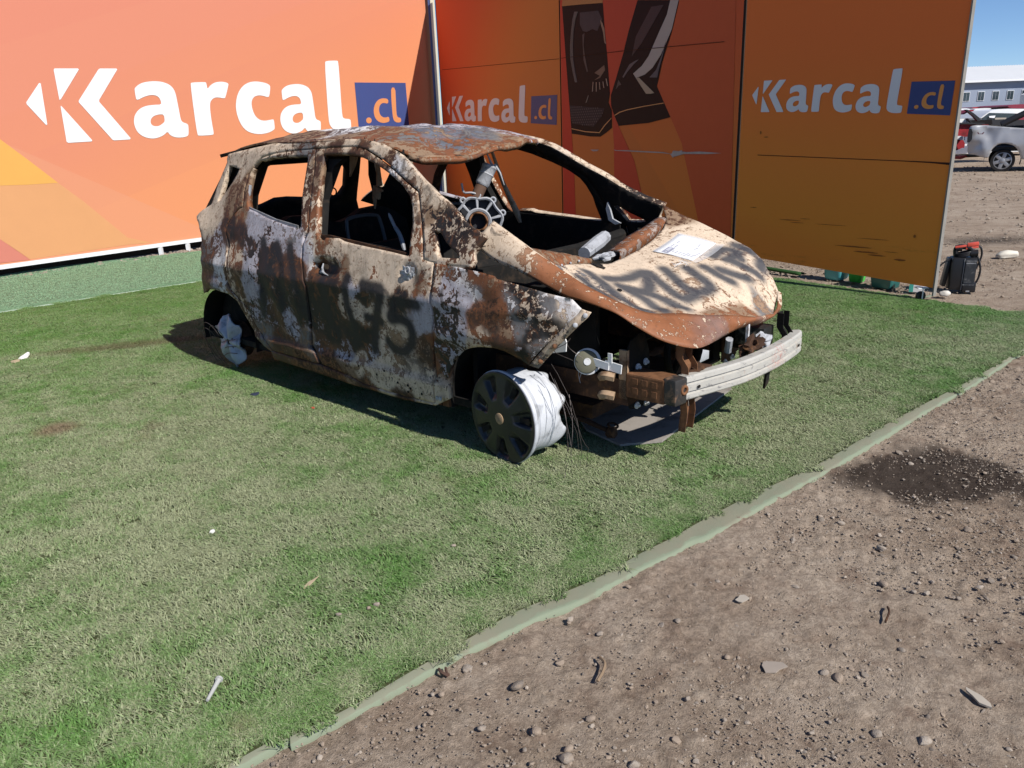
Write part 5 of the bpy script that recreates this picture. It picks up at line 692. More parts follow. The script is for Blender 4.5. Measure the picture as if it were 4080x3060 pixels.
# ---------------------------------------------------- hood
def hoodz(x, y):
    n = np.interp(x, [-.3, -.17, .1, .44, .6, .72, .9], [1.17, 1.115, .99, .838, .762, .70, .60]); c = np.interp(x, [-.3, .05, .3, .5, .65, .75, .85], [.95, .90, .86, .805, .745, .69, .62]); r = np.interp(x, [-.3, -.05, .25, .54, .70, .78, .9], [1.12, 1.06, .97, .877, .76, .62, .5])
    a, b, d = -.6, 0., .65; return n*(y-b)*(y-d)/((a-b)*(a-d))+c*(y-a)*(y-d)/((b-a)*(b-d))+r*(y-a)*(y-b)/((d-a)*(d-b))
ridge = np.array(T['hood_ridge']); ridge[0] = (-.163, -.64, 1.115); ridge[1] = (-.06, -.66, 1.078); ridge[6] = (.515, -.562, .800); low = np.array(T['hood_low']); far_ = T['hood_far']; rear = T['hood_rear']
hp = [tuple(p[:2]) for p in ridge]+[tuple(p[:2]) for p in far_]+[tuple(p[:2]) for p in rear]
Sx = crop(np.concatenate([ridge, [far_[0]]]), 6)
P, F = cdt_fill(hp, [], .0125); x, y = P[:, 0], P[:, 1]
edge_d = np.min(np.hypot(x[:, None]-Sx[None, :, 0], y[:, None]-Sx[None, :, 1]), 1)
z = hoodz(x, y)+(fbm(P, 4, 3, 91)*.010+fbm(P, 13, 2, 93)*.002)*np.clip(edge_d/.06, 0, 1)-.010*np.exp(-((edge_d-.07)/.03)**2)
un, ov = zone(P, T['z_hood'], 95, .05); ov[:, 3] = strokes_amt(P, T['spray_hood'], .062)*.88
hood_v = [tuple(v) for v in np.stack([x, y, z], 1)]; hf = [tuple(f) for f in F]
# rolled near side / front flange
rd2 = crop(ridge, 8); n2 = len(rd2); lw = crop(np.concatenate([low, [(.748, .558, .640)]]), 8); il = np.linspace(0, len(lw)-1, n2)
# match by arc length
def resample(c, n):
    s = np.r_[0, np.cumsum(np.linalg.norm(np.diff(c, axis=0), axis=1))]; q = np.linspace(0, s[-1], n); return np.stack([np.interp(q, s, c[:, k]) for k in range(3)], 1)
NR = 150; rr_ = resample(np.concatenate([rd2, crop([ridge[-1], (.79, .46, .655), far_[0]], 6)[1:]]), NR); ll = resample(lw, NR); k0 = len(hood_v); W2 = 9; u2, o2 = [], []
rz = hoodz(rr_[:, 0], rr_[:, 1])
for i in range(NR):
    a = np.array([rr_[i, 0], rr_[i, 1], rz[i]]); b = ll[i]
    for j in range(W2):
        u = j/(W2-1); p = a*(1-u)+b*u; outw = np.array([.25+.75*(i/NR > .55), -1.*(i/NR <= .62), .35]); outw /= np.linalg.norm(outw)
        p = p+outw*(.018*math.sin(math.pi*u)+.003*math.sin(i*.33+u*4)); hood_v.append(tuple(p))
hf += [tuple(q+k0 for q in f) for f in grid_faces(NR, W2)]
ZFl = [(i, j) for i in range(NR) for j in range(W2)]; fu = np.array([i/NR for i, j in ZFl]); fv = np.array([j/(W2-1) for i, j in ZFl])
cream = np.clip((.17-fu)/.08, 0, 1); base = np.array(PAL['R'])*1.05; un2 = np.zeros((len(fu), 4)); ov2 = np.zeros((len(fu), 4)); pp = np.array(hood_v[k0:])
gg = np.clip(fbm(pp, 5, 4, 3)*2.2, 0, 1)*np.clip((fu-.5)*5, 0, 1)
un2[:, :3] = base*(1-cream[:, None])+np.array(PAL['T'])*cream[:, None]; un2[:, :3] = un2[:, :3]*(1-gg[:, None])+np.array((.15, .14, .145))*gg[:, None]
un2[:, 3] = .24+.45*cream; ov2[:, :3] = np.array(PAL['C'])*.9; far_fl = np.clip((fu-.93)/.05, 0, 1); un2[:, 3] += far_fl*.4
HOOD = mk('hood', hood_v, hf, [M['burnt_hood'], M['soot']], CAR, True, {'under': np.concatenate([un, un2]), 'over': np.concatenate([ov, ov2])}); md = HOOD.modifiers.new('t', 'SOLIDIFY'); md.thickness = .005; md.offset = -1; md.material_offset = 1
for a, b, r in ((.431, -.458, .012),):
    V, F = disc((a, b, float(hoodz(a, b))+.002), (.35, 0, 1), r, .002, 10); mk('hood_hole', V, F, M['soot'], HOOD)
hp2 = [(.150, -.30), (.20, -.31), (.235, -.295), (.225, -.27), (.20, -.262), (.185, -.235), (.160, -.245), (.165, -.27)]
mk('burnt_hole', [(a, b, float(hoodz(a, b))+.006) for a, b in hp2], [tuple(range(len(hp2)))], M['soot'], HOOD)
# near rear corner of the hood turned down
V = []; 
for i, (a, b) in enumerate(zip(crop([(-.163, -.64, 1.115), (-.20, -.66, 1.085), (-.235, -.70, 1.055)], 6), crop([(-.06, -.672, 1.07), (-.10, -.70, 1.03), (-.19, -.748, 1.022)], 6))):
    for u in np.linspace(0, 1, 8): p = np.array(a)*(1-u)+np.array(b)*u; p = p+np.array([-.02, -.05, .02])*math.sin(math.pi*u)*.5; V.append(p)
un = np.tile([*PAL['T'], .75], (len(V), 1)); ov = np.tile([*PAL['C'], 0.], (len(V), 1)); hc = mk('hood_corner', V, grid_faces(len(V)//8, 8), [M['burnt'], M['soot']], HOOD, True, {'under': un, 'over': ov}); hc.modifiers.new('t', 'SOLIDIFY').thickness = .006
# ---------------------------------------------------- cowl
def loft(name, A, Bc, bulge, mat, parent=CAR, nj=9, n=8, th=.006, seed=2):
    a = crop(A, n); b = crop(Bc, n); m = max(len(a), len(b)); a = resample(a, m); b = resample(b, m); V = []
    for i in range(m):
        for u in np.linspace(0, 1, nj): V.append(a[i]*(1-u)+b[i]*u+np.array(bulge)*math.sin(math.pi*u))
    V = np.array(V); V += (fbm(V, 18, 3, seed)*.006)[:, None]; un = np.tile([*mat[0], mat[2]], (len(V), 1)); ov = np.tile([*mat[1], 0.], (len(V), 1))
    o = mk(name, V, grid_faces(m, nj), [M['burnt'], M['soot']], parent, True, {'under': un, 'over': ov}); md = o.modifiers.new('t', 'SOLIDIFY'); md.thickness = th; return o
cw = loft('cowl', [(-.05, -.55, 1.005), (-.05, -.445, .98), (-.03, -.28, .943), (0, -.11, .89)], [(.06, -.60, .90), (.06, -.40, .90), (.05, -.27, .885), (.03, -.12, .862)], (.015, 0, .012), (PAL['R'], PAL['T'], .5), seed=3)
cw2 = loft('cowl', [(-.02, .10, .900), (-.02, .28, .955), (-.02, .45, .988), (-.04, .62, 1.018), (-.07, .73, 1.01)], [(.07, .07, .842), (.06, .26, .872), (.05, .43, .905), (.02, .62, .935), (-.03, .74, .95)], (.05, -.01, .035), (PAL['R'], (.33, .27, .24), .42), seed=4)
m_ = MB()
for a in (-.40, -.33, -.26): V, F = disc((.055, a, .905), (.8, -.3, .5), .006, .002, 10); mk('cowl_hole', V, F, M['castalu'], cw)
lump('charred_gasket', (.025, .02, .885), (.02, .085, .02), 12, M['castalu'], cw2, 3, .6)
m_ = MB(); m_.tube([(-.06, -.06, .905), (-.10, .12, .935), (-.12, .22, .955)], [.035, .04, .035], 10); m_.build('cross_tube', M['castalu'], CAR, True)
m_ = MB(); m_.tube([(-.33, -.7, .90), (-.36, -.2, .86), (-.36, .3, .86), (-.33, .7, .90)], .035, 10); m_.build('dash_beam', M['soot'], CAR, True)
# ---------------------------------------------------- far door inner ledge highlights
m_ = MB(); m_.prism([(-1.20, .965), (-.62, .935), (-.62, .947), (-1.10, .975), (-1.2, .985)], .02, o=(0, .735, 0)); m_.build('door_ledge', M['rustpale'], CAR)
m_ = MB(); m_.tube([(-1.325, .625, 1.40), (-1.27, .66, 1.2), (-1.19, .70, 1.0), (-1.16, .70, .93)], [.010, .014, .022, .012], 8); m_.build('pillar_rail', M['rustpale'], CAR, True)
m_ = MB(); m_.tube([(-1.93, .60, 1.02), (-1.80, .56, 1.25), (-1.62, .52, 1.44)], [.035, .03, .03], 8); m_.build('pillar_strut', M['rustdark'], CAR, True)
m_ = MB(); m_.prism([(-.44, 1.09), (-.42, 1.05), (-.40, .99), (-.34, .965), (-.38, .955), (-.43, .98), (-.45, 1.05)], .015, o=(0, .70, 0)); m_.build('quarter_frame', M['castalu'], CAR)
# ---------------------------------------------------- seats
def seat(y):
    s = MB(); s.box((-1.05, y, .42), (.50, .46, .22), bev=.04); s.box((-1.40, y, .66), (.12, .44, .52), Matrix.Rotation(-.18, 3, 'Y'), bev=.04); o = s.build('seat_frame', M['soot'], CAR, True)
    h = MB(); h.tube(crop([(-1.46, y-.14, .80), (-1.50, y-.13, 1.02), (-1.51, y-.09, 1.07), (-1.51, y+.09, 1.07), (-1.50, y+.13, 1.02), (-1.46, y+.14, .80)], 5), .011, 8); h.build('headrest_hoop', simple('dark_tube', (.05, .055, .06), .5, .4), o, True)
seat(-.37); seat(.37)
m_ = MB(); q = [(-.62, .45), (.62, .45), (.62, .92), (.5, 1.0), (.38, 1.04), (.22, 1.03), (.1, .98), (0, .96), (-.1, .98), (-.22, 1.03), (-.38, 1.04), (-.5, 1.0), (-.62, .92)]
m_.prism(q, .07, (Vector((0, 1, 0)), Vector((-.18, 0, 1)), Vector((1, 0, 0))), (-2.15, 0, 0)); m_.build('rear_seat_back', M['soot'], CAR)
m_ = MB(); m_.tube(crop([(-1.282, -.35, 1.097), (-1.237, -.35, 1.023), (-1.196, -.35, .972), (-1.166, -.35, .885)], 4), [.004]+[.010]*4+[.013]*4+[.014]*2+[.013, .009], 8); m_.build('steering_column', M['steelgrey'], CAR, True)
m_ = MB(); m_.tube([(-2.02, .2, 1.42), (-2.021, .2, 1.30), (-2.023, .2, 1.2)], [.014, .016, .022], 6); m_.box((-2.06, .2, 1.155), (.07, .02, .08), Matrix.Rotation(.3, 3, 'Y')); m_.tube([(-2.085, .2, 1.13), (-2.096, .2, 1.041)], [.02, .006], 6); m_.tube([(-2.03, .2, 1.165), (-1.97, .18, 1.17)], .008, 6); m_.build('seat_belt_remains', M['rustpale'], CAR)
m_ = MB(); m_.prism([(-1.932, 1.423), (-1.857, 1.417), (-1.89, 1.36), (-1.96, 1.283)], .015, o=(0, -.1, 0)); m_.build('hanging_trim', M['rustpale'], CAR)
# ---------------------------------------------------- front structure
m_ = MB(); m_.box((.02, -.51, .385), (1.05, .10, .12)); rl = m_.build('frame_rail', M['rustdark'], CAR)
m_ = MB(); m_.box((.02, .51, .385), (1.05, .10, .12)); m_.build('frame_rail', M['rustdark'], CAR)
m_ = MB(); m_.box((.10, 0, .20), (.34, .9, .07)); m_.build('subframe', M['rustdark'], CAR)
for sd in (-1, 1): m_ = MB(); m_.box((.05, sd*.53, .62), (.62, .03, .40)); m_.box((.0, sd*.46, .78), (.26, .16, .05)); m_.build('inner_apron', M['soot'], CAR)
def pl3(P2, x, th): return [(x, a, b) for a, b in P2]
for sd, mt in ((-1, M['rustpale']), (1, M['rustdark'])):
    m_ = MB(); q = [(-.56, .58), (-.53, .625), (-.46, .645), (-.42, .645), (-.38, .56), (-.365, .46), (-.37, .30), (-.45, .28), (-.53, .30), (-.56, .36)]
    q = [(a*-sd, b) for a, b in q]; m_.prism(q, .006, (Vector((0, 1, 0)), Vector((0, 0, 1)), Vector((1, 0, 0))), (.535, 0, 0)); pl_ = m_.build('front_plate', M['soot'] if sd < 0 else mt, CAR)
    m_ = MB(); m_.box((.520, sd*.553, .47), (.045, .014, .23)); m_.build('plate_flange', mt, pl_)
    for (a, b) in ((-.475, .49), (-.41, .50), (-.48, .305), (-.40, .295)):
        bt = MB(); V, F = disc((.542, a*-sd, b), (1, 0, 0), .017, .006, 14); bt.add(V, F); V, F = disc((.548, a*-sd, b), (1, 0, 0), .008, .010, 6); bt.add(V, F); bt.build('bolt', M['whitepart'], pl_)
    m_ = MB(); m_.box((.635, sd*.505, .425), (.20, .115, .115), bev=.008); cbx = m_.build('crash_box', M['rust'] if sd < 0 else M['soot'], CAR)
    m_ = MB()
    for k in range(3): m_.box((.585+k*.05, sd*.5625, .45), (.028, .004, .028), bev=.001); m_.box((.585+k*.05, sd*.5625, .405), (.028, .004, .03), bev=.001)
    tag(m_.build('embossing', M['rust'] if sd < 0 else M['soot'], cbx), kind='stuff')
for k, z in enumerate((.475, .385)):
    m_ = MB(); m_.tube(crop([(.43, -.60, z-.02), (.46, -.615, z-.005), (.50, -.60, z-.01)], 4), .022, 6); m_.build('clamp_band', M['rustpale'], CAR, True)
m_ = MB(); V, F = disc((.352, -.60, .515), (.55, -.8, .2), .062, .012, 28); m_.add(V, F); V, F = disc((.356, -.607, .517), (.55, -.8, .2), .018, .016, 14); m_.add(V, F); hn = m_.build('horn', M['whitepart'], CAR, True)
V, F = disc((.3505, -.606, .5155), (.55, -.8, .2), .054, .0165, 28); mk('horn_face', V, F, simple('horn_mesh', (.13, .125, .09), .7, .3), hn, True)
m_ = MB(); m_.box((.42, -.60, .515), (.10, .006, .035), Matrix.Rotation(.12, 3, 'Y')); m_.box((.49, -.595, .51), (.09, .006, .042), Matrix.Rotation(.1, 3, 'Y')); m_.box((.475, -.598, .55), (.022, .005, .045)); m_.build('horn_bracket', M['white'], hn)
m_ = MB(); m_.prism([(.28, .644), (.292, .615), (.288, .57), (.201, .549), (.182, .561), (.235, .606)], .006, o=(0, -.68, 0)); m_.build('headlamp_bracket', M['white'], CAR)
ff = crop(T['fender_flange'], 4); m_ = MB(); V = []
for x, z in ff: y = -float(hwf(x, z)); V += [(x, y-.001, z), (x+.018, y+.004, z-.006), (x+.034, y+.02, z-.014)]
un = np.tile([*PAL['G'], .55], (len(V), 1)); ov = np.tile([*PAL['C'], 0.], (len(V), 1)); fl = mk('fender_flange', V, grid_faces(len(ff), 3), [M['burnt'], M['soot']], CAR, True, {'under': un, 'over': ov}); fl.modifiers.new('t', 'SOLIDIFY').thickness = .004
for i in (3, 8, 13, 17):
    x, z = ff[min(i, len(ff)-1)]; y = -float(hwf(x, z)); V, F = disc((x+.024, y+.006, z-.012), (.6, -.6, .2), .011, .006, 12); mk('flange_bolt', V, F, M['rust'] if i > 9 else M['castalu'], fl, True)
# fan shroud
m_ = MB(); V, F = ring((.50, .03, .46), (1, 0, 0), .17, .018, 32); m_.add(V, F)
for k in range(5): a = 2*math.pi*k/5+.3; m_.tube([(.50, .03, .46), (.49, .03+.165*math.cos(a), .46+.165*math.sin(a))], [.03, .012], 6)
m_.tube([(.50, -.36, .60), (.50, .40, .60)], .02, 6); m_.tube([(.50, -.36, .31), (.50, .40, .31)], .02, 6); m_.tube([(.50, .36, .31), (.5, .36, .60)], .03, 6); m_.build('fan_shroud', M['soot'], CAR, True)
# bumper beam
path = crop([(.785, -.505, 0), (.80, -.47, 0), (.842, -.33, 0), (.875, -.21, 0), (.905, -.06, 0), (.923, .18, 0), (.918, .38, 0), (.905, .52, 0), (.885, .57, 0)], 7)
prof = [(.055, .484), (.012, .487), (.002, .481), (0, .462), (.010, .458), (.010, .451), (0, .447), (0, .419), (.010, .415), (.010, .408), (0, .404), (0, .386), (.004, .380), (.055, .377)]; V = []; npf = len(prof)
for i, p in enumerate(path):
    t_ = path[min(i+1, len(path)-1)]-path[max(i-1, 0)]; nn = np.array([t_[1], -t_[0]]); nn /= np.linalg.norm(nn)
    for b, z in prof: V.append((p[0]-nn[0]*b, p[1]-nn[1]*b, z))
F = []
for i in range(len(path)-1):
    for k in range(npf): F.append((i*npf+k, i*npf+(k+1) % npf, (i+1)*npf+(k+1) % npf, (i+1)*npf+k))
F += [tuple(range(npf)), tuple((len(path)-1)*npf+k for k in range(npf-1, -1, -1))]
t = NT('scorched_white_beam'); o_ = t.obj(); c = t.mix(t.noise(o_, 9, 7, .7), (.34, .335, .31), (.54, .52, .47)); c = t.mix(t.math('MULTIPLY', t.rng(t.noise(t.scale(o_, (1, 1, 3)), 22, 9, .72, .4), .54, .66), .8), c, (.13, .13, .14)); c = t.mix(t.math('MULTIPLY', t.rng(t.noise(o_, 15, 8, .7), .6, .7), .7), c, (.30, .16, .09))
dd = t.n('ShaderNodeVectorMath', _operation='DISTANCE', i0=o_, i1=(.925, .20, .42)); rr2 = t.math('MULTIPLY', t.rng(dd.outputs['Value'], .12, .03), t.rng(t.noise(t.scale(o_, (1, 3, 1)), 40, 6, .7), .53, .57)); c = t.mix(t.math('MULTIPLY', rr2, .7), c, (.45, .09, .06))
M['beam'] = t.fin(c, .55, .4, .1, t.noise(o_, 40, 5, .7), .3, .003)
BEAM = MB(); BEAM.add(V, F); BEAM = BEAM.build('bumper_beam', M['beam'], CAR)
m_ = MB(); m_.box((.765, -.522, .432), (.07, .085, .122), Matrix.Rotation(-.15, 3, 'Z'), bev=.012); cap = m_.build('beam_end_cap', simple('charred_cap', (.03, .028, .027), .5, .4, var=.5, dirt=(.30, .17, .10), dsc=14), BEAM, True)
V, F = ring((.803, -.508, .437), (1, -.2, 0), .017, .007); mk('tow_ring', V, F, M['rust'], BEAM, True)
V, F = disc((.8235, -.415, .433), (1, -.3, 0), .008, .002, 12); mk('beam_hole', V, F, M['soot'], BEAM); V, F = disc((.917, .46, .433), (1, .05, 0), .008, .002, 12); mk('beam_hole', V, F, M['soot'], BEAM)
# uprights
def upright(y0, y1, zs, mat, xo, taper=1.0):
    m_ = MB(); 
    for y in (y0, y1):
        q = [(xo+dx, z) for dx, z in zs]+[(xo+dx-.03*taper, z) for dx, z in zs[::-1]]; m_.prism(q, .004, o=(0, y, 0))
    q = [(xo+dx-.032*taper, z) for dx, z in zs]+[(xo+dx-.035*taper, z) for dx, z in zs[::-1]]; m_.prism(q, y1-y0, o=(0, y0, 0)); return m_.build('upright', mat, CAR)
upright(-.455, -.375, [(0, .62), (.0, .56), (.03, .52), (.03, .49)], M['rust'], .76)
u2 = upright(-.44, -.37, [(.0, .38), (.01, .30), (.0, .21)], M['rust'], .775)
m_ = MB(); m_.box((.755, -.405, .295), (.004, .03, .07)); m_.build('slot', M['soot'], u2)
upright(.43, .50, [(0, .595), (0, .52), (.03, .48), (.03, .465)], M['soot'], .84)
m_ = MB(); m_.box((.81, .34, .275), (.012, .05, .14), Matrix.Rotation(.5, 3, 'X') @ Matrix.Rotation(.25, 3, 'Y')); m_.build('hanging_bracket', M['soot'], CAR)
m_ = MB(); m_.box((.80, .10, .535), (.014, .014, .16)); m_.build('radiator_post', M['whitepart'], CAR)
m_ = MB(); m_.box((.70, .40, .475), (.16, .12, .10), bev=.006); m_.build('radiator_side_box', simple('patchy_black_steel', (.02, .02, .02), .5, .4, var=.5, dirt=(.38, .34, .30), dsc=10), CAR, True)
m_ = MB(); m_.tube([(.76, -.02, .49), (.78, -.05, .56)], .018, 8); m_.build('hose_stub', M['castalu'], CAR, True)
lump('crumpled_bracket', (.83, .10, .50), (.04, .09, .045), 21, M['rustdark'], CAR, 3, .7); lump('crumpled_bracket', (.84, .19, .505), (.03, .05, .035), 23, M['castalu'], CAR, 3, .7); lump('crumpled_bracket', (.76, -.33, .485), (.04, .06, .02), 25, M['rustdark'], CAR, 3, .6)
m_ = MB(); m_.tube([(.02, -.45, .17), (.2, -.43, .14), (.33, -.415, .11)], [.016, .014, .012], 8); m_.tube([(.33, -.415, .105), (.345, -.41, .10), (.375, -.41, .10)], [.02, .03, .026], 10); V, F = ring((.35, -.39, .13), (.2, 0, 1), .025, .006); m_.add(V, F); m_.build('tie_rod', M['rustdark'], CAR, True)
# loose wiring
def wires(name, seed, c, n, span, parent=CAR, r=.0016, mat='wire'):
    rs = np.random.default_rng(seed); m_ = MB()
    for i in range(n):
        p = np.array(c)+rs.normal(0, .02, 3); q = [p]
        for k in range(3): p = p+rs.normal(0, 1, 3)*np.array(span)+np.array([0, 0, -abs(span[2])*.6]); q.append(p)
        m_.tube(crop(q, 6), r, 5)
    return m_.build(name, M[mat], parent, True)
wires('loose_wire', 3, (.30, -.66, .64), 4, (.03, .03, .03)); wires('loose_wire', 5, (.35, -.60, .56), 3, (.02, .02, .04), mat='castalu')
# ---------------------------------------------------- wheels
def wheel_front(sd):
    c = Vector((.022, sd*.83, .237))
    prof = [(.222, .004), (.226, -.002), (.224, -.012), (.208, -.020), (.200, -.045), (.196, -.050), (.200, -.054), (.197, -.075), (.199, -.079), (.197, -.083), (.205, -.13), (.206, -.165), (.200, -.19)]
    V, F = lathe(prof, 128); V = np.array(V); ang = np.arctan2(V[:, 2], V[:, 0]); last = np.arange(len(V)) >= 128*(len(prof)-3); cc = np.stack([np.cos(ang), np.sin(ang)], 1)
    V[:, 1] += np.where(last, fbm(cc, 2.2, 3, 61)*.07, 0); rr3 = 1+np.where(last, fbm(cc, 2.5, 3, 63)*.05, fbm(cc, 3, 2, 64)*.006); V[:, 0] *= rr3; V[:, 2] *= rr3
    V[:, 1] *= sd
    if sd < 0: V[:, 1] = V[:, 1]*1
    rm = mk('front_wheel', V, F, M['rimwhite'], CAR, True, sharp=50); w = rm; w.location = c; w.rotation_euler = (0, 0, math.radians(-7 if sd < 0 else 7)); rm.modifiers.new('t', 'SOLIDIFY').thickness = .006
    NR_, NT_ = 26, 168; V = []
    for i in range(NR_):
        r = .228*(i/(NR_-1)) if i else 0.0005
        for k in range(NT_):
            th = 2*math.pi*k/NT_; u = r/.228; s = (th*7/(2*math.pi)+.28) % 1.0; d = abs(s-.5)*2
            win = np.clip((d-.20-.30*u)*6, 0, 1) if False else float(np.clip((.62-.10*u-d)*5, 0, 1))*float(np.clip((u-.40)*7, 0, 1))*float(np.clip((.93-u)*14, 0, 1))
            y = -.022*math.cos(u*1.45)-.006*float(np.clip((u-.9)*10, 0, 1))+.030*win*(1-.5*s)
            V.append((r*math.cos(th), sd*-(y) if sd > 0 else y, r*math.sin(th)))
    cv = mk('wheel_cover', V, grid_faces(NR_, NT_, True), M['cover'], w, True, sharp=50); cv.modifiers.new('t', 'SOLIDIFY').thickness = .004
    for k in range(7):
        th = 2*math.pi*((k+.5-.28)/7); q = []
        for a, b in ((.125, -.10), (.19, -.16), (.195, .02), (.13, .04)): q.append((a*math.cos(th+b), sd*-.0105 if sd > 0 else .0, a*math.sin(th+b)))
        mk('vent', [(x, (sd*.008 if sd > 0 else -.0065)+0, z) for x, y, z in q], [(0, 1, 2, 3)], M['soot'], w)
    m_ = MB(); V, F = disc((0, sd*.0225, 0), (0, sd, 0), .028, .006, 20); m_.add(V, F); m_.build('hub_cap', simple('flaky_hub', (.36, .25, .15), .8, .2, var=.6, scale=60, dirt=(.10, .05, .03), dsc=30), w, True)
    V, F = lathe([(0, -.04), (.13, -.04), (.13, -.06), (.05, -.07), (.05, -.16), (0, -.16)], 32); mk('brake_disc', np.array(V)*np.array([1, sd, 1]), F, M['rustdark'], w, True, sharp=40)
    return w
wf = wheel_front(-1); wheel_front(1)
rs = np.random.default_rng(5); m_ = MB()
for i in range(6):
    a0 = rs.uniform(.3, 1.0); R_ = rs.uniform(.25, .33); q = []; y0 = rs.uniform(.06, .17); tilt = rs.uniform(-.5, .5)
    for k in range(9): a = a0+k*rs.uniform(.10, .17)*-1; q.append((R_*math.cos(a)*(1+.03*k), y0+tilt*.03*k, R_*math.sin(a)-.01*k))
    m_.tube(q, .0011, 5)
for i in range(0):
    y0 = .06+.016*i; m_.tube([((.206)*math.cos(a), y0+.004*math.sin(3*a+i), .206*math.sin(a)) for a in np.linspace(-1.4, 1.2, 24)], .0016, 5)
m_.build('bead_wires', M['wire'], wf, True)
def wheel_rear(sd):
    c = Vector((-2.575, sd*.775, .215)); 
    NT_ = 140; V = []; NR_ = 22
    th = np.linspace(0, 2*math.pi, NT_, endpoint=False); rmax = .19+.05*fbm(np.stack([np.cos(th), np.sin(th)], 1), 2.6, 4, 81, .65); rmax = rmax*(1-.13*np.clip(np.cos(th*5+.6), 0, 1)**2)*(1-.42*np.exp(-((th-.45)/.55)**2)-.25*np.exp(-((th-5.9)/.5)**2))
    for i in range(NR_):
        u = .13+.87*i/(NR_-1)
        for k in range(NT_):
            r = rmax[k]*u; s = (th[k]*5/(2*math.pi)) % 1; d = abs(s-.5)*2; y = .03*u*u-.02-.024*math.cos(math.pi*2*s)*min(1, u*1.5)
            V.append((r*math.cos(th[k]), sd*-y*1.0, r*math.sin(th[k])))
    V = np.array(V); V[:, 1] += fbm(V, 14, 3, 5)*.012
    rm = w = mk('rear_wheel', V, grid_faces(NR_, NT_, True), simple('melted_alloy', (.40, .415, .46), .55, .4, .25, var=.25, scale=18, dirt=(.15, .155, .17), dsc=12), CAR, True, sharp=45); w.location = c; rm.modifiers.new('t', 'SOLIDIFY').thickness = .012
    for k in range(5):
        a = 2*math.pi*k/5+.35; V, F = disc((.05*math.cos(a), sd*.024, .05*math.sin(a)), (0, sd, 0), .0115, .003, 10); mk('stud_hole', V, F, M['soot'], rm)
    V, F = disc((0, sd*.022, 0), (0, sd, 0), .024, .004, 16); mk('hub_hole', V, F, M['soot'], rm)
    V, F = lathe([(0, -.03), (.12, -.03), (.125, -.09), (0, -.09)], 28); mk('brake_drum', np.array(V)*np.array([1, sd, 1]), F, M['rustdark'], w, True, sharp=40); return w
wr = wheel_rear(-1); wheel_rear(1)
m_ = MB()
for i, (R_, y0) in enumerate(((.17, .03), (.19, .045), (.14, .03))): m_.tube([(-.10+R_*math.cos(a)*.7-.05*i, -y0-.05*math.sin(a), -.06+R_*math.sin(a)) for a in np.linspace(.6, 4.3, 22)], .0017, 5)
for i in range(3): m_.tube(crop([(-.1, -.03, -.02-.05*i), (.0, -.045, .01-.045*i), (.1, -.035, .03-.05*i)], 6), .003, 5)
m_.build('bead_wires', M['wire'], wr, True)
m_ = MB(); m_.tube([(-2.575, -.70, .215), (-2.575, .70, .215)], .04, 10); m_.build('rear_axle', M['rustdark'], CAR, True)
m_ = MB(); m_.tube([(.02, -.70, .237), (.02, .70, .237)], .025, 10); m_.build('front_axle', M['rustdark'], CAR, True)
# ------------------------------------------------------------------ things on and in the car
def car_pt(p): return CAR.location+EX*p[0]+EY*p[1]+Vector((0, 0, p[2]))
pp = T['paper']; base = car_pt(pp[0]); paper = empty('paper_sheet', base, 0, 'white printed paper sheet in a clear sleeve lying on the hood', 'paper')
def onh(p, d): return car_pt((p[0], p[1], float(hoodz(p[0], p[1]))+d))-base
def bil(q, u, v): q = [np.array(a[:2]) for a in q]; return (q[0]*(1-u)+q[1]*u)*(1-v)+(q[3]*(1-u)+q[2]*u)*v
c4 = [pp[0], pp[1], pp[2], pp[4]]; V = [onh(bil(c4, u, v), .008) for v in np.linspace(0, 1, 9) for u in np.linspace(0, 1, 9)]
M['paper'] = flat('white_paper', (.86, .87, .89), .6, .3, .02); M['ink'] = flat('grey_ink', (.20, .20, .26)); M['inkblue'] = flat('blue_grey_stamp', (.17, .18, .30))
s_ = mk('sheet', V, grid_faces(9, 9), M['paper'], paper, True); s_.modifiers.new('t', 'SOLIDIFY').thickness = .001
mk('stamp', [onh(q, .0105) for q in T['paper_box']], [(0, 1, 2, 3)], M['inkblue'], paper)
q = [np.array(a[:2]) for a in T['paper_box']]; f_ = lambda u, v: (q[0]*(1-u)+q[1]*u)*(1-v)+(q[3]*(1-u)+q[2]*u)*v
mk('stamp_mark', [onh(f_(u, v), .012) for u, v in ((.35, .25), (.9, .25), (.9, .7), (.35, .7))], [(0, 1, 2, 3)], flat('pale_stamp', (.55, .56, .66)), paper)
mk('stamp_mark', [onh(f_(u, v), .012) for u, v in ((.08, .25), (.25, .5), (.08, .75), (.14, .5))], [(0, 1, 2, 3)], M['paper'], paper)
m_ = MB()
for a, b in T['paper_dash']: m_.tube([onh(a, .0095), onh(b, .0095)], .0022, 4)
m_.build('printed_lines', M['ink'], paper)
t = NT('clear_sleeve'); t.fin((.75, .76, .78), .15, .5); t.b.inputs['Alpha'].default_value = .32; M['clear'] = t.m
V = [onh(bil([(c4[0][0]-.004, c4[0][1]-.004), (c4[1][0]-.003, c4[1][1]+.004), (c4[2][0]+.05, c4[2][1]+.01), (c4[3][0]+.035, c4[3][1]-.03)], u, v), .0135+.006*math.sin(v*9+u*4)*(v > .8)) for v in np.linspace(0, 1, 12) for u in np.linspace(0, 1, 9)]
mk('sleeve', V, grid_faces(12, 9), M['clear'], paper, True)
m_ = MB(); zz = onh((.395, .10), .02); 
for k in range(3): m_.tube(crop([onh((.36+.02*k, .12-.02*k), .016), onh((.40, .10+.02*k), .022), onh((.415-.02*k, .17), .02), onh((.43, .14+.03*k), .016)], 5), .0022, 5)
m_.build('tape_curl', M['clear'], paper, True)
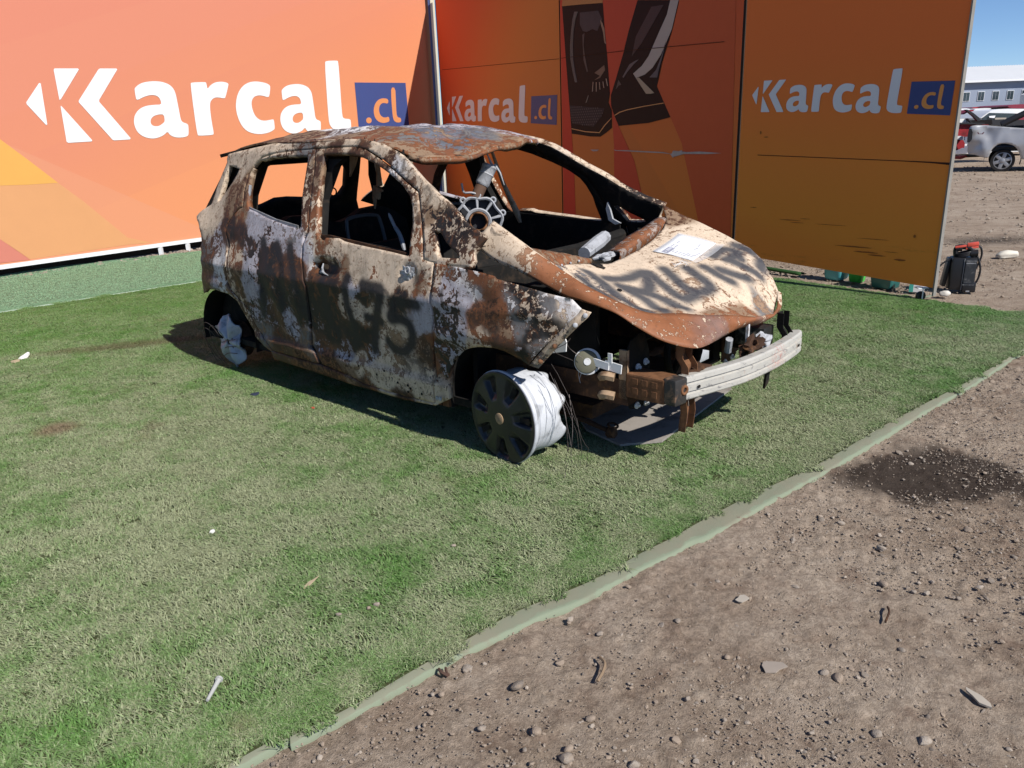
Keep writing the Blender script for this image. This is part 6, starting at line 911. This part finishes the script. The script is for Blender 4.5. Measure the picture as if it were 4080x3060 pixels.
# gear casing lying inside the car
gc = Vector((-.80, -.085, 1.04)); ax = (Vector((2.37, -3.36, 1.75))-gc).normalized(); ax = Vector((ax.x, ax.y, ax.z*.5)).normalized()
GB = empty('gear_casing', car_pt(gc), YAW, 'fire whitened cast gear casing with a rusty pipe lying inside the burnt car', 'gear casing')
Qm = ax.to_track_quat('Z', 'Y').to_matrix()
def loc(V): return [Qm @ Vector(v) for v in V]
m_ = MB(); V, F = lathe([(.06, -.02), (.06, .015), (.072, .02), (.078, .015), (.078, -.02)], 40, 'z'); m_.add(loc(V), F); V, F = lathe([(.128, -.05), (.128, .01), (.137, .016), (.143, .01), (.145, -.05)], 48, 'z'); V = np.array(V); a = np.arctan2(V[:, 1], V[:, 0]); V[:, :2] *= (1+.05*np.sin(a*7+.5))[:, None]; m_.add(loc(V), F)
for k in range(9): a = 2*math.pi*k/9+.2; m_.tube(loc([(.075*math.cos(a), .075*math.sin(a), .008), (.135*math.cos(a), .135*math.sin(a), .004)]), [.006, .010], 6)
for k in range(7): a = .3+k*.62; V, F = ring((.15*math.cos(a), .15*math.sin(a), .005), (0, 0, 1), .014, .006, 14); m_.add(loc(V), F)
m_.tube(loc(crop([(.02, .15, 0), (-.03, .165, .01), (-.075, .17, .0), (-.085, .22, 0)], 4)), .006, 6); m_.build('ribbed_flange', M['castalu'], GB, True)
m_ = MB(); V, F = lathe([(0, -.03), (.135, -.03), (.125, -.16), (0, -.2)], 32, 'z'); m_.add(loc(V), F); m_.build('bell_casing', simple('dark_casing', (.02, .021, .026), .6, .3, var=.4), GB, True)
V, F = lathe([(.052, -.03), (.058, .025), (.05, .04), (.045, .03), (.044, -.03)], 24, 'z'); V = np.array(V); V[:, 2] += np.where(V[:, 2] > .02, .02*np.sin(np.arctan2(V[:, 1], V[:, 0])*5), 0); mk('rusty_bush', loc(V), F, M['rust'], GB, True)
p0, p1, p2 = (-.005, .14, -.02), (.03, .205, -.02), (.085, .315, -.03)
m_ = MB(); m_.tube(loc([p0, p1]), .034, 14); m_.build('rusty_pipe', simple('brown_pipe', (.13, .075, .05), .7, .3, var=.4), GB, True)
m_ = MB(); pa = np.array(p1); pb = np.array(p2); m_.tube(loc([pa*(1-u)+pb*u for u in (0, .06, .1, .5, .55, .6, .85, .9, 1)]), [.036, .040, .041, .041, .045, .041, .043, .046, .036], 18); m_.build('grey_sleeve', M['castalu'], GB, True)
m_ = MB(); m_.tube(loc([(.10, .30, -.03), (.06, .40, -.03)]), [.010, .002], 5); m_.tube(loc([(.11, .32, -.03), (.14, .27, -.03), (.16, .20, -.02)]), [.008, .006, .003], 5); m_.build('torn_strap', M['castalu'], GB)
# grey board lying under the nose
bp = [(.53, -.22), (.39, -.385), (.13, -.315), (-.35, .10), (-.20, .55), (.44, .72)]; bs = empty('ground_board', car_pt((.1, .1, .026)), YAW, 'flat grey weathered board on the turf under the nose of the burnt car', 'board')
m_ = MB(); m_.prism([(a-.1, b-.1) for a, b in bp], .012, (Vector((1, 0, 0)), Vector((0, 1, 0)), Vector((0, 0, 1)))); m_.build('board_sheet', simple('weathered_board', (.27, .245, .22), .8, .2, var=.2, scale=5, dirt=(.12, .105, .09), dsc=5), bs)
# ------------------------------------------------------------------ litter
def chip(name, xy, d, mat, label, cat, rz=0, z=.022, seed=1, tilt=(.1, .05)):
    n = 9; th = np.linspace(0, 2*math.pi, n, endpoint=False); r = 1+.25*np.random.default_rng(seed).normal(size=n).clip(-1, 1)
    m_ = MB(); m_.prism([(d[0]*r[i]*math.cos(th[i]), d[1]*r[i]*math.sin(th[i])) for i in range(n)], d[2], (Vector((1, 0, tilt[0])), Vector((0, 1, tilt[1])), Vector((0, 0, 1)))); o = m_.build(name, mat); o.location = (xy[0], xy[1], z); o.rotation_euler[2] = rz; return tag(o, label, cat)
M['leafdry'] = simple('dry_leaf', (.42, .33, .22), .8, .2); M['whitebit'] = simple('white_scrap', (.75, .74, .70), .7, .3, var=.1); M['greyplastic'] = simple('grey_plug_plastic', (.40, .40, .38), .55, .4, var=.1)
chip('dry_leaf', (-.755, 2.40), (.030, .008, .003), M['leafdry'], 'curled dry pale leaf on the turf in the middle foreground', 'leaf', .5, .026, 3, (.5, .2)); chip('paper_scrap', (-1.25, 2.82), (.012, .010, .006), M['whitebit'], 'small white torn scrap on the turf left of the dry leaf', 'scrap', .3, .024, 4)
chip('white_scrap', (-3.72, 5.70), (.035, .022, .016), M['whitebit'], 'bright white crumpled scrap on the turf at the far left', 'scrap', .7, .024, 6, (.5, .3)); chip('grey_stone', (-3.73, 5.60), (.035, .02, .015), M['leafdry'], 'small tan stone beside the bright white scrap on the turf', 'stone', .2, .02, 7)
chip('red_scrap', (-1.18, 4.29), (.018, .009, .006), simple('red_plastic', (.55, .10, .06), .5, .4), 'tiny red plastic scrap on the turf before the car shadow', 'scrap', -.6, .024, 8); chip('dark_scrap', (-1.61, 4.59), (.028, .018, .008), simple('dark_blue_plastic', (.03, .04, .07), .5, .4), 'small dark blue plastic scrap on the turf near the rear wheel', 'scrap', .4, .024, 9)
chip('leaf_scrap', (3.62, 6.52), (.04, .016, .006), simple('pale_green_leaf', (.36, .40, .30), .7, .3), 'pale folded leaf on the bright turf before the nearest orange panel', 'leaf', -.5, .03, 10, (.4, .2))
for i, (x, y, s, lb) in enumerate(((-.49, 2.26, .012, 'pale round pebble on the turf close to the dirt edge'), (-.515, 2.24, .008, 'tiny pale pebble touching the turf beside the bigger pale pebble'), (-.61, 2.21, .010, 'grey pebble on the turf left of the two pale pebbles'), (-.25, 2.63, .009, 'lone tan pebble on the turf below the front wheel'))):
    o = bpy.data.objects.new('pebble_on_turf', rock_mesh('pebble_on_turf', M['pebble'], 500+i, .7, 2)); COL.objects.link(o); o.location = (x, y, .027); o.scale = (s, s, s); tag(o, lb, 'pebble', 'pebbles lying on the turf')
cn = MB(); a, b = Vector((-.90, 1.895, .034)), Vector((-.905, 1.815, .030)); cn.tube([a, a+(b-a)*.25, b], [.0075, .0065, .0048], 10); dr = (b-a).normalized(); cn.tube([a-dr*.006, a], [.0115, .0115], 10); o = cn.build('wall_plug', M['greyplastic'], smooth=True); tag(o, 'grey plastic plug with a collar lying on the turf at lower left', 'plastic plug')
SL = {0: 'large rounded stone on the dirt right of the grey slab flake', 1: 'dark rounded stone between the grey slab flake and the large rounded stone', 2: 'lone dark stone on the dirt between the turf edge and the oil stain', 3: 'big stone at the bottom edge below the turf corner', 5: 'big pale stone on the dirt close to the lower turf corner', 6: 'stone touching the turf edge above the cardboard scrap side', 7: 'stone on the dirt left of the cardboard scrap', 8: 'stone on the dirt right of the cardboard scrap', 9: 'stone on the dirt at the far right beyond the bark flake', 13: 'stone at the bottom edge below the bark flake'}
BIG = [(.91, 1.84, .021), (.88, 1.865, .016), (1.36, 2.53, .020), (.10, 1.58, .022), (.11, 1.61, .016), (.03, 1.68, .019), (.38, 2.35, .011), (.51, 2.14, .013), (1.26, 2.30, .017), (1.57, 2.26, .013), (.73, 2.34, .010), (.70, 2.36, .010), (.46, 1.78, .011), (1.03, 1.59, .016), (.27, 1.55, .018), (.25, 2.09, .012), (.16, 2.17, .012), (-.02, 1.86, .022), (-.24, 1.84, .012), (.62, 1.95, .012), (1.9, 2.0, .014), (1.7, 2.75, .013), (2.3, 2.5, .015), (1.15, 1.95, .013), (.83, 2.05, .010), (1.42, 1.75, .014), (-.12, 1.70, .013), (.18, 1.72, .015)]
for i, (x, y, s) in enumerate(BIG):
    o = bpy.data.objects.new('stone', rock_mesh('stone', M['pebble'], 700+i, .62, 2)); COL.objects.link(o); o.location = (x, y, s*.22-.004); o.scale = (s, s, s); o.rotation_euler = (RNG.normal(0, .2), RNG.normal(0, .2), RNG.uniform(0, 6)); tag(o, SL.get(i, 'small loose grey brown stone on the dirt in the foreground'), 'stone', 'loose stones on the foreground dirt')
o = bpy.data.objects.new('white_stone', rock_mesh('white_stone', simple('white_stone_chalk', (.62, .58, .50), .8, .2, var=.1), 760, .45, 3)); COL.objects.link(o); o.location = (5.50, 8.42, .025); o.scale = (.135, .08, .10); o.rotation_euler[2] = .1; tag(o, 'large smooth white stone on the dirt right of the battery charger', 'stone')
o = bpy.data.objects.new('pale_lump', rock_mesh('pale_lump', simple('chalky_lump', (.55, .52, .47), .85, .2, var=.15), 761, .6, 3)); COL.objects.link(o); o.location = (3.83, 6.62, .03); o.scale = (.055, .045, .05); tag(o, 'chalky lump on the dirt beside the castor of the nearest panel', 'stone')
M['card'] = simple('grey_card', (.36, .32, .27), .8, .2, var=.12)
chip('card_scrap', (.75, 2.24), (.022, .015, .003), M['card'], 'flat pale cardboard scrap on the dirt, the upper of two', 'cardboard', .4, .004, 31); chip('slate_flake', (.735, 1.89), (.036, .022, .004), simple('grey_flake', (.30, .255, .215), .8, .2, var=.15), 'flat grey slab flake on the dirt in the lower middle', 'slab', -.15, .004, 32); chip('bark_flake', (1.25, 1.73), (.012, .036, .006), M['card'], 'narrow tan bark flake on the dirt at lower right', 'bark', .35, .003, 33, (.02, .06))
tw = MB(); tw.tube(crop([(.235, 1.965, .006), (.245, 1.93, .012), (.235, 1.895, .010), (.215, 1.86, .005)], 5), [.0045]*16, 6); o = tw.build('twig', simple('twig_bark', (.24, .17, .11), .85, .2), smooth=True); tag(o, 'short curved brown twig on the dirt below the turf edge', 'twig')
tw = MB(); tw.tube(crop([(-.255, 1.94, .006), (-.245, 1.92, .010), (-.225, 1.905, .008)], 5), .005, 6); tw.tube(crop([(-.235, 1.945, .006), (-.23, 1.92, .010), (-.222, 1.907, .008)], 5), .004, 6); o = tw.build('twig', simple('dark_twig_bark', (.10, .06, .045), .85, .2), smooth=True); tag(o, 'small dark forked twig lying against the edge of the turf', 'twig')
tw = MB(); tw.tube(crop([(1.16, 2.08, .006), (1.19, 2.12, .014), (1.205, 2.16, .006)], 5), .0035, 6); o = tw.build('twig', M['rustdark'], smooth=True); tag(o, 'straight thin dark twig on the dirt at the right', 'twig')
# ------------------------------------------------------------------ containers under and behind the nearest panel
def sq_lathe(prof, ex=.35, n=40, sx=1, sy=1):
    V = []
    for r, h in prof:
        for k in range(n): t = 2*math.pi*k/n; c, s = math.cos(t), math.sin(t); V.append((r*sx*math.copysign(abs(c)**ex, c), r*sy*math.copysign(abs(s)**ex, s), h))
    return V, grid_faces(len(prof), n, True)
def vessel(name, xy, rz, prof, ex, sx, sy, mat, label, cat):
    V, F = sq_lathe(prof, ex, 44, sx, sy); F = F+[tuple(range(43, -1, -1))]; o = mk(name, V, F, mat, None, True, sharp=40); o.location = (xy[0], xy[1], -.004); o.rotation_euler[2] = rz; o.modifiers.new('t', 'SOLIDIFY').thickness = .004; return tag(o, label, cat)
M['cyan'] = simple('cyan_plastic', (.10, .44, .50), .35, .5, var=.05); M['green'] = simple('bright_green_plastic', (.06, .56, .08), .35, .5, var=.06); M['teal'] = simple('dark_teal_plastic', (.03, .16, .15), .4, .5, var=.08); M['tealpale'] = simple('teal_carton', (.07, .40, .33), .5, .4, var=.05)
RR = math.radians(131)
cy = vessel('cyan_tub', (3.29, 7.62), RR, [(.075, .0), (.09, .012), (.10, .04), (.105, .14), (.11, .25), (.115, .25)], .5, 1, 1, M['cyan'], 'rounded cyan plastic tub under the orange panel', 'tub')
m_ = MB(); m_.box((0, 0, 0), (.07, .006, .035), bev=.003); lb_ = m_.build('dark_label', M['blackgloss'], cy); lb_.location = (-.02, .104, .125); lb_.rotation_euler[2] = 0
vessel('green_crate', (3.42, 7.45), RR, [(.055, .0), (.06, .008), (.075, .13), (.08, .2)], .22, 1, .8, M['green'], 'bright green plastic crate between the cyan tub and the teal bin', 'crate')
vessel('teal_bin', (3.55, 7.14), RR-.2, [(.09, .0), (.10, .01), (.12, .16), (.13, .3)], .2, 1, .75, M['teal'], 'dark teal plastic bin with pale side under the orange panel', 'bin')
bx = empty('carton', (3.715, 6.88, 0), RR+.35, 'teal and white printed carton beside the castor', 'carton')
m_ = MB(); m_.box((.0, 0, .085), (.12, .09, .17), bev=.004); m_.build('carton_body', M['white'], bx); m_ = MB(); m_.box((.045, 0, .085), (.034, .093, .165)); m_.build('teal_band', M['tealpale'], bx)
rt = MB(); 
V = []
for i in range(9):
    for j in range(8): a = j/7*4.2-.4; r = .034-.003*j; V.append((i*.06, r*math.cos(a)*1.5, .022+r*.8*math.sin(a)))
o = mk('rolled_turf', V, grid_faces(9, 8), simple('dark_turf_roll', (.03, .075, .025), .9, .1, var=.5, scale=60), None, True); o.modifiers.new('t', 'SOLIDIFY').thickness = .015; o.location = (3.02, 7.80, 0); o.rotation_euler[2] = math.radians(120); tag(o, 'short rolled up flap of dark green turf at the back edge of the carpet', 'turf roll')
# ------------------------------------------------------------------ battery charger
ch = empty('battery_charger', (4.09, 6.86, -.005), math.radians(-18), 'black upright battery charger with coiled cable and red clamps beside the orange panel', 'battery charger')
m_ = MB(); m_.box((0, 0, .165), (.20, .16, .29), bev=.018); m_.box((.055, -.03, .05), (.11, .14, .09), bev=.014); bd = m_.build('housing', M['blackgloss'], ch, True)
m_ = MB(); m_.box((.045, -.087, .17), (.085, .012, .24), bev=.004); m_.build('front_cover', simple('dull_black_panel', (.025, .028, .033), .45, .4, var=.3, dirt=(.16, .16, .165), dsc=12), ch)
m_ = MB(); m_.box((.045, -.088, .265), (.075, .016, .006)); m_.box((.045, -.09, .075), (.09, .02, .006)); m_.box((.045, -.09, .018), (.03, .03, .012)); m_.build('trim', M['steelgrey'], ch)
m_ = MB(); m_.box((-.005, -.083, .165), (.004, .006, .28)); m_.build('cover_seam', M['steelgrey'], ch)
m_ = MB(); m_.tube(crop([(-.06, .0, .30), (-.07, 0, .37), (-.04, 0, .40), (.04, -.02, .385), (.07, -.03, .33), (.07, -.03, .30)], 6), .022, 10); m_.tube([(-.075, 0, .385), (-.025, 0, .388)], .028, 12); m_.tube([(.04, -.03, .345), (.10, -.035, .35)], .03, 12); m_.build('carry_handle', M['blackgloss'], ch, True)
m_ = MB()
for k in range(3): m_.tube([(.075*math.cos(a)-.0, .04*math.sin(a)-.01, .325+.012*k+.02*math.cos(a)) for a in np.linspace(0, 6.28, 24)], .010, 8)
m_.tube(crop([(.06, -.02, .41), (.115, -.02, .40), (.135, -.02, .34), (.125, -.02, .27), (.10, -.03, .20)], 6), .0085, 8); m_.tube(crop([(.08, -.04, .35), (.115, -.05, .28), (.135, -.05, .19), (.12, -.05, .10), (.085, -.05, .05)], 6), .0085, 8); m_.build('cable', M['blackgloss'], ch, True)
m_ = MB(); m_.tube(crop([(-.10, -.02, .29), (-.16, -.03, .26), (-.22, -.05, .19), (-.24, -.06, .12)], 6), .008, 8); m_.build('mains_lead', M['blackgloss'], ch, True); m_ = MB(); m_.box((-.215, -.05, .17), (.035, .02, .02)); m_.build('blue_tag', M['navy'], ch)
m_ = MB(); m_.box((-.12, .03, .17), (.035, .10, .26), Matrix.Rotation(.12, 3, 'Y'), bev=.01); m_.build('side_rack', M['blackgloss'], ch, True)
M['red'] = simple('red_clamp_plastic', (.62, .09, .06), .45, .4, var=.1); m_ = MB(); R_ = Matrix.Rotation(-.16, 3, 'Y'); m_.box((.055, -.02, .425), (.09, .03, .032), R_, bev=.006); m_.box((.05, -.02, .395), (.10, .028, .018), R_, bev=.004); m_.box((-.035, -.02, .405), (.10, .02, .018), R_, bev=.004); m_.build('red_clamp', M['red'], ch, True)
# ------------------------------------------------------------------ yard beyond
def slab(name, poly, Y, depth, mat, parent=None, off=(0, 0, 0)):
    m_ = MB(); m_.prism([tuple(p) for p in poly], depth, (Vector((1, 0, 0)), Vector((0, 0, 1)), Vector((0, 1, 0))), (-off[0], Y-off[1], 0)); return m_.build(name, mat, parent)
t = NT('dented_silver_paint'); o_ = t.obj(); M['silver'] = t.fin(t.mix(t.noise(o_, 3, 5, .6), (.34, .35, .37), (.50, .50, .51)), .35, .5, .3, t.noise(o_, 4, 2, .5, .4), .12, .03)
M['tyre'] = simple('tyre_rubber', (.018, .017, .017), .8, .2); M['rimgrey'] = simple('grey_alloy', (.36, .37, .39), .4, .5, .4, var=.1); M['redpaint'] = simple('wrecked_red_paint', (.28, .025, .03), .35, .5, var=.2, dirt=(.05, .02, .02), dsc=2); M['blackframe'] = simple('black_frame', (.02, .02, .023), .5, .4); M['maroon'] = simple('maroon_paint', (.22, .03, .05), .4, .4); M['glassdark'] = simple('dark_window_glass', (.03, .045, .055), .12, .6, var=.2); M['carwhite'] = simple('white_car_paint', (.78, .79, .80), .3, .5, var=.04)
def turn(P_):
    out = []
    for X, z in P_: k = X/21.3; s_ = (X-12.35)/(.86+.5*k); out.append((s_, 1.544+(z-1.544)*(1-.5*s_/21.3)))
    return out
pk = empty('silver_pickup', (12.35, 21.3, 0), math.radians(-30), 'silver pickup truck with a crushed rear corner and black roll bar parked in the yard', 'pickup truck')
def lslab(name, poly, y, depth, mat, parent=pk):
    m_ = MB(); m_.prism([tuple(p) for p in turn(poly)], depth, (Vector((1, 0, 0)), Vector((0, 0, 1)), Vector((0, 1, 0))), (0, y, 0)); return m_.build(name, mat, parent)
P, F = cdt_fill(smooth_poly(turn(D['pk_side']), 1), [], .05); bx_, bz_ = P[:, 0], P[:, 1]; rr_ = np.clip((.95-bx_)/.9, 0, 1); yy = fbm(P, 2.2, 2, 3)*.15*rr_+np.abs(fbm(P, 3.5, 2, 8))*.08*rr_+.04*np.sin(bz_*7)*(1-rr_)+.02*fbm(P, 2, 2, 5)
V = np.stack([bx_, yy, bz_], 1); s_ = mk('bed_side', V, F, M['silver'], pk, True); s_.modifiers.new('t', 'SOLIDIFY').thickness = .03
lslab('tail_lamp', D['pk_lamp'], -.10, .10, M['blackframe'])
smax = max(p[0] for p in turn(D['pk_side']))
m_ = MB(); m_.box((.12, .95, .78), (.08, 1.5, .66)); m_.build('tailgate', M['silver'], pk); m_ = MB(); m_.box((smax/2+.1, .95, .55), (smax, 1.5, .10)); m_.box((smax/2+.1, 1.75, .78), (smax, .05, .66)); m_.build('bed', M['blackframe'], pk)
m_ = MB(); m_.prism([(smax+.05, .3), (smax+1.9, .3), (smax+1.9, .95), (smax+1.7, 1.1), (smax+1.2, 1.72), (smax+.25, 1.75), (smax+.05, 1.66)], 1.75, o=(0, .02, 0)); m_.prism([(smax+1.9, .3), (smax+3.1, .35), (smax+3.1, .85), (smax+1.9, 1.05)], 1.7, o=(0, .04, 0)); m_.build('cab', M['silver'], pk)
m_ = MB(); m_.prism([(smax+.25, 1.12), (smax+1.35, 1.12), (smax+1.1, 1.64), (smax+.3, 1.66)], .02, o=(0, .01, 0)); m_.build('side_window', M['glassdark'], pk)
ra, rb = turn(D['rollbar']); pa, pb = Vector((ra[0], .12, ra[1])), Vector((rb[0], .12, rb[1])); up = Vector((0, 1.5, 0)); m_ = MB(); m_.tube([pa, pb, pb+Vector((.5, 0, .03))], .06, 8); m_.tube([Vector((pb.x-.06, .14, 1.05)), pb], .05, 8); m_.tube([pa+up, pb+up, pb+up+Vector((.5, 0, .03))], .06, 8); m_.tube([pb, pb+up], .06, 8); m_.build('roll_bar', M['blackframe'], pk, True)
def truck_wheel(x, y, z=.245, rt=.285, rr=.215):
    V, F = lathe([(rr, -.09), (rt*.96, -.10), (rt, -.06), (rt, .06), (rt*.96, .10), (rr, .09)], 40); w = mk('wheel', V, F, M['tyre'], pk, True, sharp=40); w.location = (x, y, z)
    m_ = MB(); V, F = lathe([(rr, -.085), (rr*.92, -.09), (rr*.90, -.06), (rr*.9, .05)], 40); m_.add(V, F)
    for k in range(6): a = 2*math.pi*k/6+.3; m_.box((rr*.5*math.cos(a), -.07, rr*.5*math.sin(a)), (rr*.92, .02, .085), Matrix.Rotation(-a, 3, 'Y'), bev=.006)
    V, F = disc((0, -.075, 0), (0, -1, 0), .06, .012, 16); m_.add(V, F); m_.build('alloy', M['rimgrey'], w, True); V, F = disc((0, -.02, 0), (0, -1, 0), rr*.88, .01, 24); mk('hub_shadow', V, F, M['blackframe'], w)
wx, wz = turn([(D['wheel'][0], D['wheel'][2])])[0]
truck_wheel(wx, .12, .262); truck_wheel(wx, 1.6, .262); truck_wheel(wx+2.9, .1, .28); truck_wheel(wx+2.9, 1.6, .28)
V = [(wx+.42*math.cos(a), y, .28+.43*math.sin(a)) for a in np.linspace(-.3, 3.44, 16) for y in (.05, .5)]; mk('wheel_arch', V, grid_faces(16, 2), M['blackframe'], pk, True)
M['script'] = flat('dark_script', (.12, .03, .04)); lslab('side_script', D['pk_script'], -.09, .01, M['script'])
rw = empty('red_wreck', (11.9, 23.4, 0), 0, 'wrecked dark red vehicle with bare black roof frame behind the silver pickup', 'wrecked car'); of = (11.9, 23.4)
slab('body', D['red_body'], 23.3, 1.5, M['redpaint'], rw, of); slab('roof_edge', D['red_roof'], 23.3, 1.3, M['redpaint'], rw, of); slab('crumpled_nose', D['red_low'], 23.1, 1.0, M['redpaint'], rw, of)
for k in ('frame1', 'frame2', 'frame3'): slab('roof_frame', D[k], 23.2, .10, M['blackframe'], rw, of)
slab('torn_trim', D['white_bit'], 22.9, .2, M['whitepart'], rw, of); slab('lamp_shell', D['chrome_bit'], 22.85, .2, M['rimgrey'], rw, of); slab('red_bar', D['red_bar'], 22.5, .3, M['red'], rw, of)
m_ = MB(); m_.box((-.2, .6, .25), (2.6, 1.4, .45)); m_.build('underbody', M['blackframe'], rw)
sv = empty('white_van', (16.8, 27.6, 0), 0, 'white car with a paper behind its windscreen beyond the silver pickup', 'car'); of = (16.8, 27.6)
slab('roof', D['suv_roof'], 27.2, 1.6, M['carwhite'], sv, of); slab('windscreen', D['suv_glass'], 27.1, .05, M['glassdark'], sv, of); slab('windscreen_paper', D['suv_paper'], 27.05, .02, M['paper'], sv, of); slab('dash_card', D['suv_dash'], 27.04, .02, M['card'], sv, of)
m_ = MB(); m_.box((.6, 1.2, .55), (3.2, 1.7, .9), bev=.08); m_.build('body', M['carwhite'], sv, True)
bb_ = slab('black_pickup_bed', D['black_bed'], 24.6, 1.2, M['blackframe']); tag(bb_, 'black pickup bed side between the silver pickup and the white car', 'pickup bed')
for k, nm, Y, dp, mt, lb, ct in (('maroon', 'maroon_bus', 32, 2.2, 'maroon', 'dark maroon van roof in front of the white warehouse', 'van'), ('cars1', 'parked_car', 34, 1.6, 'redpaint', 'far red car roof left of the white car, farthest of the row', 'car'), ('cars2', 'parked_car', 33, 1.6, 'carwhite', 'far white car roof just below the far red roof', 'car'), ('cars3', 'parked_car', 31, 1.8, 'glassdark', 'far dark blue car between the red wreck and the white car', 'car'), ('cars4', 'parked_car', 29, 1.5, 'carwhite', 'far white car peeping over the red wreck', 'car'), ('cars5', 'parked_car', 28.5, 1.5, 'rimgrey', 'far grey car hood beside the white car windscreen', 'car')):
    o = slab(nm, smooth_poly(D[k], 2), Y, dp, M[mt]); zmin = min(p[1] for p in D[k]); tag(o, lb, ct, 'far cars parked before the warehouse' if nm == 'parked_car' else None)
    xs = [p[0] for p in D[k]]; m_ = MB(); m_.box(((min(xs)+max(xs))/2, Y+dp*.6, zmin*.5), ((max(xs)-min(xs))*1.1, dp, zmin), bev=.05); m_.build('lower_body', M[mt], o)
wh = empty('white_warehouse', (34, 60, 0), 0, 'long white warehouse with a corrugated roof and small square windows beyond the yard', 'warehouse'); of = (34, 60)
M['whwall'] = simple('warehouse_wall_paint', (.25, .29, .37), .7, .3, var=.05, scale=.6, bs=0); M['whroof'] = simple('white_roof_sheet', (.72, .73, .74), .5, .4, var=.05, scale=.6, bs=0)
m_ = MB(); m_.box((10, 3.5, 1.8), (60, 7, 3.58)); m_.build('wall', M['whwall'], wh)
V = []; nx = 600
for i in range(nx):
    x = -20.5+61*i/(nx-1); dz = .05*(i % 2)
    for y, z in ((-.35, 3.56), (3.4, 4.72), (7.3, 3.56)): V.append((x, y, z+dz))
mk('roof', V, grid_faces(nx, 3), M['whroof'], wh); m_ = MB(); m_.box((10, -.36, 3.55), (61, .05, .14)); m_.build('eaves', M['whroof'], wh)
M['wframe'] = simple('window_frame_paint', (.62, .64, .67), .6, .3, var=.05)
for k in range(-8, 14):
    x = .22+k*1.075; m_ = MB(); m_.box((x, -.01, 2.53), (.50, .06, .66)); w_ = m_.build('window', M['wframe'], wh); m_ = MB(); m_.box((x-.115, -.045, 2.53), (.20, .02, .58)); m_.build('pane', M['glassdark'], w_); m_ = MB(); m_.box((x+.115, -.045, 2.53), (.20, .02, .58)); m_.build('pane', M['glassdark'], w_)
sh = MB(); sh.prism([(0, 0), (3, 0), (3, 2.55), (1.5, 3.1), (0, 2.5)], 4, o=(37.6, 55, 0)); o = sh.build('white_shed', M['carwhite']); tag(o, 'small white gabled shed at the right before the warehouse', 'shed')
